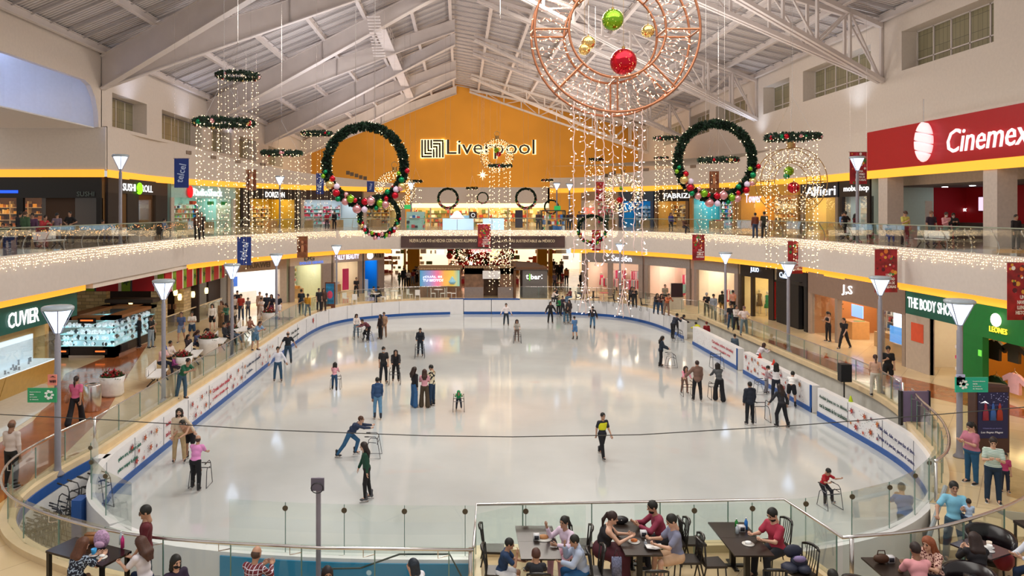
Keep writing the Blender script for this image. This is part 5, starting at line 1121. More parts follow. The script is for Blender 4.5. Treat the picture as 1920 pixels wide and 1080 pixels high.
g = Geo(); c = pd(921, 506, 62.68); g.box(c.x-.15, c.x+.18, 62.66, 62.7, c.z-.08, c.z-.04); g.box(c.x, c.x+.08, 62.66, 62.7, c.z-.04, c.z+.16); ginto(g, 'skate_picture', hm('#222222'), T)
T = thing('kiosk', 'grey and wood kiosk with white and green lettering behind the far rink barrier', 'kiosk', (6.5, 62.6, 0))
a = pd(963, 500, 62.6); b = pd(1026, 560, 62.6)
g = Geo(); g.box(a.x, a.x+.2, 62.6, 65.4, 0, 2.9); g.box(a.x, b.x, 62.6, 65.4, 2.35, 2.6); ginto(g, 'wood_frame', hm('#6a4426', .5), T)
g = Geo(); g.box(a.x+.75, b.x, 62.5, 65.2, 0, 2.4); ginto(g, 'grey_body', hm('#6a6360'), T)
g = Geo(); g.hexa([(a.x, 62.4, 2.4), (b.x+.1, 62.4, 2.4), (b.x+.1, 65.6, 2.4), (a.x, 65.6, 2.4)], [(a.x+.1, 63.4, 2.95), (b.x-.6, 63.4, 2.8), (b.x-.6, 65.6, 2.8), (a.x+.1, 65.6, 2.95)]); ginto(g, 'sloped_roof', hm('#4a3222'), T)
txt(T, 't', 986, 991, 519, 62.4, 9, LETW, .05); txt(T, 'bar', 995, 1014, 519, 62.4, 9, LETW, .05, .02)
g = Geo(); c = pd(993, 519, 62.4); g.box(c.x-.025, c.x+.025, 62.33, 62.4, c.z-.3, c.z+.25); ginto(g, 'green_bar', em('#6ad02a', 1.2), T)
g = Geo(); 
for k in (0, 1): c = pd(1016, 516+6*k, 62.4); g.ball(c, .05, 8)
ginto(g, 'dot_mark', LETW, T)
# red christmas display and tree beyond the kiosks
T = thing('christmas_display', 'crowded red and gold christmas display under the far gallery', 'christmas decoration', (1, 76, 0))
g = Geo(); ms = [hm('#a01420'), hm('#c22a2a'), hm('#e8e0d4'), hm('#6a3a1e'), hm('#1e4a22')]
for k in range(170): x = rnd.uniform(842, 962); c = pd(x, rnd.uniform(468, 512), rnd.uniform(75, 78)); c.z = max(.12, c.z); g.ball(c, rnd.uniform(.10, .34), 8, rnd.randrange(5))
o = ginto(g, 'ornament_pile', ms, T, True); o['kind'] = 'stuff'
g = Geo(); a = pd(884, 462, 74.6); b = pd(922, 472, 74.6); g.box(a.x, b.x, 74.5, 74.6, b.z, a.z); ginto(g, 'pink_sign', em('#ff9aa4', .9), T)
g = Geo(); a = pd(893, 474, 78.2); b = pd(918, 500, 78.2); g.box(a.x, b.x, 78.2, 78.3, b.z, a.z); ginto(g, 'red_backdrop', hm('#8a0c1c'), T)
g = Geo(); g.box(-2, 6, 75, 78.4, 0, .45); ginto(g, 'platform', hm('#b8202c'), T)
g = Geo()
for k in range(300): c = pd(rnd.uniform(846, 966), rnd.uniform(464, 500), 74.3); g.dot(c, .04)
o = ginto(g, 'fairy_lights', WARM2, T); o['kind'] = 'stuff'
# upper far furniture
T = thing('ice_cream_counter', 'white and pale blue upper counter with cloud shaped crown at the far end', 'counter', (1.2, 70, 5.6))
g = Geo(); g.box(pd(830, 0, 70).x, pd(888, 0, 70).x, 70, 71, 5.6, 6.65); g.box(pd(906, 0, 70).x, pd(945, 0, 70).x, 70, 71, 5.6, 6.65); ginto(g, 'counter_front', em('#bfdcf8', .75), T)
g = Geo(); c = pd(857, 404, 70.2); g.lathe([(.75, -.35), (.6, -.1), (.42, .1), (.3, .3), (.06, .45)], 14, c, sy=.4); ginto(g, 'cone_crown', em('#ffe6ea', .9), T, True)
g = Geo(); g.box(pd(843, 0, 70).x, pd(880, 0, 70).x, 70.3, 70.9, 6.65, 6.95); ginto(g, 'glass_top', hm('#9fd0e8', .2), T)
T = thing('glass_kiosk', 'mint glass kiosk on the far upper gallery left of the pale blue counter', 'kiosk', (-4.5, 69.5, 5.6))
g = Geo(); g.box(pd(762, 0, 69.5).x, pd(796, 0, 69.5).x, 69.5, 71.5, 5.6, 7.3); ginto(g, 'case', hm('#9fc8c4', .15), T)
goods(T, Fr((pd(763, 0, 69.4).x, 69.4), (pd(795, 0, 69.4).x, 69.4)), 0, 1.7, -.05, .05, [5.8, 6.2, 6.7], 'tech', .6, .3, .35)
T = thing('dark_kiosk', 'black framed glass kiosk on the far upper gallery at the right', 'kiosk', (9, 69.5, 5.6))
g = Geo(); x0, x1 = pd(1016, 0, 69.5).x, pd(1060, 0, 69.5).x
for x in (x0, x1): g.box(x-.04, x+.04, 69.4, 71.4, 5.6, 7.4)
g.box(x0, x1, 69.4, 71.4, 7.35, 7.45); ginto(g, 'black_frame', BLACK, T)
goods(T, Fr((x0, 69.6), (x1, 69.6)), 0, x1-x0, 0, .3, [5.6, 6.1, 6.6], 'tech', .8, .45, .3)
for (x0_, y0_, x1_, y1_, lb, c_) in ((966, 394, 980, 427, 'dark purple totem sign on the far upper gallery', '#2a1c2e'), (880, 397, 894, 410, 'brown square sign with white ring on the far upper gallery', '#2a1a14')):
    T, a, b = board_sign(x0_, y0_, x1_, y1_, 69.0, lb, c_)
    if x0_ == 880: g = Geo(); c = pd(887, 403.5, 68.9); g.tube([c+Vector((.17*math.cos(k*.5), 0, .17*math.sin(k*.5))) for k in range(13)], .02, 5); ginto(g, 'white_ring', LETW, T)
for (x, y, D) in ((764, 388, 68), (1045, 390, 76)):
    T, a, b = board_sign(x-6, y-4, x+6, y+4, D, 'small green exit sign on the far upper level, %s' % ('left of the white store front' if x < 900 else 'right of it by the lamp posts'), em('#2fae5a', .5), 'exit_sign'); hang(T, [(a.x+.05, D-.02, a.z), (b.x-.05, D-.02, a.z)], .008)
# benches
def make_bench():
    T = thing('bench', 'x', 'bench', (0, 0, 0)); W_ = hm('#e4e2e0', .35)
    g = Geo(); g.box(-.9, .9, -.25, .25, .42, .47); a = g.build('seat', W_, T)
    g = Geo(); g.box(-.9, .9, .24, .29, .50, .85); b = g.build('backrest', W_, T)
    ch = [(a, []), (b, [])]
    for x in (-.6, .6):
        g = Geo(); g.tube([(x, -.3, .02), (x, -.1, .3), (x, -.2, .42)], .03, 6); g.tube([(x, .3, .02), (x, .05, .3), (x, .25, .45), (x, .27, .8)], .03, 6); ch.append((g.build('leg', BLACK, T), []))
    return T, ch
BT, BC = make_bench(); first = True
for (x, y, z, rz, lb) in ((-12.9, 31.6, 0, 100, 'white bench under the seated man in the blue cap'), (-12.9, 36.0, 0, 100, 'white bench with two seated women beside the poinsettia planter'), (-12.8, 39.6, 0, 100, 'white bench with a seated couple between two planters'), (-12.7, 43.5, 0, 100, 'white bench farther back by the tall planter'),
                          (-18.6, 33.6, 5.6, 90, 'white bench behind the left gallery glass, nearest the left edge'), (-18.6, 41.0, 5.6, 90, 'white bench behind the left gallery glass by the upper lamp post'), (22.4, 42.4, 5.6, -90, 'white bench behind the right gallery glass near the upper lamp post'), (22.3, 35.0, 5.6, -90, 'white bench behind the right gallery glass in front of the cinema')):
    if first: BT.location = (x, y, z); BT.rotation_euler = (0, 0, R(rz)); BT['label'] = lb; BT['group'] = 'white mall benches'; first = False
    else: proto_copy(BT, BC, (x, y, z), rz, lb, 'white mall benches')
# planters
def make_planter():
    T = thing('planter', 'x', 'plant', (0, 0, 0)); g = Geo(); g.lathe([(.36, 0), (.44, .1), (.42, .5), (.50, .80), (.46, .80), (.42, .70), (0, .70)], 24); a = g.build('pot', hm('#e6e2e0', .3), T, True)
    g = Geo(); g2 = Geo(); rr = random.Random(3)
    for k in range(420):
        an = rr.uniform(0, 6.283); q = rr.random()**.5*.46; z = .74+.34*(1-(q/.5)**2)*rr.random(); c = Vector((q*math.cos(an), q*math.sin(an), z)); o_ = Vector((rr.uniform(-1, 1), rr.uniform(-1, 1), rr.uniform(-.3, .5))).normalized()*.09; s_ = o_.cross(Vector((0, 0, 1))).normalized()*.04
        (g2 if z > .83 and rr.random() < .7 else g).add([c-o_, c+s_, c+o_, c-s_], [(0, 1, 2, 3)])
    return T, [(a, []), (g.build('leaves', hm('#2c4a1c'), T), []), (g2.build('red_bracts', hm('#a01a22'), T), [])]
PT, PC = make_planter(); first = True
for (x, y, lb, s_) in ((-13.9, 29.6, 'white round planter with red poinsettias beside the steel bin', 1.0), (-12.7, 33.9, 'poinsettia planter between the seated man and the masked women', .95), (-12.9, 38.0, 'white poinsettia planter behind the two seated women', 1.1), (-12.9, 41.6, 'poinsettia planter behind the seated couple', 1.0), (-12.2, 47.6, 'white poinsettia planter nearest the white phone shop', 1.1)):
    if first: PT.location = (x, y, 0); PT['label'] = lb; PT['group'] = 'poinsettia planters'; first = False; PT.scale = (s_,)*3
    else: proto_copy(PT, PC, (x, y, 0), 0, lb, 'poinsettia planters', s_)
T = thing('litter_bin', 'tall brushed steel cylinder bin beside the near white planter', 'bin', (-13.6, 27.4, 0))
g = Geo(); g.lathe([(.28, 0), (.30, .03), (.30, .95), (.28, .98), (.12, 1.0)], 24, (-13.6, 27.4, 0)); ginto(g, 'bin_body', STEEL, T, True); g = Geo(); g.lathe([(.12, .99), (.11, 1.005)], 16, (-13.6, 27.4, 0)); ginto(g, 'bin_opening', BLACK, T)
# totems
T = thing('screen_totem', 'standing advertising screen in wood frame with blue and red picture on the left walkway', 'sign', (-11.6, 52.5, 0)); c = px(619, 577, 0)
g = Geo(); g.box(c.x-.38, c.x+.38, c.y-.08, c.y+.08, 0, 1.95); ginto(g, 'frame', hm('#6a3a26'), T); g = Geo(); g.box(c.x-.31, c.x+.31, c.y-.1, c.y-.08, .3, 1.85); ginto(g, 'screen', mat('totem_print', hexc('#2f7fae'), .3, noise=.5, nscale=3), T)
g = Geo(); g.ball((c.x, c.y-.1, 1.0), .22, 10, sc=(1, .1, 1.4)); ginto(g, 'red_figure', hm('#d8486a'), T)
T = thing('info_totem', 'dark navy poster stand with three robed figures near the right lamp post', 'sign', (17.0, 21.6, 0)); x0, x1, D = pd(1833, 0, 22.6).x, pd(1889, 0, 22.6).x, 22.6
g = Geo(); g.box(x0-.06, x1+.06, D, D+.35, 0, 2.0); g.hexa([(x0-.06, D, 2.0), (x1+.06, D, 2.0), (x1+.06, D+.35, 2.0), (x0-.06, D+.35, 2.0)], [(x0+.2, D+.1, 2.12), (x1+.06, D+.1, 2.05), (x1+.06, D+.35, 2.05), (x0+.2, D+.35, 2.12)]); ginto(g, 'stand_body', hm('#4a2c24', .4), T)
g = Geo(); g.box(x0, x1, D-.02, D, .45, 1.85); ginto(g, 'poster', hm('#1a1c4e', .4), T)
for k, (c1, x_) in enumerate((('#a0304a', .25), ('#3a6ab8', .5), ('#b03a2a', .72))):
    g = Geo(); cx = x0+(x1-x0)*x_; g.lathe([(.10, 0), (.09, .25), (.04, .38), (.05, .44), (.02, .52)], 8, (cx, D-.03, 1.0), sy=.2); ginto(g, 'printed_figure', hm(c1), T, True)
txt(T, 'GALERÍAS', 1853, 1880, 759, D-.02, 3.5, hm('#5a5a9a'), .01); txt(T, 'TÓMATE LA FOTO', 1842, 1878, 803, D-.02, 2.4, hm('#8a8ac8'), .01); txt(T, 'Los Reyes Magos', 1839, 1880, 811, D-.02, 4.5, hm('#e8e8f4'), .01, italic=.2)
g = Geo(); c = pd(1846, 756, D-.03); g.add([c+Vector((-.12, 0, 0)), c+Vector((.02, 0, .07)), c+Vector((.14, 0, -.02)), c+Vector((0, 0, .02))], [(0, 3, 2, 1)]); ginto(g, 'white_mark', LETW, T)
g = Geo()
for k in range(30): g.ball((rnd.uniform(x0, x1), D-.025, rnd.uniform(1.5, 1.83)), .012, 6)
o = ginto(g, 'printed_stars', hm('#c8c8ff'), T); o['kind'] = 'stuff'
T, a, b = board_sign(1258, 531, 1280, 557, 55.5, 'dark poster stand beside the far right barrier end', '#2a1420'); g = Geo(); g.box(a.x-.1, b.x+.1, 55.5, 55.9, -1.2, b.z); ginto(g, 'white_base', hm('#c9bcae'), T)
T = thing('standing_panel', 'purple grey framed panel standing at the opening of the right balustrade', 'panel', (15.6, 25.2, 0)); a = pd(1690, 733, 25.6); b = pd(1740, 795, 25.6)
g = Geo(); g.box(a.x, b.x, 25.55, 25.62, .1, a.z); ginto(g, 'panel', mat('purple_board', hexc('#7a6a8a'), .4, noise=.2, nscale=1), T); g = Geo(); g.box(a.x-.08, a.x, 25.5, 25.65, 0, a.z+.02); g.box(b.x, b.x+.03, 25.5, 25.65, 0, a.z+.02); ginto(g, 'dark_edge', BLACK, T)
# cones, speaker, cable, post with plate
for (x, y, c_, lb, X) in ((1595, 755, '#c8e010', 'small yellow training cone on the right barrier top', 15.2), (1425, 676, '#e0381c', 'small red training cone on the right barrier near the opening', 15.2), (1451, 690, '#e0381c', 'small red training cone beside the long haired woman at the right barrier', 15.2)):
    D = X*F/(x-PX); g = Geo(); T = thing('training_cone', lb, 'cone', (X, D, -.05)); g.lathe([(.12, 0), (.12, .02)], 12, (X, D, -.05)); ginto(g, 'base', hm(c_), T); g = Geo(); g.lathe([(.09, .02), (.025, .24), (.02, .25)], 12, (X, D, -.05)); ginto(g, 'cone_body', hm(c_, .5), T, True)
T = thing('loudspeaker', 'black loudspeaker on a short stand behind the right rink barrier', 'speaker', (15.9, 30.6, -1.2))
g = Geo(); c = Vector((15.9, 30.6, .35)); g.hexa([c+Vector(v) for v in ((-.22, -.2, 0), (.22, -.2, 0), (.17, .2, 0), (-.17, .2, 0))], [c+Vector(v) for v in ((-.22, -.2, .72), (.22, -.2, .72), (.17, .2, .72), (-.17, .2, .72))]); ginto(g, 'cabinet', hm('#101014', .6), T); g = Geo(); g.box(15.71, 16.09, 30.385, 30.4, .4, 1.0); ginto(g, 'grille', hm('#1a1a1e', .9), T)
g = Geo(); g.tube([(15.9, 30.6, -1.2), (15.9, 30.6, .36)], .03, 8); g.lathe([(.3, 0), (.3, .03)], 12, (15.9, 30.6, -1.2)); ginto(g, 'stand', BLACK, T)
g = Geo(); g.tube([pd(x, y, 12) for x, y in ((-40, 775), (200, 787), (500, 806), (800, 817), (960, 819), (1200, 815), (1500, 797), (1760, 777), (1960, 760))], .008, 5); tag(g.build('overhead_cable', hm('#3a3a38')), 'thin dark cable sagging across the hall above the rink', 'cable')
T = thing('sign_post', 'grey steel post with square back plate and cable coil by the near railing', 'post', (-2.85, 15.0, -1.2)); X = pd(597, 0, 14.8).x
g = Geo(); g.tube([(X, 14.8, -1.2), (X, 14.8, 2.05)], .05, 8); ginto(g, 'post', hm('#8a8490', .4), T); g = Geo(); g.box(X-.13, X+.13, 14.7, 14.74, 1.83, 2.08); ginto(g, 'square_plate', hm('#6a6474'), T); g = Geo(); g.tube([(X+.12*math.cos(k*.5), 14.66, 1.9+.1*math.sin(k*.5)) for k in range(24)], .01, 4); ginto(g, 'cable_coil', BLACK, T); g = Geo(); g.lathe([(.12, 0), (.12, .03)], 12, (X, 14.8, -1.2)); ginto(g, 'foot', hm('#6a6474'), T)
g = Geo(); g.tube([px(605, 1062, .4)+Vector((0, -.1, 0)), Vector((-2.0, 14.9, .2)), Vector((-1.2, 14.75, .55)), Vector((-.2, 14.6, .62)), Vector((.05, 14.5, .2)), Vector((.05, 14.5, -.8))], .018, 6); tag(g.build('loose_cable', hm('#2a3a38')), 'dark loose cable drooping behind the near railing', 'cable')
# posts at rail corners
for (x, y, z0, z1, lb) in ((.2, 13.85, 0, 1.08, 'steel newel post where the near railing meets the terrace'), (7.55, 14.25, 0, 1.08, 'steel newel post at the right corner of the terrace railing'), (12.1, 18.8, -1.2, 1.08, 'tall steel newel post at the head of the stairs'), (-11.15, 22.6, 0, 1.1, 'steel newel post at the corner of the left balustrade'), (16.3, 27.2, 0, 1.08, 'slim dark newel post at the end of the right balustrade')):
    g = Geo(); g.tube([(x, y, z0), (x, y, z1)], .04, 10); tag(g.build('newel_post', STEEL, None, True), lb, 'post')
# stairs down to the ice level on the near right
T = thing('staircase', 'beige stone stairs going down to the rink level behind the near right railing', 'stairs', (10.5, 15.5, -1.2))
for k in range(7):
    z = -1.2+.171*(k+1); y0 = 15.0+k*.30; xa = 9.8+(y0-15)*.62; g = Geo(); g.hexa([(xa, y0, z-.171), (13.2, y0, z-.171), (13.2, 18.5, z-.171), (11.95, 18.5, z-.171)], [(xa, y0, z), (13.2, y0, z), (13.2, 18.5, z), (11.95, 18.5, z)]); ginto(g, 'step', BEIGE, T)
g = Geo(); g.slab((9.65, 14.95), (11.85, 18.5), -1.2, (-.35, .06), .14); ginto(g, 'side_wall', hm('#d8cdbc'), T)
g = Geo(); g.tube([(9.75, 15.2, -.15), (10.1, 16.0, .2), (11.75, 17.9, .72)], .05, 8); ginto(g, 'grey_handrail', hm('#8a9498', .4), T)
# walkers
def make_walker():
    T = thing('skating_aid', 'x', 'walking frame', (0, 0, 0)); ST = hm('#55565c', .25, metal=.6); ch = []
    for s_ in (-1, 1):
        x = s_*.28; g = Geo(); g.tube([(x*.93, .26, .83), (x*.95, -.12, .83), (x, -.2, .74), (x*1.08, -.32, .02), (x*1.08, .30, .02), (x, .18, .55), (x*.95, .1, .62), (x*.97, -.17, .60)], .014, 6); ch.append((g.build('side_frame', ST, T), []))
        g = Geo(); g.tube([(x*.93, .28, .83), (x*.94, .12, .83)], .022, 6); ch.append((g.build('grip', BLACK, T), []))
    for z in (.72, .55): g = Geo(); g.tube([(-.275, -.2, z), (.275, -.2, z)], .015, 6); ch.append((g.build('crossbar', BLACK if z > .6 else ST, T), []))
    return T, ch
KT, KC = make_walker(); KN = [0]
def walker(x, y, z, rz, label, sc=1):
    if KN[0] == 0: KT.location = (x, y, z); KT.rotation_euler = (0, 0, R(rz)); KT.scale = (sc,)*3; KT['label'] = label; KT['group'] = 'skating frames'; KN[0] = 1; return KT
    return proto_copy(KT, KC, (x, y, z), rz, label, 'skating frames', sc)
for i in range(11):
    r_ = i % 4; c_ = i//4
    walker(-10.95+.16*r_+.05*c_, 18.2+.62*c_+.13*r_, -1.2, 62, 'parked skating frame in the packed cluster, %s' % ('row nearest the viewer', 'middle row', 'row nearest the blue post')[c_]+(', outermost', ', second from outside', ', third from outside', ', innermost')[r_], .95)
for i in range(3): walker(-10.55+.14*i, 20.3+.25*i, -1.0, 60, 'taller parked skating frame leaning by the blue gate post, %s' % ('nearest', 'middle', 'farthest')[i], 1.15)
T = thing('rink_gate', 'blue rink gate post with white block beside the parked skating frames', 'gate', (-8.9, 19.3, -1.2)); g = Geo(); g.box(-9.98, -9.72, 19.0, 19.4, -1.2, -.05); ginto(g, 'blue_panel', BLUE, T)
g = Geo(); g.box(-10.95, -10.6, 22.1, 22.5, -1.2, .0); ginto(g, 'white_block', WHITE, T)
# ---- star graphics and rhymes on the boards
SC = ['#8a2436', '#b4402c', '#9a4a22', '#4a3a5a', '#b8742c']
def star(f_, u, z, r_, c_, T, n=7, off=-.02):
    g = Geo(); P = [f_.at(u, off, z)]+[f_.at(u+rr_*math.sin(k*math.pi/n), off, z+rr_*math.cos(k*math.pi/n)) for k in range(2*n) for rr_ in [r_ if k % 2 == 0 else r_*.42]]
    g.add(P, [(0, 1+(k+1) % (2*n), 1+k) for k in range(2*n)]); ginto(g, 'printed_star', hm(c_, .5), T)
    g = Geo(); g.add([f_.at(u+r_*.25*math.sin(k), off-.004, z+r_*.25*math.cos(k)) for k in range(6)], [(5, 4, 3, 2, 1, 0)]); ginto(g, 'star_centre', hm('#e0603a'), T)
def dots(f_, u0, u1, T, n, off=-.018):
    g = Geo()
    for k in range(n):
        u = rnd.uniform(u0, u1); z = rnd.uniform(-.92, -.08); s_ = .018; g.add([f_.at(u+s_*math.sin(j*1.05), off, z+s_*math.cos(j*1.05)) for j in range(6)], [(5, 4, 3, 2, 1, 0)], rnd.randrange(3))
    o = ginto(g, 'printed_dots', [hm('#3a3a6a'), hm('#b03a3a'), hm('#3a7a6a')], T); o['kind'] = 'stuff'
def cluster(f_, u, T, w_=2.2, nst=9):
    lay = [(-.45, -.25, .17), (-.22, -.5, .10), (0, -.22, .16), (.22, -.18, .10), (.42, -.26, .15), (-.3, -.78, .17), (-.05, -.85, .10), (.2, -.68, .17), (.42, -.78, .10), (-.48, -.72, .09)]
    for k, (a, z, r_) in enumerate(lay[:nst]): star(f_, u+a*w_, z, r_, SC[k % 5], T, 7 if r_ > .12 else 9)
    dots(f_, u-w_*.6, u+w_*.6, T, 60)
def rhyme(f_, u0, u1, lines, c_, T):
    for k, s_ in enumerate(lines): adopt(letters(s_, f_.at(u0, 0, 0), f_.at(u1 if k == 0 else u0+(u1-u0)*min(1, len(s_)/len(lines[0])), 0, 0), -.32-.34*k, .17, hm(c_), None, width=(u1-u0)*min(1, len(s_)/len(lines[0])), off=.02, depth=.008, bold=.015), T)
FL = Fr((-10.57, 22.5), (-10.57, 50)); uL = lambda x: uat(FL, x)
rhyme(FL, .1, 2.0, ('No quiero oro, ni quiero plata', 'yo quiero romper la piñata'), '#2c6a5a', BL)
cluster(FL, uL(262)+.4, BL); rhyme(FL, uL(310), uL(347)-.2, ('Andale Juana no te dilates', 'con la canasta de los cacahuates'), '#a8283a', BL); cluster(FL, (uL(358)+uL(397))/2, BL, 2.4); rhyme(FL, uL(398), uL(430), ('Ciruelas sobre ciruelas', 'y sobre ciruelas una.'), '#b4283a', BL)
cluster(FL, (uL(432)+uL(460))/2, BL, 2.6); rhyme(FL, uL(462), uL(487), ('La piñata tiene cacahuates', 'la piñata...'), '#2a3a5a', BL); cluster(FL, (uL(489)+uL(510))/2, BL, 3.0); rhyme(FL, uL(546), uL(560), ('Dale, dale, dale', 'no pierdas el tino'), '#2a3a3a', BL)
FM = Fr((-10.5, 49.6), (-10.3, 53.0)); star(FM, 2.6, -.35, .28, '#b02a2a', BL); dots(FM, .4, 3.2, BL, 50)
FR1 = Fr((14.98, 47.5), (14.98, 40.0)); rhyme(FR1, 3.6, 7.0, ('Ciruelas sobre ciruelas', 'y sobre ciruelas una'), '#b03040', B1); dots(FR1, .2, 3.3, B1, 50)
FR2 = Fr((14.98, 39.0), (14.98, 31.6)); cluster(FR2, 1.1, B2, 1.8); rhyme(FR2, 2.3, 3.9, ('Ciruelas sobre ciruelas', 'y sobre ciruelas una'), '#c03038', B2); cluster(FR2, 5.5, B2, 2.2, 10)
FR3 = Fr((14.98, 30.9), (14.98, 24.6)); rhyme(FR3, .12, 2.35, ('Andale Juana no te dilates,', 'con la canasta de los cacahuates.'), '#234a3c', BN); cluster(FR3, 3.55, BN, 2.0, 10); FR6 = Fr((14.97, 26.5), (14.40, 23.2)); rhyme(FR6, .1, 3.1, ('Dale, dale, dale, no pierdas el tino.', 'Porque si lo pierdes, pierdes el camino.'), '#252a60', BN)
FR4 = Fr((12.6, 60.0), (14.3, 56.9)); star(FR4, .3, -.35, .28, '#b02a2a', BF); dots(FR4, .6, 2.3, BF, 50); FR5 = Fr((14.3, 56.8), (14.9, 53.4)); rhyme(FR5, .2, 3.0, ('No quiero oro ni plata', 'yo quiero romper la piñata'), '#2c6a5a', BF)
# ---- tables and chairs
BLK = hm('#17130f', .3)
def make_chair():
    T = thing('dining_chair', 'x', 'chair', (0, 0, 0)); ch = []
    g = Geo(); g.poly([(-.21, -.22), (.21, -.22), (.19, .2), (-.19, .2)], .43, .475); ch.append((g.build('seat', hm('#241c18', .35), T), []))
    g = Geo(); g.tube([(-.21, .24, .90), (-.12, .285, .93), (0, .30, .94), (.12, .285, .93), (.21, .24, .90)], [.02, .028, .03, .028, .02], 7)
    for x in (-.12, -.06, 0, .06, .12): g.tube([(x*.9, .19, .47), (x, .25, .7), (x, .28, .92)], .009, 5)
    ch.append((g.build('backrest', BLK, T, True), []))
    for sx_ in (-1, 1):
        g = Geo(); g.tube([(sx_*.19, .30, 0), (sx_*.185, .2, .45), (sx_*.21, .24, .9)], [.014, .018, .014], 6); ch.append((g.build('leg', BLK, T, True), []))
        g = Geo(); g.tube([(sx_*.2, -.22, 0), (sx_*.19, -.19, .44)], .015, 6); ch.append((g.build('leg', BLK, T, True), []))
    return T, ch
CT, CC = make_chair(); CN = [0]
def chair(x, y, rz, label, T0=None, group='black slatted dining chairs', z=0):
    if CN[0] == 0: CT.location = (x, y, z); CT.rotation_euler = (0, 0, R(rz)); CT['label'] = label; CT['group'] = group; CN[0] = 1; return
    proto_copy(CT, CC, (x, y, z), rz, label, group)
def table(x0, x1, y0, y1, label, z=.75, n=2, c='#2a211c'):
    T = thing('dining_table', label, 'table', ((x0+x1)/2, (y0+y1)/2, 0))
    for k in range(n):
        a = y0+(y1-y0)*k/n; b = y0+(y1-y0)*(k+1)/n; g = Geo(); g.box(x0, x1, a+.003, b-.003, z-.03, z); ginto(g, 'tabletop', hm(c, .28), T)
        g = Geo(); cx, cy = (x0+x1)/2, (a+b)/2; g.box(cx-.05, cx+.05, cy-.05, cy+.05, .02, z-.03); g.box(cx-.25, cx+.25, cy-.05, cy+.05, 0, .03); g.box(cx-.05, cx+.05, cy-.25, cy+.25, 0, .03); ginto(g, 'pedestal', BLK, T)
    return T
table(1.17, 1.95, 14.12, 15.62, 'dark rectangular table where the boys and the girl in pink sit'); table(3.2, 3.93, 14.28, 15.85, 'dark rectangular table between the woman in maroon skirt and the man in grey'); table(5.3, 6.07, 14.26, 15.8, 'dark rectangular table of the man in the red shirt'); table(7.7, 8.38, 12.9, 14.2, 'dark table with brown handbag in front of the man in pink', n=1)
for (x, y, rz, lb) in ((.7, 15.2, 88, 'black slatted chair, farther one left of the table with the boys'), (.72, 14.25, 85, 'black slatted chair under the boy in the navy polo'), (1.42, 13.45, 178, 'black slatted chair behind the boy in the black tee'), (2.42, 15.15, -95, 'black slatted chair behind the girl in pink'), (2.5, 14.25, -90, 'black slatted chair under the boy in the grey hoodie'),
                       (2.55, 15.45, 90, 'empty black chair left of the woman in the maroon skirt'), (2.72, 14.1, 86, 'black chair with a hanging checked bag in front of the maroon skirt'), (3.55, 13.55, 180, 'black slatted chair at the near end of the middle table'), (4.5, 15.5, -90, 'black slatted chair behind the bearded man'), (4.55, 14.75, -92, 'black slatted chair under the man in the grey tee'),
                       (4.9, 15.55, 92, 'empty black chair at the far left of the red shirted man table'), (4.98, 14.6, 95, 'empty black chair with glossy seat left of the red shirted man table'), (5.72, 13.6, 175, 'black chair at the near end of the red shirted man table'), (6.6, 15.45, -80, 'black chair behind the man in the red shirt'), (6.55, 14.2, -70, 'black chair piled with coats beside the man in the red shirt'), (6.1, 13.25, 150, 'chair with purple blue top rail at the bottom picture edge')):
    chair(x, y, rz, lb)
def tub(x, y, rz, label):
    T = thing('tub_chair', label, 'chair', (x, y, 0), rz, 'black leather tub chairs'); LEA = hm('#1c1418', .25)
    g = Geo(); A = [(.36*math.cos(a), .36*math.sin(a)*.95) for a in [R(-35+k*250/16) for k in range(17)]]; B = [(p[0]*1.22, p[1]*1.22) for p in A]; n = 17
    zt = [.68+.14*math.sin(math.pi*k/16) for k in range(17)]
    g.add([(p[0], p[1], .2) for p in B]+[(p[0]*.95, p[1]*.95, .2) for p in A]+[(p[0]*1.05, p[1]*1.05, z) for p, z in zip(B, zt)]+[(p[0], p[1], z) for p, z in zip(A, zt)], [f_ for i in range(n-1) for f_ in ((i, i+1, 2*n+i+1, 2*n+i), (n+i+1, n+i, 3*n+i, 3*n+i+1), (2*n+i, 2*n+i+1, 3*n+i+1, 3*n+i), (i+1, i, n+i, n+i+1))]+[(0, 2*n, 3*n, n), (n-1, 2*n-1, 4*n-1, 3*n-1)]); g.build('shell', LEA, T, True)
    g = Geo(); g.lathe([(.30, .2), (.34, .26), (.34, .42), (.28, .46), (0, .46)], 20); g.build('seat_cushion', LEA, T, True)
    for a in (45, 135, 225, 315): g = Geo(); g.tube([(.26*math.cos(R(a)), .26*math.sin(R(a)), 0), (.24*math.cos(R(a)), .24*math.sin(R(a)), .22)], .02, 6); g.build('leg', BLK, T)
for (x, y, rz, lb) in ((7.25, 13.1, 90, 'black leather tub chair left of the handbag table'), (9.35, 13.6, -75, 'black leather tub chair behind the woman in leopard print'), (9.7, 13.45, 170, 'black leather tub chair behind the dark haired woman'), (10.9, 15.2, -20, 'black leather tub chair at the far side of the cappuccino table'), (11.1, 13.5, -120, 'black leather tub chair cut by the right picture edge'), (-3.05, 12.75, 180, 'black padded chair back at the bottom edge beside the plaid shirt man'), (8.3, 12.9, 170, 'black leather tub chair under the man in pink')): tub(x, y, rz, lb)
T = thing('cafe_table', 'square dark glass table with cups and napkin box at the lower right', 'table', (10.3, 14.6, 0), 25); g = Geo(); g.box(-.38, .38, -.38, .38, .72, .75); g.build('tabletop', hm('#3a2e30', .15), T); g = Geo(); g.lathe([(.26, 0), (.26, .02), (.04, .04), (.04, .72)], 14); g.build('pedestal', BLK, T)
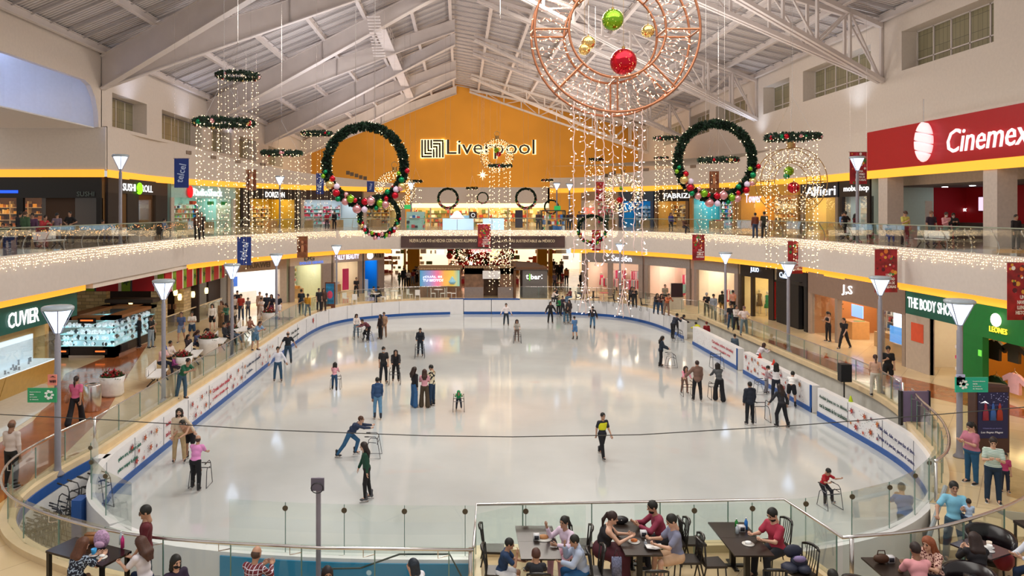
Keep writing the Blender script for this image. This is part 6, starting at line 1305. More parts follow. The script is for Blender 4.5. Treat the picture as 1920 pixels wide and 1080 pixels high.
T = thing('bar_table', 'high dark table with bags and cups at the lower left', 'table', (-7.05, 14.0, 0), -24); g = Geo(); g.box(-.75, .75, -.3, .36, .91, .95); g.build('tabletop', hm('#1e1614', .2), T)
for x, y in ((-.7, -.26), (.7, -.26), (-.7, .3), (.7, .3)): g = Geo(); g.box(x-.035, x+.035, y-.035, y+.035, 0, .91); g.build('leg', BLK, T)
def stool(x, y, label, h=.62):
    T = thing('stool', label, 'stool', (x, y, 0)); g = Geo(); g.box(-.19, .19, -.19, .19, h-.06, h); g.build('seat', hm('#2a1c18'), T)
    for a, b in ((-1, -1), (1, -1), (1, 1), (-1, 1)): g = Geo(); g.box(a*.16-.02, a*.16+.02, b*.16-.02, b*.16+.02, 0, h-.06); g.build('leg', BLK, T)
stool(-7.05, 13.2, 'dark stool under the woman in the floral dress'); stool(-5.75, 13.55, 'dark stool under the woman in the white tee'); stool(12.0, 15.6, 'dark wooden side table cut by the right picture edge', .8)
T = thing('side_bench', 'pale white topped seat at the lower left corner beside the high table', 'bench', (-8.0, 13.3, 0)); g = Geo(); g.box(-8.25, -7.7, 13.0, 13.5, .55, .6); ginto(g, 'seat', hm('#d8dce4'), T); g = Geo(); g.box(-8.2, -8.14, 13.05, 13.11, 0, .55); g.box(-7.8, -7.74, 13.05, 13.11, 0, .55); ginto(g, 'leg', BLK, T)
# small things on tables
def small(name, label, cat, parts, loc):
    T = thing(name, label, cat, loc)
    for (nm, g, m_) in parts: g.build(nm, m_, T, True)
def napkin(x, y, z, lb): small('napkin_holder', lb, 'napkin holder', [('holder', Geo().box(-.06, .06, -.05, .05, 0, .12), hm('#d8d8dc', .3)), ('dark_front', Geo().box(-.045, .045, -.055, -.05, .02, .1), hm('#2a2a34'))], (x, y, z))
napkin(1.55, 14.95, .75, 'napkin holder beside the girl in pink'); napkin(3.75, 15.1, .75, 'white napkin holder in the middle of the centre table'); napkin(5.85, 15.35, .75, 'white napkin holder beside the blue bottle'); napkin(8.15, 14.0, .75, 'white napkin box behind the brown handbag'); napkin(10.25, 14.75, .75, 'white napkin box on the square dark glass table')
def bottle(x, y, z, c, lb, h=.24, r=.035): small('bottle', lb, 'bottle', [('body', Geo().lathe([(r, 0), (r, h*.65), (r*.4, h*.82), (r*.4, h*.92)], 12), hm(c, .2)), ('cap', Geo().lathe([(r*.45, h*.92), (r*.45, h)], 10), hm('#e8e8e8'))], (x, y, z))
bottle(5.98, 15.45, .75, '#2a7ad0', 'blue sports bottle on the table of the man in the red shirt'); bottle(5.80, 15.5, .75, '#2a8a3a', 'green bottle beside the blue one', .2); bottle(5.72, 15.25, .75, '#c8d4dc', 'clear plastic bottle beside the napkin holder', .18)
bottle(3.68, 14.65, .75, '#9aa0a8', 'silver drink can in front of the man in grey', .13, .033); bottle(-6.45, 14.15, .95, '#e03a8a', 'pink capped bottle on the high table', .26); bottle(-6.55, 14.3, .95, '#c8dce8', 'clear water bottle at the far side of the high table', .25)
for (x, y, z, c, lb) in ((-6.85, 13.85, .95, '#3aa8e8', 'blue paper cup on the high table'), (10.45, 14.6, .75, '#e8d8c8', 'tall cappuccino glass on the square table'), (10.35, 14.45, .75, '#f4f4f4', 'white coffee cup on the square table')): small('cup', lb, 'cup', [('cup_body', Geo().lathe([(.035, 0), (.05, .12), (.045, .12), (.03, .01)], 14), hm(c, .4)), ('saucer', Geo().lathe([(.08, 0), (.09, .012), (0, .012)], 14), hm('#f0f0f0'))], (x, y, z))
for (x, y, z, c, lb, s_) in ((3.5, 14.85, .75, '#d87a3a', 'orange pastry on a small plate on the centre table', .11), (1.7, 15.0, .75, '#b07a4a', 'tray of crumpled food wrappers before the girl in pink', .16), (5.75, 14.75, .75, '#f0f0f0', 'crumpled white paper beside the man in red', .11), (-6.65, 13.75, .95, '#f4f4f4', 'white tissue box on the high table edge', .09)): small('food_item', lb, 'food', [('plate', Geo().lathe([(s_, 0), (s_*1.1, .01), (0, .01)], 14), hm('#e8e4dc')), ('food', Geo().ball((0, 0, .035), s_*.7, 9, sc=(1, .7, .4)), hm(c))], (x, y, z))
small('phone', 'teal cased phone lying on the red shirted man table', 'phone', [('case', Geo().box(-.04, .04, -.08, .08, 0, .012), hm('#5a9a98')), ('screen', Geo().box(-.034, .034, -.072, .072, .012, .014), hm('#3a4a4a', .1))], (6.0, 15.2, .75))
small('wallet', 'black clutch bag at the far end of the centre table', 'bag', [('body', Geo().ball((0, 0, .08), .17, 14, sc=(1, .5, .5)), BLACK), ('clasp', Geo().ball((0, -.08, .1), .015, 6), STEEL)], (3.42, 15.72, .75))
small('book', 'open white menu booklet held before the man in grey', 'book', [('pages', Geo().hexa([(-.16, -.1, .02), (0, -.1, 0), (0, .1, 0), (-.16, .1, .02)], [(-.16, -.1, .03), (0, -.1, .01), (0, .1, .01), (-.16, .1, .03)]), hm('#f4f2f0')), ('pages', Geo().hexa([(0, -.1, 0), (.16, -.1, .02), (.16, .1, .02), (0, .1, 0)], [(0, -.1, .01), (.16, -.1, .03), (.16, .1, .03), (0, .1, .01)]), hm('#f4f2f0'))], (3.82, 14.55, .78))
small('handbag', 'brown leather handbag on the dark table at the lower right', 'bag', [('body', Geo().ball((0, 0, .09), .15, 14, sc=(1, .5, .6)), hm('#4a2c18')), ('handle', Geo().tube([(-.08, 0, .14), (-.06, 0, .24), (.06, 0, .24), (.08, 0, .14)], .01, 6), hm('#3a2010'))], (7.95, 13.95, .75))
small('backpack', 'lilac glitter backpack on the high table', 'bag', [('body', Geo().ball((0, 0, .17), .17, 14, sc=(.9, .6, 1.05)), mat('glitter_lilac', hexc('#b894b8'), .5, noise=.4, nscale=40)), ('pocket', Geo().ball((0, -.09, .1), .1, 12, sc=(1, .4, .7)), hm('#d0a8c8'))], (-6.85, 14.15, .95))
small('paper_bag', 'brown paper bag behind the lilac backpack', 'bag', [('body', Geo().box(-.12, .1, -.06, .08, 0, .16), hm('#a06a3a')), ('folded_top', Geo().box(-.11, .09, -.05, .07, .16, .19), hm('#8a5a30'))], (-7.15, 14.35, .95))
small('coat', 'dark blue coats piled on the chair beside the man in the red shirt', 'clothing', [('coat_body', Geo().ball((-.12, 0, .08), .17, 10, sc=(1, .9, .55)).ball((.08, .05, .16), .19, 10, sc=(.9, .6, .7)).ball((.0, .12, .34), .17, 10, sc=(1.1, .4, .8)).ball((.13, -.06, .08), .14, 9, sc=(1, 1, .6)), hm('#262a3e')), ('lilac_lining', Geo().ball((.06, -.04, .26), .11, 9, sc=(1.2, .5, .6)), hm('#8a7aa8'))], (6.45, 14.2, .47))
small('tote_bag', 'blue grey checked tote bag hanging on the chair by the maroon skirt', 'bag', [('body', Geo().poly([(-.09, -.03), (.09, -.03), (.09, .03), (-.09, .03)], 0, .34), mat('check_cloth', hexc('#6a6e8a'), .8, noise=.5, nscale=30)), ('strap', Geo().tube([(-.06, 0, .33), (0, 0, .5), (.06, 0, .33)], .008, 5), BLACK)], (2.97, 14.0, .5))
# far cafe furniture
def make_wchair():
    T = thing('cafe_chair', 'x', 'chair', (0, 0, 0)); W_ = hm('#e8e2da', .4); ch = []
    g = Geo(); g.box(-.2, .2, -.2, .2, .43, .47); ch.append((g.build('seat', W_, T), []))
    g = Geo(); g.box(-.2, .2, .17, .20, .47, .88); ch.append((g.build('backrest', W_, T), []))
    for a, b in ((-1, -1), (1, -1), (1, 1), (-1, 1)): g = Geo(); g.box(a*.18-.015, a*.18+.015, b*.18-.015, b*.18+.015, 0, .43); ch.append((g.build('leg', W_, T), []))
    return T, ch
QT, QC = make_wchair()
W = [(648, 570, 40), (664, 572, 200), (728, 563, 90), (750, 564, -90), (768, 562, 60), (783, 563, 180), (812, 560, 100), (830, 560, -80), (842, 559, 90), (851, 560, -90), (690, 566, 70), (718, 567, -70)]
for i, (x, y, rz) in enumerate(W):
    p = px(x, y, 0); lb = 'white plastic cafe chair behind the far rink barrier, %s from the left' % ['first', 'second', 'fifth', 'sixth', 'seventh', 'eighth', 'ninth', 'tenth', 'eleventh', 'last', 'third', 'fourth'][i]
    if i == 0: QT.location = p; QT.rotation_euler = (0, 0, R(rz)); QT['label'] = lb; QT['group'] = 'white cafe chairs'
    else: proto_copy(QT, QC, p, rz, lb, 'white cafe chairs')
def rtable(x, y, c, lb):
    p = px(x, y, 0); T = thing('round_table', lb, 'table', p); g = Geo(); g.lathe([(.38, .72), (.38, .75), (0, .75)], 18); g.build('tabletop', hm(c, .4), T); g = Geo(); g.lathe([(.22, 0), (.22, .02), (.03, .03), (.03, .72)], 12); g.build('pedestal', STEEL, T)
for (x, y, c, lb) in ((704, 567, '#e8e2da', 'white round table between the two people seated at the far left'), (740, 562, '#e8e2da', 'white round table with four empty chairs at the far left'), (822, 559, '#e8e2da', 'white round table in front of the rainbow poster'), (1050, 545, '#c86a4a', 'orange topped round table near the far right crowd'), (1132, 566, '#b8283a', 'red topped round table behind the far right barrier'), (1165, 570, '#5a2a20', 'dark round table beside the red topped one'), (1098, 566, '#5a3020', 'brown round table in the far right cafe')): rtable(x, y, c, lb)
for i, (x, y, rz) in enumerate(((1118, 568, 90), (1146, 569, -90), (1156, 574, 90), (1182, 575, -90), (1170, 566, 10), (1085, 568, 90), (1107, 568, -90), (1208, 583, 90))):
    p = px(x, y, 0); chair(p.x, p.y, rz, 'dark cafe chair behind the far right barrier, %s from the left' % ['third', 'fourth', 'fifth', 'seventh', 'sixth', 'first', 'second', 'last'][i], group='dark far cafe chairs')
# mannequins in windows
def mannequin(x, y, c, lb, h=1.75):
    p = px(x, y, 0); s_ = h/1.75; T = thing('mannequin', lb, 'mannequin', p); T.scale = (s_,)*3
    g = Geo(); g.tube([(-.08, 0, 0), (-.09, 0, .45), (-.08, 0, .9), (0, 0, 1.0)], [.04, .05, .07, .08], 8); g.tube([(.08, 0, 0), (.09, 0, .45), (.08, 0, .9), (0, 0, 1.0)], [.04, .05, .07, .08], 8); g.lathe([(.12, .9), (.15, 1.0), (.11, 1.15), (.16, 1.4), (.05, 1.47), (.045, 1.53)], 12, sy=.65); g.ball((0, 0, 1.63), .095, 12, sc=(.85, 1, 1.2)); g.tube([(-.17, 0, 1.38), (-.22, 0, 1.1), (-.2, -.08, .85)], [.045, .04, .03], 7); g.tube([(.17, 0, 1.38), (.22, 0, 1.1), (.2, -.08, .85)], [.045, .04, .03], 7); g.build('body', hm('#f0ead8', .4), T, True)
    g = Geo(); g.lathe([(.24, .55), (.2, .8), (.16, 1.0), (.13, 1.15), (.175, 1.4), (.09, 1.46)], 14, sy=.7); g.build('dress', hm(c), T, True)
for a in ((1439, 592, '#1e8a4a', 'white mannequin in a green dress in the black signed shop window'), (1424, 588, '#7a6248', 'white mannequin in a brown outfit beside the green dressed one'), (1295, 563, '#c93a3a', 'mannequin in red skirt in the far right window'), (1308, 566, '#e8e0d0', 'mannequin in white in the far right window'), (1128, 545, '#e0356a', 'mannequin in pink in the pink lit shop window', ), (1170, 545, '#d83a4a', 'mannequin in red behind the far right lamp post')): mannequin(*a)
# ================= people: bodies grown as one smooth surface from a posed skeleton
def snets(Fd, o, h):
    ins = Fd < 0; nx, ny, nz = Fd.shape
    cnt = np.zeros((nx-1, ny-1, nz-1), np.int8)
    for a in (0, 1):
        for b in (0, 1):
            for c in (0, 1): cnt += ins[a:nx-1+a, b:ny-1+b, c:nz-1+c]
    act = (cnt > 0) & (cnt < 8); I, J, K = np.nonzero(act); n = len(I)
    if n == 0: return np.zeros((0, 3)), np.zeros((0, 4), int)
    idx = np.full(act.shape, -1, np.int32); idx[I, J, K] = np.arange(n)
    P = np.zeros((n, 3)); C = np.zeros(n)
    cor = [(0, 0, 0), (1, 0, 0), (0, 1, 0), (1, 1, 0), (0, 0, 1), (1, 0, 1), (0, 1, 1), (1, 1, 1)]
    for a, b in ((0, 1), (2, 3), (4, 5), (6, 7), (0, 2), (1, 3), (4, 6), (5, 7), (0, 4), (1, 5), (2, 6), (3, 7)):
        ca, cb = np.array(cor[a]), np.array(cor[b]); fa = Fd[I+ca[0], J+ca[1], K+ca[2]]; fb = Fd[I+cb[0], J+cb[1], K+cb[2]]; m = (fa < 0) != (fb < 0)
        t = np.where(m, fa/np.where(m, fa-fb, 1), 0); P += np.where(m[:, None], ca[None]+t[:, None]*(cb-ca)[None], 0); C += m
    V = (np.stack([I, J, K], 1)+P/C[:, None])*h+np.array(o)[None]; Q = []
    for ax in range(3):
        s0 = [slice(1, -1)]*3; s1 = [slice(1, -1)]*3; s0[ax] = slice(0, -1); s1[ax] = slice(1, None)
        A = ins[tuple(s0)]; B = ins[tuple(s1)]; ch = A != B; e = np.argwhere(ch)
        if not len(e): continue
        off = np.ones(3, int); off[ax] = 0; e = e+off; u, v = [(1, 2), (2, 0), (0, 1)][ax]
        def cell(du, dv): q = e.copy(); q[:, u] -= du; q[:, v] -= dv; return idx[q[:, 0], q[:, 1], q[:, 2]]
        q = np.stack([cell(1, 1), cell(0, 1), cell(0, 0), cell(1, 0)], 1); fl = ~A[ch]; q[fl] = q[fl][:, ::-1]; Q.append(q)
    return V, np.concatenate(Q)
class Field:
    def __init__(s, lo, hi, h):
        s.lo = np.array(lo, float)-3*h; s.h = h; s.n = np.ceil((np.array(hi)+3*h-s.lo)/h).astype(int)+1; s.F = np.full(s.n, .5, np.float32)
        s.ax = [s.lo[i]+h*np.arange(s.n[i]) for i in range(3)]
    def _sl(s, lo, hi, m):
        a = np.clip(np.floor((np.array(lo)-m-s.lo)/s.h).astype(int), 0, s.n); b = np.clip(np.ceil((np.array(hi)+m-s.lo)/s.h).astype(int)+1, 0, s.n); sl = tuple(slice(x, y) for x, y in zip(a, b))
        return sl, np.meshgrid(*[s.ax[i][sl[i]] for i in range(3)], indexing='ij', sparse=True)
    def _mix(s, sl, d, k, op):
        f = s.F[sl]
        if op == 'cut': s.F[sl] = np.maximum(f, -d)
        elif k > 0: hh = np.maximum(k-np.abs(f-d), 0)/k; s.F[sl] = np.minimum(f, d)-hh*hh*k*.25
        else: s.F[sl] = np.minimum(f, d)
    def cap(s, a, b, ra, rb, k=.03, fl=None, op='add'):
        a = np.array(a, float); b = np.array(b, float); R_ = max(ra, rb); sl, (X, Y, Z) = s._sl(np.minimum(a, b)-R_, np.maximum(a, b)+R_, k+2*s.h)
        d = b-a; L2 = max(1e-9, d@d); px_, py, pz = X-a[0], Y-a[1], Z-a[2]; t = np.clip((px_*d[0]+py*d[1]+pz*d[2])/L2, 0, 1)
        D_ = np.sqrt((px_-t*d[0])**2+(py-t*d[1])**2+(pz-t*d[2])**2)-(ra+(rb-ra)*t); s._mix(sl, D_, k, op)
    def ell(s, c, r, k=.03, M=None, op='add'):
        c = np.array(c, float); r = np.array(r, float); R_ = r.max(); sl, (X, Y, Z) = s._sl(c-R_, c+R_, k+2*s.h); p = [X-c[0], Y-c[1], Z-c[2]]
        if M is not None: p = [M[0][i]*p[0]+M[1][i]*p[1]+M[2][i]*p[2] for i in range(3)]
        k0 = np.sqrt((p[0]/r[0])**2+(p[1]/r[1])**2+(p[2]/r[2])**2); k1 = np.sqrt((p[0]/r[0]**2)**2+(p[1]/r[1]**2)**2+(p[2]/r[2]**2)**2)+1e-9
        s._mix(sl, k0*(k0-1)/k1, k, op)
    def mesh(s): return snets(s.F, s.lo, s.h)
def head_mesh(h):
    f = Field((-.11, -.13, -.19), (.11, .13, .14), h)
    f.ell((0, .008, .025), (.077, .096, .100), .02); f.ell((0, -.018, -.05), (.056, .068, .068), .04); f.cap((0, .015, -.06), (0, .02, -.17), .05, .052, .03)
    f.cap((0, -.086, .015), (0, -.104, -.018), .008, .015, .012); f.ell((0, -.078, -.082), (.024, .022, .018), .02)
    for x in (-.078, .078): f.ell((x, .01, .0), (.012, .02, .03), .006)
    for x in (-.031, .031): f.ell((x, -.096, .012), (.018, .014, .012), .0, op='cut')
    V, Q = f.mesh(); g = Geo()
    for x in (-.031, .031): g.ball((x, -.080, .012), .013, 8, 1); g.box(x-.018, x+.018, -.092, -.084, .033, .040, 1)
    g.ball((0, -.083, -.052), .02, 8, 2, (1.1, .5, .38))
    return V, Q, g
def hand_mesh(h, grip):
    f = Field((-.07, -.09, -.21), (.07, .06, .05), h); f.cap((0, 0, .02), (0, 0, -.02), .026, .028, .01); f.ell((0, 0, -.055), (.040, .018, .05), .015)
    for i, (x, L) in enumerate(((-.030, .062), (-.010, .074), (.011, .070), (.030, .054))):
        c1, c2 = (.35, .8) if not grip else (1.25, 2.5); b = np.array((x, 0, -.095)); m = b+np.array((x*.12, -math.sin(c1)*L*.5, -math.cos(c1)*L*.5)); e = m+np.array((x*.05, -math.sin(c2)*L*.5, -math.cos(c2)*L*.5))
        f.cap(b, m, .0098, .0088, .006); f.cap(m, e, .0088, .0072, .004)
    m = np.array((-.055, -.022 if not grip else -.035, -.065)); f.cap((-.025, -.005, -.03), m, .015, .011, .01); f.cap(m, m+np.array((.004 if not grip else .025, -.02, -.03 if not grip else -.015)), .011, .009, .004)
    return f.mesh()
HEADS = {q: head_mesh(.0065 if q else .011) for q in (0, 1)}; HANDS = {(q, g_): hand_mesh(.0052 if q else .0085, g_) for q in (0, 1) for g_ in (0, 1)}
POSES = {}
def pose(n, lean=0, hp=0, hy=0, side=0, aL=(5, 8, 12, 0), aR=(5, 8, 12, 0), lL=(0, 4, 0), lR=(0, 4, 0), sit=None, grip=0): POSES[n] = dict(lean=lean, hp=hp, hy=hy, side=side, aL=aL, aR=aR, lL=lL, lR=lR, sit=sit, grip=grip)
pose('stand'); pose('standb', hp=15, aL=(10, 10, 25, 10), aR=(-4, 9, 10, 0), lL=(4, 5, 6), lR=(-3, 5, 2)); pose('walk', lean=4, aL=(22, 7, 20, 0), aR=(-22, 7, 15, 0), lL=(-20, 3, 12), lR=(24, 3, 10)); pose('walk2', lean=3, aL=(-18, 8, 15, 0), aR=(15, 8, 70, 20), lL=(20, 3, 8), lR=(-18, 3, 14))
pose('armsout', hp=8, lean=2, aL=(6, 34, 8, -22), aR=(6, 34, 8, -22), lL=(3, 8, 6), lR=(-2, 8, 4)); pose('skate', lean=12, hp=10, aL=(18, 28, 20, -8), aR=(-8, 26, 20, -10), lL=(18, 8, 25), lR=(-6, 8, 12)); pose('glide', lean=8, hp=6, aL=(-12, 10, 12, 0), aR=(14, 8, 12, 0), lL=(10, 3, 12), lR=(-6, 3, 4))
pose('push', lean=24, hp=-12, aL=(46, 6, 18, 2), aR=(46, 6, 18, 2), lL=(22, 5, 26), lR=(0, 5, 12), grip=1); pose('pushlow', lean=42, hp=-22, aL=(76, 5, 12, 2), aR=(76, 5, 12, 2), lL=(48, 4, 62), lR=(-26, 4, 10), grip=1); pose('pushup', lean=8, hp=14, aL=(24, 12, 42, 4), aR=(24, 12, 42, 4), lL=(6, 5, 10), lR=(-2, 5, 6), grip=1)
pose('bend', lean=52, hp=-20, aL=(58, 10, 20, 10), aR=(50, 10, 26, 8), lL=(14, 7, 12), lR=(4, 7, 8)); pose('leanrail', lean=34, hp=-10, aL=(48, 14, 62, 34), aR=(48, 14, 62, 34), lL=(6, 5, 8), lR=(-8, 5, 4)); pose('phone', hp=22, aL=(8, 8, 14, 0), aR=(22, 10, 96, 26), lL=(3, 5, 3), lR=(-2, 5, 2), grip=1); pose('phone2', hp=24, lean=3, aL=(28, 10, 84, 30), aR=(28, 10, 84, 30), grip=1)
pose('cross', hp=4, aL=(26, 12, 74, 62), aR=(24, 12, 78, 60), lL=(4, 6, 4), lR=(-3, 6, 2)); pose('hips', aL=(-14, 36, 70, 44), aR=(-14, 36, 70, 44), lL=(2, 8, 0), lR=(-2, 8, 2)); pose('hold', aL=(14, 42, 14, -30), aR=(6, 8, 10, 0), lL=(2, 7, 3), lR=(-2, 7, 2)); pose('baby', hp=10, lean=-4, aL=(30, 14, 88, 30), aR=(28, 38, 30, -10), lL=(10, 5, 14), lR=(-4, 5, 4), grip=1)
pose('sit', lean=4, hp=6, aL=(26, 8, 52, 12), aR=(28, 8, 50, 12), lL=(84, 8, 84), lR=(82, 8, 82), sit=.56); pose('sitlean', lean=20, hp=4, aL=(44, 12, 66, 34), aR=(46, 12, 62, 30), lL=(82, 8, 86), lR=(80, 8, 80), sit=.56); pose('sitphone', lean=14, hp=26, aL=(30, 10, 78, 26), aR=(30, 10, 80, 26), lL=(84, 6, 70), lR=(82, 10, 84), sit=.56, grip=1); pose('sitpoint', lean=12, hp=-2, aL=(42, 16, 60, 40), aR=(38, 34, 118, 0), lL=(84, 8, 84), lR=(82, 8, 82), sit=.56)
pose('sitchin', lean=18, hp=4, aL=(36, 10, 60, 34), aR=(46, 8, 122, 16), lL=(84, 8, 84), lR=(84, 8, 88), sit=.56); pose('sitread', lean=10, hp=20, aL=(40, 10, 60, 20), aR=(42, 10, 58, 18), lL=(84, 10, 84), lR=(82, 8, 80), sit=.56, grip=1); pose('sitback', lean=-8, hp=4, aL=(10, 10, 60, 20), aR=(16, 26, 40, 0), lL=(86, 8, 60), lR=(80, 8, 78), sit=.56)
pose('crouch', lean=40, hp=-10, aL=(82, 14, 30, 4), aR=(82, 14, 30, 4), lL=(62, 10, 84), lR=(30, 8, 60), grip=1); pose('hang', lean=26, hp=20, aL=(70, 22, 40, -8), aR=(34, 18, 70, 0), lL=(54, 8, 50), lR=(36, 6, 34), grip=1); pose('pointup', hp=-4, aL=(60, 16, 30, 10), aR=(50, 14, 60, 20), lL=(3, 6, 3), lR=(-3, 6, 2))
def U(p, a, s): p, a = R(p), R(a); return np.array((s*math.sin(a), -math.sin(p)*math.cos(a), -math.cos(p)*math.cos(a)))
def skeleton(ps):
    l = R(ps['lean']); sd = R(ps['side']); S_ = np.array((math.sin(sd), -math.sin(l), math.cos(l)*math.cos(sd))); S_ /= np.linalg.norm(S_); J = {'S': S_}; o = np.zeros(3); J['P'] = o
    J['N'] = o+S_*.53; xx = np.array((1., 0, 0)); yy = np.cross(S_, xx); yy /= np.linalg.norm(yy); xx = np.cross(yy, S_); J['M'] = (xx, yy, S_)
    for s, n in ((1, 'L'), (-1, 'R')):
        sh = o+S_*.455+xx*s*.165; p, a, e, i = ps['a'+n]; el = sh+U(p, a, s)*.275; fd = U(p+e, -i, s); wr = el+fd*.235; J['sh'+n], J['el'+n], J['wr'+n], J['fd'+n] = sh, el, wr, fd
        hp_ = o+np.array((s*.088, 0, -.01)); p, a, k = ps['l'+n]; kn = hp_+U(p, a, s)*.415; an = kn+U(p-k, a*.4, s)*.41; J['hi'+n], J['kn'+n], J['an'+n] = hp_, kn, an
    zo = ps['sit'] if ps['sit'] else .085-min(J['anL'][2], J['anR'][2]); J['zo'] = zo
    hd = l*.55+R(ps['hp']); J['H'] = J['N']+S_*.05+np.array((0, -math.sin(l*.7)*.09-.012, .097*math.cos(l*.5))); J['HM'] = Matrix.Rotation(R(ps['hy']), 3, 'Z') @ Matrix.Rotation(hd, 3, 'X')
    return J
def body_field(J, h, w, zz):
    pts = np.array([J[k] for k in J if isinstance(J[k], np.ndarray) and k not in ('S',) and not k.startswith('fd')]); f = Field(pts.min(0)-.24, pts.max(0)+.24, h); return f
SK = {}
def build_body(ps, q, w, chd):
    J = skeleton(ps); h = .012 if q else .02; f = body_field(J, h, w, 0); S_, M = J['S'], J['M']; P = J['P']
    f.ell(P+S_*.03, (.150*w, .105*w, .12), .05, M); f.ell(P+S_*.20, (.122*w, .090*w, .15), .05, M); f.ell(P+S_*.36, (.155*w, .102*w, .15), .05, M); f.cap(J['shL'], J['shR'], .052, .052, .05); f.cap(J['N']-S_*.03, J['H'], .052, .048, .03)
    for n in 'LR':
        f.cap(J['sh'+n], J['el'+n], .047*(.6+.4*w), .037, .03); f.cap(J['el'+n], J['wr'+n], .038, .025, .02); f.cap(J['hi'+n], J['kn'+n], .083*(.5+.5*w), .052, .04); f.cap(J['kn'+n], J['an'+n], .05, .034, .03); c = J['kn'+n]*.68+J['an'+n]*.32; f.cap(c, c*.8+J['an'+n]*.2, .053, .045, .03)
        f.cap(J['an'+n], J['an'+n]+np.array((0, -.12, -.045)), .034, .028, .02)
    V, Q = f.mesh(); Vs = [V]; Qs = [Q]; n = len(V); ms = [np.zeros(len(Q), int)]
    hs = 1.22 if chd else 1.03; hv, hq, hg = HEADS[q]; HM = np.array(J['HM']); Vs.append((hv*hs)@HM.T+J['H']); Qs.append(hq+n); ms.append(np.zeros(len(hq), int)); n += len(hv)
    ex = [((np.array(hg.v)*hs)@HM.T+J['H'], hg.f, hg.m)]
    for nn, s in (('L', 1), ('R', -1)):
        hv, hq = HANDS[(q, ps['grip'])]; z = -J['fd'+nn]; x = np.cross(np.array((0, -1., 0)) if abs(z[1]) < .8 else np.array((0, 0, -1.)), z); x /= np.linalg.norm(x); y = np.cross(z, x); Mx = np.stack([x*(-1 if s > 0 else 1), y, z], 1)
        if s > 0: hq = hq[:, ::-1]
        Mx = np.stack([y*(1 if s > 0 else -1)*1.0, x*(1 if s > 0 else -1)*-1.0, z], 1) if False else Mx
        v = hv*(.98)@Mx.T+J['wr'+nn]-z*.01; Vs.append(v); Qs.append(hq+n); ms.append(np.zeros(len(hq), int)); n += len(hv)
    V = np.concatenate(Vs); Q = np.concatenate(Qs); m = np.concatenate(ms); V = V+np.array((0, 0, J['zo'])); return J, V, Q, m, ex
def np_mesh(name, V, Q, mi=None, ex=(), zo=0, nm=1):
    me = bpy.data.meshes.new(name); fs = Q.tolist(); vs = V.tolist(); mm = (mi.tolist() if mi is not None else [0]*len(fs))
    for v, f_, m_ in ex: k = len(vs); vs += (v+np.array((0, 0, zo))).tolist(); fs += [tuple(i+k for i in f) for f in f_]; mm += m_
    me.from_pydata(vs, [], fs)
    for i in range(nm): me.materials.append(WHITE)
    me.polygons.foreach_set('material_index', mm); me.polygons.foreach_set('use_smooth', [True]*len(fs)); me.update(); return me
def cloth(J, kind, q, w):
    h = .013 if q else .021; f = body_field(J, h, w, 0); S_, M, P = J['S'], J['M'], J['P']; e = .014 if q else .017
    if kind in ('tee', 'shirt', 'hood', 'tank', 'coat'):
        t = {'hood': .028, 'coat': .034}.get(kind, e)
        low = {'coat': -.10, 'tank': .04}.get(kind, -.02)
        f.ell(P+S_*.36, (.155*w+t, .102*w+t, .155), .04, M); f.ell(P+S_*.20, (.128*w+t, .094*w+t, .16), .04, M); f.ell(P+S_*(.05+low*.5), (.152*w+t, .107*w+t, .11-low*.5), .04, M)
        if kind != 'tank': f.cap(J['shL'], J['shR'], .052+t, .052+t, .03)
        if kind in ('hood', 'coat'): f.cap(J['N']+M[1]*.05-M[0]*.06, J['N']+M[1]*.05+M[0]*.06, .055, .055, .03)
        for n in 'LR':
            if kind == 'tank': continue
            a, b = J['sh'+n], J['el'+n]
            if kind == 'tee': c = a+(b-a)*.68; f.cap(a, c, .050+t, .049+t, .03)
            else: f.cap(a, b, .046+t, .040+t, .03); f.cap(b, b+(J['wr'+n]-b)*.93, .040+t, .028+t, .02)
    elif kind in ('pants', 'jeans', 'wide', 'shorts', 'skirt', 'longskirt', 'legs'):
        f.ell(P+S_*.03-np.array((0, 0, .01)), (.154*w+e, .109*w+e, .12), .03, M)
        for n in 'LR':
            a, b, c = J['hi'+n], J['kn'+n], J['an'+n]
            if kind == 'shorts': f.cap(a, a+(b-a)*.72, .088*(.5+.5*w)+e, .078+e, .04)
            elif kind == 'wide': f.cap(a, b, .088+e, .075+e, .03); f.cap(b, c+np.array((0, 0, -.03)), .075+e, .10+e, .03)
            elif kind == 'skirt': f.cap(a, a+(b-a)*.6, .10+e, .10+e, .09)
            elif kind == 'longskirt': f.cap(a, b, .11+e, .12+e, .14); f.cap(b, c+np.array((0, 0, .05)), .12+e, .17+e, .16)
            else: k = .010 if kind == 'legs' else .02; f.cap(a, b, .083*(.5+.5*w)+e, .054+k, .03); f.cap(b, b+(c-b)*.97, .054+k, .040+k, .02)
    V, Q = f.mesh(); return np_mesh('clothing', V+np.array((0, 0, J['zo'])), Q)
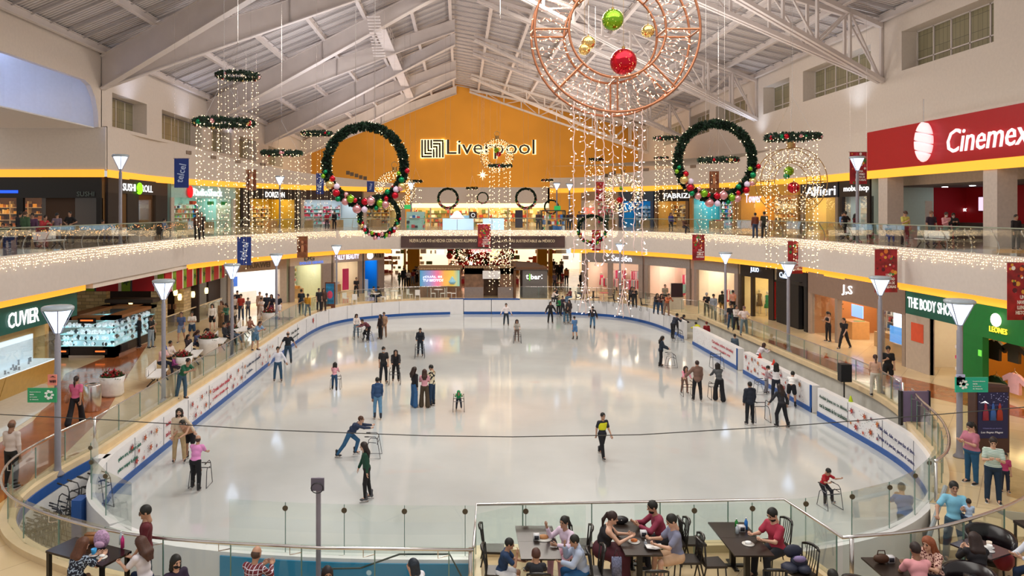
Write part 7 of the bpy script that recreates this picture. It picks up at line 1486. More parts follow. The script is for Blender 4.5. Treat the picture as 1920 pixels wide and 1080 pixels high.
def hair_mesh(style, q):
    h = .009 if q else .013; f = Field((-.16, -.2, -.5), (.16, .26, .16), h)
    if style == 'beard': f.ell((0, -.022, -.066), (.061, .072, .062), .01); f.ell((0, -.03, -.0), (.10, .12, .052), 0, op='cut'); f.ell((0, -.09, -.05), (.022, .03, .009), 0, op='cut'); f.ell((0, .06, -.06), (.1, .06, .1), 0, op='cut')
    elif style == 'mask': f.ell((0, -.030, -.045), (.064, .074, .058), .01); f.F[:, f.ax[1] > -.02, :] = .5
    elif style == 'cap':
        f.ell((0, .008, .05), (.090, .106, .085), .01); f.F[:, :, f.ax[2] < .035] = .5; f.cap((-.03, -.10, .045), (-.02, -.165, .035), .012, .010, .01); f.cap((.03, -.10, .045), (.02, -.165, .035), .012, .010, .01); f.cap((0, -.10, .045), (0, -.17, .035), .014, .010, .02)
    elif style == 'hoodup': f.ell((0, .02, .01), (.108, .118, .128), .01); f.ell((0, -.115, -.01), (.062, .07, .085), 0, op='cut')
    elif style == 'bald': f.ell((0, .018, .0), (.084, .100, .085), .01); f.ell((0, -.09, .02), (.09, .10, .12), 0, op='cut'); f.ell((0, 0, .11), (.10, .13, .085), 0, op='cut')
    else:
        f.ell((0, .016, .034), (.087, .104, .105), .01)
        if style == 'bob': f.cap((-.06, .03, .02), (-.075, .02, -.12), .045, .04, .03); f.cap((.06, .03, .02), (.075, .02, -.12), .045, .04, .03); f.cap((0, .06, .02), (0, .075, -.12), .06, .055, .04)
        if style in ('long', 'curly'):
            for x in (-.055, 0, .055): f.cap((x, .05, .03), (x*1.25, .095, -.20), .056, .055, .05); f.cap((x*1.25, .095, -.20), (x, .10, -.34), .055, .02, .04)
            for x in (-.07, .07): f.cap((x, .01, .02), (x*1.1, .0, -.20), .03, .022, .03)
        if style == 'pony': f.ell((0, .11, .06), (.03, .03, .03), .02); f.cap((0, .12, .06), (0, .16, -.08), .026, .034, .02); f.cap((0, .16, -.08), (0, .14, -.24), .034, .012, .02)
        f.ell((0, -.100, -.022), (.070, .066, .094), 0, op='cut')
        if style == 'short': f.ell((0, .0, -.155), (.12, .16, .085), 0, op='cut')
    if style not in ('cap', 'beard', 'mask', 'hoodup', 'bald'): f.F += (np.sin(f.ax[0][:, None, None]*310)*np.sin(f.ax[1][None, :, None]*270+f.ax[2][None, None, :]*90)*.0028).astype(np.float32)
    V, Q = f.mesh(); return np_mesh('hair', V, Q)
def shoe_mesh(skate):
    g = Field((-.07, -.22, -.1), (.07, .1, .18), .011); g.ell((0, -.045, -.045), (.044, .125, .042), .02); g.ell((0, .03, -.02), (.038, .05, .06), .03)
    if skate: g.cap((0, .02, 0), (0, .03, .12), .044, .048, .02)
    g.F[:, :, g.ax[2] < -.078] = .5
    V, Q = g.mesh(); b = Geo()
    if skate: b.box(-.006, .006, -.17, .10, -.135, -.105, 1); b.box(-.012, .012, -.12, -.07, -.11, -.07, 1); b.box(-.012, .012, .02, .06, -.11, -.07, 1)
    else: b.box(-.038, .038, -.165, .075, -.088, -.074, 1)
    return np_mesh('shoe', V, Q, None, [(np.array(b.v), b.f, b.m)], 0, 2)
SHOE = {k: shoe_mesh(k) for k in (0, 1)}; CACHE = {}
SKIN = {'l': mat('skin_light', (.62, .36, .25), .5, noise=.04), 'm': mat('skin_medium', (.46, .25, .16), .5, noise=.04), 'd': mat('skin_deep', (.27, .135, .08), .5, noise=.04)}
EYE = mat('eye_dark', (.02, .015, .012), .3); LIP = mat('lips', (.38, .10, .09), .4)
NP = [0]
def cached(key, fn):
    if key not in CACHE: CACHE[key] = fn()
    return CACHE[key]
def obj_of(name, me, mats, T):
    o = bpy.data.objects.new(name, me); col.objects.link(o); o.parent = T
    for i, m_ in enumerate(mats): o.material_slots[i].link = 'OBJECT'; o.material_slots[i].material = m_
    return o
def person(x, y, z, h, rz, ps, top, bot, hair, label, skin='m', shoes='#18161a', skate=0, w=1.0, group=None, topm=None, hy=None, at=None):
    """x, y photo position of the feet on level z (or at=world point)"""
    loc = Vector(at) if at is not None else px(x, y, z); q = 1 if loc.y < 31 else 0; chd = h < 1.42; NP[0] += 1
    T = thing('person', label, 'person', loc+Vector((0, 0, .055*h/1.7 if skate else 0)), rz, group); T.scale = (h/1.7,)*3; P = POSES[ps]
    J, me = cached(('b', ps, q, w, chd), lambda: (lambda r_: (r_[0], np_mesh('body', r_[1], r_[2], r_[3], r_[4], r_[0]['zo'], 3)))(build_body(P, q, w, chd)))
    obj_of('body', me, [SKIN[skin], EYE, LIP], T)
    tk, tc = top.split(); nmz = {'tee': 'shirt', 'shirt': 'shirt', 'hood': 'hoodie', 'tank': 'top', 'coat': 'jacket'}[tk]
    obj_of(nmz, cached(('t', ps, tk, q, w), lambda: cloth(J, tk, q, w)), [topm or hm(tc, .8, noise=.08)], T)
    bk, bc = bot.split(); nmb = {'shorts': 'shorts', 'skirt': 'skirt', 'longskirt': 'skirt'}.get(bk, 'trousers')
    obj_of(nmb, cached(('t', ps, bk, q, w), lambda: cloth(J, bk, q, w)), [hm(bc, .85, noise=.12)], T)
    hk, hc = hair.split(); o = obj_of('cap' if hk == 'cap' else ('hood' if hk == 'hoodup' else 'hair'), cached(('h', hk, q), lambda: hair_mesh(hk, q)), [hm(hc, .6, noise=.2, nscale=30)], T)
    hs = 1.22 if chd else 1.03; o.location = Vector(J['H'])+Vector((0, 0, J['zo'])); o.rotation_euler = J['HM'].to_euler(); o.scale = (hs,)*3
    if hk == 'cap' or hk == 'hoodup': 
        o2 = obj_of('hair', cached(('h', 'short', q), lambda: hair_mesh('short', q)), [hm('#1a1210', .6)], T); o2.location = o.location; o2.rotation_euler = o.rotation_euler; o2.scale = (hs*.97,)*3
    for wd_, st, c_ in (('bearded', 'beard', '#1a110d'), ('black face mask', 'mask', '#121216'), ('with face mask', 'mask', '#c8d4dc'), ('masked', 'mask', '#d4dce4')):
        if wd_ in label: o2 = obj_of('beard' if st == 'beard' else 'face_mask', cached(('h', st, 1), lambda: hair_mesh(st, 1)), [hm(c_, .8)], T); o2.location = o.location; o2.rotation_euler = o.rotation_euler; o2.scale = (hs,)*3; break
    if 'glasses' in label:
        g = Geo()
        for x_ in (-.033, .033): g.tube([(x_+.024*math.cos(k*.7), -.104, .012+.018*math.sin(k*.7)) for k in range(9)], .003, 4, closed=True)
        for x_ in (-.06, .06): g.tube([(x_, -.10, .015), (x_*1.35, .0, .015)], .003, 4)
        o2 = g.build('glasses', BLACK, T); o2.location = o.location; o2.rotation_euler = o.rotation_euler; o2.scale = (hs,)*3
    for n in 'LR':
        a = J['an'+n]; s = obj_of('skate' if skate else 'shoe', SHOE[1 if skate else 0], [hm(shoes, .5), STEEL if skate else hm('#d8d4d0')], T); s.location = (a[0], a[1], a[2]+J['zo']); s.rotation_euler = (R(-22) if (a[2]+J['zo'] > .14 and not P['sit']) else 0, 0, R(8 if n == 'L' else -8))
    return T
def pattern(name, c1, c2, kind, sc):
    m, nt, b = nodes_mat(name); tc = nt.nodes.new('ShaderNodeTexCoord'); r = nt.nodes.new('ShaderNodeValToRGB'); r.color_ramp.interpolation = 'CONSTANT'
    if kind == 'spots': t = nt.nodes.new('ShaderNodeTexNoise'); t.inputs['Scale'].default_value = sc; t.inputs['Detail'].default_value = 1; o = 'Fac'; p = .54
    elif kind == 'check':
        t = nt.nodes.new('ShaderNodeTexBrick'); t.offset = 0; t.inputs['Scale'].default_value = sc; t.inputs['Brick Width'].default_value = 1; t.inputs['Row Height'].default_value = 1; t.inputs['Mortar Size'].default_value = .09; t.inputs['Color1'].default_value = (*hexc(c1), 1); t.inputs['Color2'].default_value = (*[v*.5 for v in hexc(c1)], 1); t.inputs['Mortar'].default_value = (*hexc(c2), 1)
        mp = nt.nodes.new('ShaderNodeMapping'); mp.inputs['Rotation'].default_value = (R(90), 0, 0); nt.links.new(tc.outputs['Object'], mp.inputs[0]); nt.links.new(mp.outputs[0], t.inputs['Vector']); nt.links.new(t.outputs['Color'], b.inputs['Base Color']); return m
    else: t = nt.nodes.new('ShaderNodeTexWave'); t.bands_direction = 'Z'; t.inputs['Scale'].default_value = sc; o = 'Fac'; p = .5
    r.color_ramp.elements[0].color = (*hexc(c1), 1); r.color_ramp.elements[1].color = (*hexc(c2), 1); r.color_ramp.elements[1].position = p
    nt.links.new(tc.outputs['Object'], t.inputs['Vector']); nt.links.new(t.outputs[o], r.inputs[0]); nt.links.new(r.outputs[0], b.inputs['Base Color']); b.inputs['Roughness'].default_value = .85; return m
FLO = pattern('floral_print', '#161b2c', '#9fb0c4', 'spots', 26); LEO = pattern('leopard_print', '#e0b8a8', '#5a1c20', 'spots', 34); PLAID = pattern('plaid_print', '#7a1c2c', '#d8d0dc', 'check', 14)
STR = pattern('green_stripes', '#dfe6e0', '#7aa08e', 'wave', 9); STB = pattern('dark_stripes', '#e0d8cc', '#1c1a1c', 'wave', 7); COW = pattern('black_patches', '#d8ccae', '#17171a', 'spots', 9)
# ================= people on the ice
ICEZ = -1.2; BK = '#15130f'; HR = '#1c120e'
def ice(x, y, h, rz, ps, top, bot, hair, label, wk=None, **k):
    T = person(x, y, ICEZ, h, rz, ps, top, bot, hair, label, skate=1, **k)
    if wk: 
        d, r2, lb = wk[0], wk[1], wk[2]; a = R(r2); p = T.location; walker(p.x+math.sin(a)*d, p.y-math.cos(a)*d, ICEZ, r2, lb, .92 if h > 1.42 else .8)
    return T
ice(949, 611, 1.62, 0, 'armsout', 'shirt #e8dfe0', 'jeans #26333f', 'short '+HR, 'boy in white long sleeved shirt skating with arms out near the far gate')
ice(969, 641, 1.4, 0, 'pushup', 'tee #8a8078', 'legs #6a5850', 'long #2a1610', 'small girl in striped top leaning over a skating frame, alone mid rink', (.42, 0, 'skating frame held by the small girl in the striped top'), topm=STB)
ice(1032, 607, 1.62, 12, 'armsout', 'coat #1c171a', 'pants #15141a', 'bob '+HR, 'woman in dark jacket gliding with both arms out beside the far group')
ice(1047, 590, 1.35, 10, 'stand', 'hood #1f8a48', 'pants #16181a', 'short '+HR, 'child in bright green hoodie standing at the far barrier')
ice(1055, 593, 1.6, 30, 'cross', 'shirt #3a3040', 'pants #2a2a30', 'short '+HR, 'person in grey purple shirt at the back of the far group'); ice(1061, 606, 1.5, 10, 'bend', 'coat #241a1c', 'jeans #4a7a9a', 'long '+HR, 'girl in dark top and light jeans bending over a frame in the far group', (.4, 10, 'skating frame of the girl in light jeans in the far group'))
ice(1067, 603, 1.62, -30, 'standb', 'coat #2a2226', 'pants #3a3438', 'long #1c1210', 'long haired woman in dark coat at the right of the far group'); ice(1064, 590, 1.5, 0, 'stand', 'shirt #d8d0c8', 'pants #3a3a44', 'long '+HR, 'girl in pale top half hidden in the far group')
ice(1078, 637, 1.5, 200, 'glide', 'tee #4a72a0', 'shorts #4a76a8', 'short '+HR, 'child in blue tee and blue shorts seen from behind', hy=0)
ice(1111, 617, 1.6, 160, 'skate', 'hood #1a1518', 'jeans #3f6a8c', 'short '+HR, 'skater in black hoodie and blue jeans moving away at the far right')
ice(668, 634, 1.58, 20, 'pushup', 'shirt #e8dcd6', 'jeans #6f8494', 'long #2a1812', 'girl in white top and pale jeans pushing a frame at the far left', (.42, 20, 'skating frame of the girl in white top at the far left'))
ice(692, 639, 1.62, -60, 'bend', 'shirt #6a3640', 'pants #17151a', 'short '+HR, 'person in maroon shirt bending over a dark dressed child'); ice(683, 640, 1.05, 40, 'crouch', 'coat #17161c', 'pants #17161c', 'short '+HR, 'little child in black held by the person in maroon', (.3, 60, 'skating frame beside the little child in black'))
ice(713, 637, 1.62, -50, 'hold', 'shirt #2c1c1c', 'pants #1a1618', 'long '+HR, 'dark haired girl in brown reaching toward the maroon shirt'); ice(720, 634, 1.68, 0, 'standb', 'shirt #a88468', 'pants #8a6c58', 'short '+HR, 'person in tan clothes standing behind the girl in brown')
ice(788, 668, 1.62, 0, 'pushup', 'hood #151a26', 'jeans #1c2430', 'short '+BK, 'boy in navy hoodie pushing a frame toward the viewer in the middle of the ice', (.46, 0, 'skating frame of the boy in navy hoodie'))
ice(719, 719, 1.75, 25, 'standb', 'tee #1c1a1c', 'pants #161a22', 'short '+BK, 'tall man in black tee with face mask beside a girl with a frame'); ice(742, 716, 1.64, 5, 'push', 'hood #18141a', 'pants #1a171a', 'long '+HR, 'long haired girl in black pushing a frame beside the tall man', (.5, 0, 'skating frame of the long haired girl in black'))
ice(708, 786, 1.64, 195, 'glide', 'hood #28466e', 'jeans #5f8cb0', 'short '+BK, 'boy in blue hoodie and light blue jeans seen from behind', skin='d', shoes='#2a2a34')
ice(777, 763, 1.68, 130, 'standb', 'shirt #17141a', 'wide #2f5c8c', 'long #2a1810', 'long haired girl in black top and flared blue jeans in the trio'); ice(796, 764, 1.6, 180, 'cross', 'tee #e0a0ac', 'wide #4a3c2c', 'long #3a1c10', 'girl in pink top and brown trousers seen from behind in the trio'); ice(810, 762, 1.74, -120, 'phone2', 'hood #d8ccae', 'jeans #1e3654', 'short '+BK, 'boy in black and cream patterned sweater in the trio', topm=COW)
ice(860, 769, 1.0, 0, 'crouch', 'hood #128a50', 'pants #262a38', 'hoodup #0f8a4c', 'small child in green hooded top crouching inside a frame', (.12, 0, 'skating frame around the small child in green'))
ice(627, 733, 1.3, 180, 'push', 'shirt #d89aa4', 'jeans #2a4a6c', 'long #1c1410', 'small girl in pink top pushing a frame away from the viewer', (.4, 180, 'skating frame of the small girl in pink top'))
ice(521, 716, 1.7, 15, 'armsout', 'shirt #d8d8e4', 'jeans #2c4c66', 'short '+BK, 'boy in white long sleeved shirt and blue jeans at the left barrier'); ice(540, 682, 1.72, 190, 'armsout', 'tee #171a22', 'jeans #2c4458', 'bald #3a2c26', 'man in black tee and jeans seen from behind at the left barrier', w=1.1)
ice(336, 868, 1.78, 15, 'hold', 'shirt #cdb8a0', 'pants #b09670', 'curly #1c1410', 'bearded young man in beige shirt and khaki trousers at the near left', skin='l'); ice(358, 862, 1.66, -15, 'bend', 'tank #a87858', 'shorts #1a161c', 'pony '+BK, 'woman in tan top bending toward the person in pink at the near left', skin='m')
ice(366, 921, 1.62, 180, 'push', 'tee #d88ac0', 'pants #0f0e14', 'bald #3a2a24', 'person in pink tee and black trousers pushing a frame, seen from behind', (.45, 180, 'skating frame of the person in pink tee at the near left'), w=1.1)
ice(368, 914, 1.05, 180, 'stand', 'tee #c8b8b0', 'shorts #3a2c30', 'short '+BK, 'small child hidden in front of the person in pink tee')
ice(655, 856, 1.6, 90, 'pushlow', 'shirt #22304c', 'jeans #2c5a80', 'short #4a2c1c', 'boy in navy top leaning far forward to push a frame to the right', (.82, 90, 'skating frame pushed by the boy in the navy top'), skin='l')
ice(688, 939, 1.68, -80, 'glide', 'shirt #12402e', 'legs #131216', 'long #20120e', 'girl in dark green top and black leggings skating to the left', skin='l', shoes='#4a4a50')
T = ice(1129, 859, 1.56, 22, 'walk', 'tee #1b1d28', 'pants #15151b', 'short '+BK, 'boy in black and yellow tee skating alone at the centre right', shoes='#3a3c40')
g = Geo(); g.lathe([(.15, 1.04), (.165, 1.08), (.187, 1.18), (.196, 1.30), (.18, 1.31)], 20, (0, -.02, 0), sy=.74); g.build('yellow_panel', hm('#d8d41c', .8), T, True)
ice(1239, 688, 1.64, 80, 'pushup', 'coat #162434', 'pants #13131a', 'long '+HR, 'long haired woman in dark teal jacket pushing a frame to the right', (.55, 88, 'skating frame of the woman in dark teal jacket'))
ice(1283, 738, 1.3, 5, 'push', 'shirt #d88a9c', 'legs #7a5a4c', 'long #2a1812', 'small girl in pink pushing a frame toward the viewer at the right', (.42, 0, 'skating frame of the small girl in pink at the right')); ice(1307, 752, 1.75, 180, 'hold', 'coat #7a5c50', 'pants #17151c', 'short #2a1814', 'woman in brown cardigan seen from behind stretching out her arm', w=1.0, skin='l'); ice(1349, 753, 1.68, 182, 'push', 'shirt #4c4f52', 'wide #14141a', 'long #1c1210', 'girl in grey top and wide black trousers pushing a frame away', (.48, 180, 'skating frame of the girl in grey top'))
ice(1406, 797, 1.66, 185, 'stand', 'coat #1b2130', 'pants #14151d', 'short '+BK, 'boy in dark navy jacket seen from behind at the right'); ice(1466, 802, 1.66, -165, 'skate', 'shirt #2a2a30', 'pants #15161e', 'long #2a1a14', 'long haired skater in black and white top grabbing a frame')
walker(px(1426, 790, ICEZ).x, px(1426, 790, ICEZ).y, ICEZ, 180, 'skating frame between the boy in navy jacket and the long haired skater', 1.0); walker(px(1344, 690, ICEZ).x, px(1344, 690, ICEZ).y, ICEZ, 180, 'empty skating frame standing alone at the right barrier', 1.0); walker(px(1278, 640, ICEZ).x-.3, px(1278, 640, ICEZ).y-.2, ICEZ, 90, 'skating frame beside the man in navy at the barrier opening', 1.0)
ice(1455, 752, 1.66, 170, 'pointup', 'shirt #e8e4e6', 'pants #1f2330', 'long '+BK, 'woman in white top with very long black hair by the right barrier'); ice(1437, 738, 1.25, 60, 'pushup', 'hood #b09aa0', 'pants #8a8890', 'short '+BK, 'small child in grey pink hoodie with a frame by the right barrier', (.3, -90, 'skating frame of the small child in grey pink hoodie')); ice(1484, 764, 1.64, 150, 'bend', 'shirt #e6e4e2', 'shorts #15131a', 'short '+BK, 'person in white top and black shorts bending over the right barrier')
ice(1262, 636, 1.74, 120, 'leanrail', 'shirt #1f2636', 'pants #14141a', 'short '+BK, 'man in navy shirt leaning into the barrier opening at the far right', w=1.1); ice(1270, 630, 1.6, 100, 'bend', 'coat #1c1620', 'pants #16141a', 'short '+HR, 'dark clothed person beyond the man in navy at the barrier opening')
ice(1543, 944, 1.12, 20, 'hang', 'tee #a81824', 'pants #1c1c24', 'short '+BK, 'small boy in red tee hanging on a frame at the near right', (.30, 10, 'skating frame of the small boy in red tee'), shoes='#7a7c84')
person(0, 0, 0, 1.72, 165, 'leanrail', 'tee #10569a', 'pants #2a3038', 'short #2a221e', 'heavy man in blue tee standing behind the near right glass', at=(11.2, 18.55, -1.2), w=1.25)
person(0, 0, 0, 1.6, 90, 'leanrail', 'shirt #dcd4dc', 'pants #17202c', 'bob #3a1c14', 'woman in white top leaning on the concrete wall behind the right barrier', at=(15.95, 39.6, -1.2)); person(0, 0, 0, 1.5, 150, 'stand', 'shirt #4a5a6a', 'pants #20242c', 'short '+BK, 'dark haired child behind the middle right barrier', at=(15.8, 42.5, -1.2)); person(0, 0, 0, 1.5, 180, 'standb', 'shirt #8a1420', 'pants #20242c', 'short #5a1014', 'person in red seen over the far right barrier section', at=(15.75, 47.2, -1.2)); person(0, 0, 0, 1.45, 200, 'bend', 'hood #c8c81e', 'pants #20242c', 'short '+BK, 'child in yellow green top beyond the far right barrier section', at=(15.7, 48.3, -1.2))
# ================= mall walkers on the ground floor
def gp(x, y, h, rz, ps, top, bot, hair, label, **k): return person(x, y, 0, h, rz, ps, top, bot, hair, label, **k)
gp(22, 914, 1.78, 175, 'standb', 'shirt #cbbcb4', 'pants #1c1d1e', 'bald #5a4030', 'balding man in white shirt and black trousers behind the left railing', w=1.08, skin='d')
T = gp(142, 794, 1.66, 185, 'walk', 'tee #d0648a', 'wide #14121a', 'pony #2a1a16', 'woman in pink top and wide black trousers carrying a tan bag'); g = Geo(); g.ball((.3, 0, .86), .16, 12, sc=(.5, 1, .95)); g.tube([(.28, 0, 1.0), (.2, 0, 1.38), (.28, .04, 1.0)], .01, 5); b_ = g.build('shoulder_bag', hm('#a8765a'), None); b_.location = T.location; b_.rotation_euler = T.rotation_euler; tag(b_, 'tan shoulder bag hanging from the woman in pink top', 'bag')
gp(302, 702, 1.7, 70, 'sitphone', 'tee #dcb0b0', 'jeans #222c40', 'cap #1c4aa0', 'seated man in pale pink shirt and blue cap on a white bench', skin='m', w=1.1); gp(341, 748, 1.72, 60, 'leanrail', 'tee #1c5a3e', 'jeans #3a5468', 'short '+BK, 'man in green tee leaning on the left rink railing', skin='m'); gp(318, 690, 1.6, 70, 'sit', 'shirt #d8c8c0', 'pants #1c1a22', 'short '+BK, 'person in white partly hidden behind the lamp post on the left'); gp(325, 702, 1.1, 90, 'sit', 'shirt #8a3a7a', 'pants #2a2030', 'short '+BK, 'child in magenta behind the lamp post on the left')
gp(261, 651, 1.74, -60, 'standb', 'shirt #14161e', 'pants #111016', 'short #4a3a30', 'man in black standing at the end of the glass display island', w=1.05); gp(283, 652, 1.74, 80, 'phone', 'tee #151618', 'jeans #8a98a4', 'short '+BK, 'man in black tee and pale trousers facing the man in black'); 
gp(340, 641, 1.72, 10, 'walk', 'tee #4a5a86', 'shorts #7f8fae', 'short #4a3028', 'man in blue grey tee and denim shorts walking on the left', skin='m'); gp(360, 638, 1.62, 15, 'cross', 'tee #e6ddd4', 'shorts #27405e', 'short '+BK, 'person in white tee and dark denim shorts walking on the left')
gp(366, 664, 1.58, 80, 'sitphone', 'tee #3f4a70', 'jeans #1c2438', 'long #3a2018', 'seated woman in blue denim top on a bench by the left railing'); gp(384, 661, 1.6, 80, 'sitphone', 'shirt #ded2cc', 'pants #17161e', 'pony '+BK, 'seated masked woman in white top with red straps'); gp(352, 672, 1.5, 60, 'sit', 'shirt #2c2024', 'pants #1c1a22', 'long #1c1210', 'seated dark haired woman behind the near poinsettias')
gp(398, 620, 1.64, 10, 'standb', 'shirt #e4dcd4', 'shorts #14131a', 'long '+HR, 'woman in white top and black shorts standing near the benches', skin='l'); gp(415, 614, 1.66, -10, 'standb', 'shirt #a08262', 'wide #8a6c50', 'long #4a2c1a', 'woman in tan outfit beside the one in green'); gp(425, 618, 1.62, -30, 'phone2', 'shirt #3c6c58', 'pants #2c2c34', 'bob '+HR, 'woman in green top looking down by the lamp post'); gp(438, 608, 1.5, 10, 'sit', 'shirt #c8b8a0', 'pants #2a2620', 'long '+HR, 'seated woman in pale patterned top behind the planter')
gp(423, 648, 1.6, 80, 'sitback', 'shirt #1c1c24', 'pants #17161e', 'short '+BK, 'seated man in black on the bench by the railing'); gp(434, 645, 1.62, 75, 'sitback', 'shirt #2a262a', 'jeans #46586e', 'short #3a2a20', 'seated man in dark patterned shirt and jeans beside him'); gp(468, 632, 1.5, 60, 'sit', 'shirt #8a5a48', 'jeans #3a4656', 'short '+BK, 'seated person in brown shirt behind the tall planter')
gp(479, 657, 1.66, 60, 'leanrail', 'tee #7fa0c4', 'shorts #4f7590', 'pony #3a2018', 'woman in light blue tee leaning on the left rink railing')
gp(440, 596, 1.55, 0, 'stand', 'tee #d8ccc4', 'pants #2a2a30', 'cap #2a2a30', 'person in white tee and dark cap left of the man in red'); gp(452, 600, 1.74, 0, 'standb', 'tee #a83428', 'jeans #2f3f58', 'short '+BK, 'man in red tee behind the lamp post on the left'); gp(445, 590, 1.7, 0, 'stand', 'shirt #20202c', 'pants #1a1a20', 'cap #16161c', 'tall man in black cap behind the man in red'); gp(465, 594, 1.3, 0, 'stand', 'tee #6f6a74', 'jeans #3a4456', 'short '+BK, 'child in grey standing beside the man in red')
gp(487, 592, 1.66, 10, 'stand', 'shirt #b89a86', 'pants #9a8070', 'short #5a3c28', 'person in beige before the white phone shop'); gp(490, 600, 1.5, -15, 'phone2', 'tee #ddd0cc', 'pants #c8b8b4', 'short '+BK, 'child in white at the front of the phone shop'); gp(500, 597, 1.72, 0, 'standb', 'tee #1c2436', 'pants #181c2a', 'cap #3a3c44', 'man in navy tee and cap before the white phone shop'); gp(509, 596, 1.66, 10, 'walk', 'tee #181828', 'pants #6a3a5a', 'long #1c1210', 'woman in dark top and purple trousers before the phone shop'); gp(522, 598, 1.7, 0, 'walk2', 'tee #181e30', 'skirt #d8d0d4', 'short #4a2a4a', 'person in navy tee and white skirt walking out of the phone shop', skin='l')
gp(565, 588, 1.72, 190, 'stand', 'tee #1c2430', 'jeans #27303e', 'short '+BK, 'man in dark tee walking beside the woman in yellow'); gp(577, 593, 1.6, 180, 'walk', 'shirt #c48a1e', 'jeans #5c6a70', 'pony '+HR, 'woman in yellow top at the left railing far side'); gp(598, 584, 1.68, 30, 'stand', 'tee #1a1c22', 'pants #1c1c22', 'short '+BK, 'person in black by the left railing near the screen totem'); gp(607, 583, 1.66, 20, 'stand', 'shirt #4a3028', 'pants #3a2a26', 'long '+HR, 'woman in dark brown next to the screen totem')
gp(668, 557, 1.7, 20, 'walk2', 'tee #16141a', 'pants #17161c', 'short '+BK, 'man in black walking in front of the beauty shop', skin='m'); gp(696, 566, 1.6, 80, 'sitlean', 'tee #b8a890', 'jeans #22304a', 'short '+BK, 'person in beige seated at the far left cafe table'); gp(714, 566, 1.6, -80, 'sitlean', 'shirt #3c3a2a', 'jeans #1c2636', 'short '+BK, 'person in olive seated at the far left cafe table')
for a in ((757, 537, 1.8, 0, 'stand', 'coat #16161e', 'pants #14141a', 'short '+BK, 'tall man in black at the head of the far left crowd'), (761, 537, 1.6, 0, 'stand', 'tee #6a6478', 'pants #2a2a34', 'short '+HR, 'person in grey purple in the far left crowd'), (766, 538, 1.62, 0, 'phone2', 'tee #e8dcd0', 'pants #17171e', 'long '+HR, 'woman in white tee in the far left crowd'), (774, 534, 1.5, 0, 'stand', 'tee #8a2a2e', 'jeans #5a6a80', 'short '+BK, 'child in red in the far left crowd'), (779, 531, 1.7, 0, 'cross', 'tee #17161c', 'pants #141418', 'short '+BK, 'man in black with folded arms in the far left crowd'), (782, 531, 1.66, 0, 'stand', 'tee #d8d0c8', 'pants #1c1c24', 'short '+HR, 'person in white behind the man with folded arms'),
          (749, 536, 1.3, 20, 'walk', 'tee #4a5a3a', 'pants #5a6a50', 'long '+HR, 'small girl in green at the left end of the far crowd'), (760, 503, 1.7, 0, 'stand', 'tee #e8e0dc', 'jeans #a8a08c', 'short '+HR, 'person in white farther back in the lit passage'), (771, 503, 1.62, 0, 'stand', 'shirt #16161e', 'jeans #4a6a7a', 'long '+HR, 'long haired woman in black farther back in the lit passage'), (797, 503, 1.4, 0, 'stand', 'tee #2a4a8a', 'pants #d8d0c8', 'short '+BK, 'child in blue near the kiosk with the rainbow poster'), (735, 510, 1.6, 90, 'stand', 'shirt #1f4a9a', 'pants #5a3a2a', 'short '+BK, 'person in bright blue at the wall before the passage')): gp(*a)
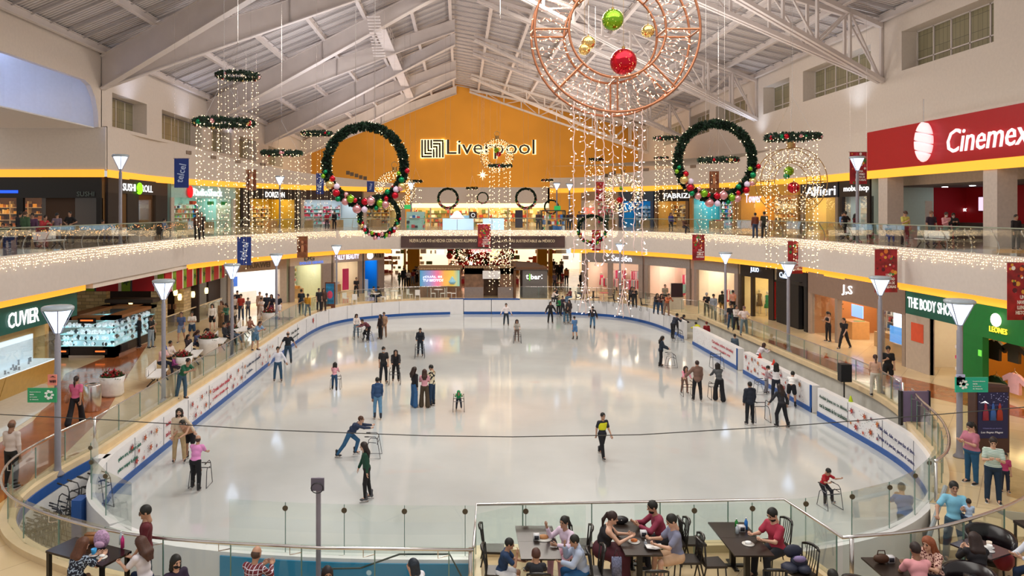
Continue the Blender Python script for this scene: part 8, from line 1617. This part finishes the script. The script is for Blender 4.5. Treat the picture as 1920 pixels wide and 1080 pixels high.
for a in ((1049, 527, 1.75, 0, 'stand', 'coat #1a1614', 'pants #14141a', 'short '+BK, 'tall person in black in the far right passage'), (1044, 520, 1.7, 180, 'walk', 'shirt #2a2a2a', 'pants #1c1c22', 'short '+HR, 'person in dark grey walking into the far right passage'), (1053, 512, 1.66, 180, 'stand', 'tee #6a5a3a', 'pants #2a2218', 'short '+HR, 'person in brown deep in the far right passage'), (1062, 534, 1.66, 0, 'stand', 'shirt #c87a4a', 'pants #1c1c22', 'long '+HR, 'woman in orange top in the far right passage'), (1055, 532, 1.2, 0, 'stand', 'tee #c8323a', 'pants #8a2a3a', 'short '+HR, 'small child in red beside the woman in orange'), (1038, 512, 1.7, 180, 'walk', 'tee #1c1a22', 'pants #6a6a72', 'short '+BK, 'person with a backpack in the far right passage'), (1040, 543, 1.6, 10, 'stand', 'tee #5a4a5a', 'pants #2a2a30', 'short '+HR, 'person in mauve next to the grey kiosk'),
          (1091, 545, 1.7, 0, 'stand', 'coat #16141a', 'pants #15151a', 'long '+BK, 'long haired woman in black in front of the pink lit shop'), (1104, 546, 1.68, 30, 'stand', 'coat #1a181e', 'pants #15151a', 'short '+BK, 'man in black beside the long haired woman at the pink lit shop'), (1084, 560, 1.5, 60, 'sit', 'shirt #b8b0a8', 'pants #4a4a54', 'short '+BK, 'person in pale shirt seated at the brown cafe table'), (1044, 566, 1.5, -60, 'sit', 'shirt #1c1c22', 'pants #22222a', 'short '+BK, 'person in black seated behind the far barrier group'), (1036, 570, 1.5, 80, 'sitlean', 'shirt #d8c8c0', 'pants #22222a', 'short '+BK, 'person in white seated at the far barrier by the grey kiosk'), (1070, 568, 1.5, -70, 'sit', 'shirt #6a2a2a', 'jeans #4a6a8a', 'short '+BK, 'person in dark red and jeans seated in the far right cafe'),
          (1154, 545, 1.64, 20, 'stand', 'tee #7a7aa0', 'pants #3a2a3a', 'short '+HR, 'person in lilac tee entering the pink lit shop'), (1183, 575, 1.66, 0, 'leanrail', 'coat #2a2226', 'pants #22222a', 'long '+BK, 'woman in dark coat leaning on the far right railing'), (1190, 577, 1.68, -20, 'leanrail', 'shirt #1c1a1e', 'pants #2a2a2a', 'short '+BK, 'man in black leaning on the far right railing beside the lamp post'), (1208, 545, 1.66, 0, 'stand', 'tee #e8d8c8', 'pants #8a5a3a', 'short #5a3020', 'person in white beside the rack of the far right shop'), (1230, 589, 1.6, 0, 'leanrail', 'shirt #3a3030', 'jeans #28405a', 'long '+BK, 'dark haired woman leaning on the far right railing with a friend'), (1238, 590, 1.6, 0, 'leanrail', 'shirt #4a2a2a', 'jeans #28405a', 'long '+BK, 'second dark haired woman leaning on the far right railing'), (1250, 592, 1.68, 10, 'leanrail', 'shirt #b8603a', 'pants #8a6a5a', 'short '+BK, 'man in orange shirt leaning on the far right railing'), (1247, 575, 1.7, 0, 'stand', 'tee #8a8070', 'pants #3a3a3a', 'short #4a3a30', 'man in khaki behind the one in orange')): gp(*a)
for a in ((1325, 595, 1.7, -20, 'phone', 'tee #16151a', 'pants #54483e', 'cap #8a8a90', 'man in black tee and grey cap at the right railing'), (1338, 600, 1.74, -30, 'standb', 'shirt #8a8f98', 'pants #8a8c84', 'cap #1c1c22', 'man in checked shirt and cap at the right railing'), (1354, 590, 1.66, 180, 'stand', 'coat #2a2618', 'pants #8a6a2a', 'short '+BK, 'person in dark olive coat at the shop window'), (1374, 590, 1.72, 180, 'stand', 'tee #d89a88', 'pants #1c1820', 'short '+BK, 'person in salmon shirt before the clothes shop'), (1370, 618, 1.6, 0, 'standb', 'tee #1a1a20', 'jeans #2f4560', 'short '+BK, 'young man in black tee at the right railing'), (1380, 622, 1.62, 20, 'cross', 'shirt #d8d0cc', 'pants #1c1c24', 'long '+BK, 'woman in white top at the right railing'), (1395, 629, 1.72, -10, 'hips', 'tee #e0d0cc', 'jeans #6f8088', 'cap #6a4a4a', 'man in white polo and grey jeans at the right railing')): gp(*a)
gp(1553, 640, 1.66, -70, 'phone2', 'tank #131117', 'legs #131117', 'pony '+BK, 'woman in black jumpsuit at the brick walled phone shop'); gp(1583, 654, 1.68, -60, 'walk', 'tee #14131a', 'pants #14131a', 'pony '+BK, 'woman in black tee and trousers walking out of the phone shop')
gp(1641, 742, 1.62, 160, 'standb', 'tank #c8a08a', 'pants #c8c0b4', 'pony #3a2018', 'person in pale clothes half hidden by the second right lamp post', skin='l'); T = gp(1665, 728, 1.74, -20, 'phone', 'tee #121116', 'shorts #15151a', 'short '+BK, 'man in black tee and black shorts checking his phone while walking', shoes='#d8d8d0'); 
gp(1822, 906, 1.64, -75, 'phone2', 'tee #b87084', 'jeans #22557c', 'pony '+BK, 'large woman in pink top and blue jeans at the right', w=1.42, skin='l'); gp(1862, 942, 1.64, -30, 'phone2', 'tee #b9c4b8', 'jeans #1a3048', 'pony #2a1a14', 'woman in striped top with green sleeves at the right', w=1.18, skin='l', topm=STR); gp(1884, 922, 1.0, -20, 'stand', 'tee #b03a68', 'pants #1c2438', 'short '+BK, 'small child in magenta behind the woman with green sleeves')
person(0, 0, 0, 1.74, -20, 'baby', 'tee #7fc0dc', 'jeans #3a5468', 'short '+BK, 'man in light blue tee on the stairs holding a toddler', at=(10.9, 16.3, -.34), skin='m'); person(0, 0, 0, .82, 160, 'sit', 'shirt #b8cce8', 'pants #20344e', 'short #2a1a14', 'toddler in pale blue shirt carried by the man on the stairs', at=(11.0, 15.98, .5))
# ================= people on the upper gallery
def up(x, D, h, rz, ps, top, bot, hair, label, **k): return person(0, 0, 0, h, rz, ps, top, bot, hair, label, at=(xd(x, D)[0], D, 5.6), **k)
for a in ((6, 35, 1.5, 20, 'sit', 'shirt #2f4a1e', 'pants #1c1c1c', 'short '+BK, 'seated person in green at the left edge of the upper gallery'), (21, 35.5, 1.45, 0, 'sit', 'shirt #14141a', 'pants #1c1c22', 'short '+BK, 'seated person in black on the left upper gallery'), (38, 38, 1.74, 180, 'stand', 'shirt #2c2c34', 'pants #22222a', 'short '+BK, 'dark haired person behind the one in green jacket on the upper gallery'), (47, 35.6, 1.74, 170, 'standb', 'coat #3f5c40', 'pants #20242c', 'short #4a3020', 'person in green jacket turned away on the left upper gallery'), (61, 36.5, 1.66, 20, 'phone', 'shirt #5a3a5a', 'jeans #2a3040', 'short '+BK, 'person in purple patterned shirt on the left upper gallery', ), (77, 36, 1.66, 60, 'leanrail', 'shirt #b4303a', 'jeans #2c3444', 'short '+HR, 'woman in coral red shirt leaning on the left gallery rail'), (107, 38.5, 1.66, 10, 'phone', 'tee #7a6a7a', 'jeans #5a6a7a', 'cap #1c1c20', 'person in grey top and dark cap on the left upper gallery'), (131, 40, 1.74, 0, 'hips', 'tee #131318', 'jeans #2a3444', 'short '+BK, 'broad man in black tee on the left upper gallery'),
          (192, 41.5, 1.6, 60, 'sit', 'shirt #4a2a3a', 'jeans #2c3a5a', 'short '+BK, 'seated person with stretched legs behind the left gallery glass'), (307, 48, 1.6, 80, 'sit', 'shirt #5a7aa8', 'pants #20242c', 'short '+BK, 'seated person in blue shirt before the sushi restaurant'), (370, 45.5, 1.66, 0, 'standb', 'shirt #5a3a2a', 'pants #1c1a1a', 'long '+HR, 'woman in brown on the left upper gallery behind the light curtain'), (378, 46, 1.7, 10, 'stand', 'tee #2a1c1c', 'pants #1c1a1a', 'short '+BK, 'man in dark tee on the left upper gallery behind the light curtain'), (613, 70, 1.66, 10, 'stand', 'tee #a8203a', 'pants #3a2a3a', 'short '+BK, 'person in crimson on the far left upper gallery'), (627, 70, 1.74, -10, 'stand', 'shirt #16161e', 'pants #16161e', 'short '+BK, 'person in black on the far left upper gallery'),
          (1009, 70, 1.7, 0, 'stand', 'shirt #4a3a3a', 'pants #2a2a30', 'short '+BK, 'person beside the dark glass kiosk on the far upper gallery'), (1066, 72, 1.66, 0, 'stand', 'shirt #2a2430', 'pants #20202a', 'short '+BK, 'first of a group at the far right upper rail'), (1072, 71, 1.7, 10, 'stand', 'shirt #5a3a2a', 'pants #20202a', 'short '+HR, 'second of a group at the far right upper rail, in brown'), (1086, 70, 1.7, 0, 'stand', 'tee #1c1c28', 'jeans #2a3448', 'short '+BK, 'person in dark tee left of the small hanging garland ring'), (1093, 70, 1.7, 0, 'stand', 'tee #222a4a', 'jeans #2a3448', 'short '+BK, 'person in navy behind the small hanging garland ring'), (1137, 66, 1.7, -20, 'stand', 'shirt #22382a', 'pants #1c2a1c', 'long '+HR, 'person in dark green on the right upper gallery'),
          (1258, 63, 1.6, 0, 'stand', 'shirt #3a3a7a', 'pants #22222a', 'long '+HR, 'person in blue purple before the upper shop with white round emblem'), (1283, 58, 1.6, 20, 'sit', 'shirt #5a3a30', 'pants #22222a', 'short '+HR, 'seated person in brown on the right upper gallery'), (1416, 48.5, 1.64, 180, 'stand', 'shirt #6a3220', 'jeans #2c3a54', 'short '+HR, 'person in rust shirt turned away before the yellow lit snack shop'), (1433, 48.5, 1.72, 180, 'stand', 'tee #2c2a1c', 'pants #1c1c1c', 'short '+BK, 'man in olive tee turned away before the yellow lit snack shop'), (1585, 46, 1.74, 200, 'hips', 'tee #14141c', 'jeans #20242e', 'short '+BK, 'man in black tee seen from behind at the accessory shop'), (1580, 48.5, 1.66, 10, 'stand', 'shirt #7aa0d8', 'pants #22222a', 'short '+HR, 'person in pale blue behind the man at the accessory shop'), (1604, 44, 1.6, 30, 'stand', 'shirt #5a1c24', 'pants #17171c', 'long '+BK, 'woman in dark red behind the upper right lamp post'),
          (1665, 41.5, 1.3, 0, 'sit', 'tee #2a2230', 'jeans #2048a0', 'short '+BK, 'seated child in dark top and blue trousers on the right upper gallery'), (1697, 38.5, 1.76, 10, 'phone', 'tee #c8c060', 'pants #20222a', 'cap #4a3028', 'man in yellow polo and cap before the cinema'), (1746, 38, 1.76, 0, 'standb', 'tee #2c1a2c', 'jeans #2a2c4a', 'short #6a4a3a', 'man in dark purple polo before the cinema'), (1774, 38.5, 1.7, 0, 'phone', 'shirt #d89aa0', 'pants #5a4a3a', 'short #3a2a24', 'masked person in pink shirt before the cinema'), (1787, 38.5, 1.66, -20, 'phone2', 'coat #1a1a1c', 'pants #20202a', 'short '+BK, 'masked person in black vest before the cinema'), (1905, 34, 1.6, 0, 'stand', 'shirt #1c1418', 'pants #1c1c22', 'short '+BK, 'dark figure in the doorway right of the cinema pillar')): up(*a)
# ================= seated guests near the viewer
def seat(X, Y, h, rz, ps, top, bot, hair, label, z=0, **k): return person(0, 0, 0, h, rz, ps, top, bot, hair, label, at=(X, Y, z), **k)
seat(-7.0, 13.35, 1.66, 150, 'sitlean', 'tee #161b2c', 'skirt #1c2234', 'long #5a3420', 'woman in navy floral dress with long brown hair at the high table', z=.12, topm=FLO, skin='l', w=1.15); seat(-5.8, 13.65, 1.64, -110, 'sitread', 'tee #ddd6dc', 'jeans #1c2c4c', 'long #4a2c20', 'woman in white tee with long brown hair at the high table', z=.06, skin='l'); seat(-6.0, 14.15, 1.74, -70, 'standb', 'tee #5a1420', 'jeans #2a3a4a', 'short '+BK, 'man in maroon tee with glasses standing behind the high table', skin='m')
seat(-5.05, 13.1, 1.64, 50, 'sit', 'shirt #2a1c34', 'pants #1c1c24', 'bob '+BK, 'person with wavy dark hair and black face mask at the bottom edge', skin='l'); seat(-3.75, 13.15, 1.7, 160, 'sitlean', 'shirt #7a1c2c', 'jeans #22304a', 'bald #4a3428', 'man in red and white plaid shirt at the bottom edge', topm=PLAID, skin='m'); seat(-2.35, 12.95, 1.6, 20, 'sitchin', 'tee #7a1420', 'pants #22222a', 'bob #1c1216', 'woman in dark red tee touching her ear at the bottom edge', skin='m'); seat(-.65, 12.95, 1.6, -120, 'sitchin', 'tee #dcdce4', 'pants #22222a', 'bob #14202e', 'woman with blue black hair holding a phone at the bottom edge', skin='l')
seat(.78, 14.2, 1.42, 85, 'sitchin', 'tee #1a3458', 'shorts #d8d8dc', 'short '+BK, 'boy in navy polo drinking at the left of the first terrace table', skin='m'); seat(1.42, 13.65, 1.36, 178, 'sitlean', 'tee #181a24', 'shorts #5a4a44', 'short #4a2a20', 'boy in black tee with brown hair seen from behind at the first terrace table', skin='m'); seat(2.2, 14.95, 1.58, -50, 'sitpoint', 'shirt #dcc8dc', 'pants #d8a8b8', 'pony '+BK, 'girl in pale pink top raising two fingers at the first terrace table', skin='m'); seat(2.38, 14.2, 1.5, -85, 'sitchin', 'hood #a8b4cc', 'jeans #245a8c', 'short '+BK, 'boy in pale grey hoodie and jeans at the first terrace table', skin='m')
seat(2.85, 14.95, 1.7, 82, 'sitlean', 'tank #17141a', 'longskirt #4a1824', 'pony #2a1410', 'woman in black tank top and long maroon skirt at the centre table', skin='l', w=1.3); seat(4.25, 15.45, 1.72, -85, 'sitlean', 'shirt #8a3048', 'pants #20202a', 'short '+BK, 'bearded man in maroon shirt at the centre table', skin='m'); seat(4.32, 14.65, 1.74, -85, 'sitread', 'tee #7c7f98', 'shorts #c8a484', 'short '+BK, 'man in grey tee and beige shorts reading at the centre table', skin='l')
seat(6.42, 14.95, 1.76, -70, 'sitread', 'tee #a42c44', 'pants #22242c', 'short '+BK, 'bearded man in crimson tee eating at the third terrace table', skin='l', w=1.15); seat(8.3, 13.3, 1.7, 175, 'sitchin', 'tee #e09aa0', 'pants #22242c', 'short #2a1c1a', 'man in pink polo seen from behind at the handbag table', skin='d'); seat(8.95, 13.95, 1.66, -60, 'sitlean', 'tee #d8a8a0', 'pants #22242c', 'long #8a4a2c', 'woman in leopard print top with reddish hair', topm=LEO, skin='l', w=1.15)
seat(9.75, 13.85, 1.64, 172, 'sitlean', 'shirt #17131a', 'pants #17131a', 'long #2a1814', 'dark haired woman in black with outstretched arm seen from behind', skin='l', w=1.1); seat(11.15, 14.2, 1.6, -80, 'sitlean', 'shirt #d0d4e0', 'jeans #1c3050', 'long #3a1c14', 'woman with glasses in white top at the right edge', skin='l'); seat(6.35, 12.55, 1.6, 178, 'sit', 'shirt #20202a', 'pants #20202a', 'short '+BK, 'person whose black hair shows at the bottom edge near the terrace corner')
g = Geo(); g.ball((10.75, 14.62, .5), .2, 10, sc=(1, .8, 1.1)); tag(g.build('red_jacket', hm('#8a1420'), None, True), 'red jacket over the tub chair beside the square cafe table', 'clothing')
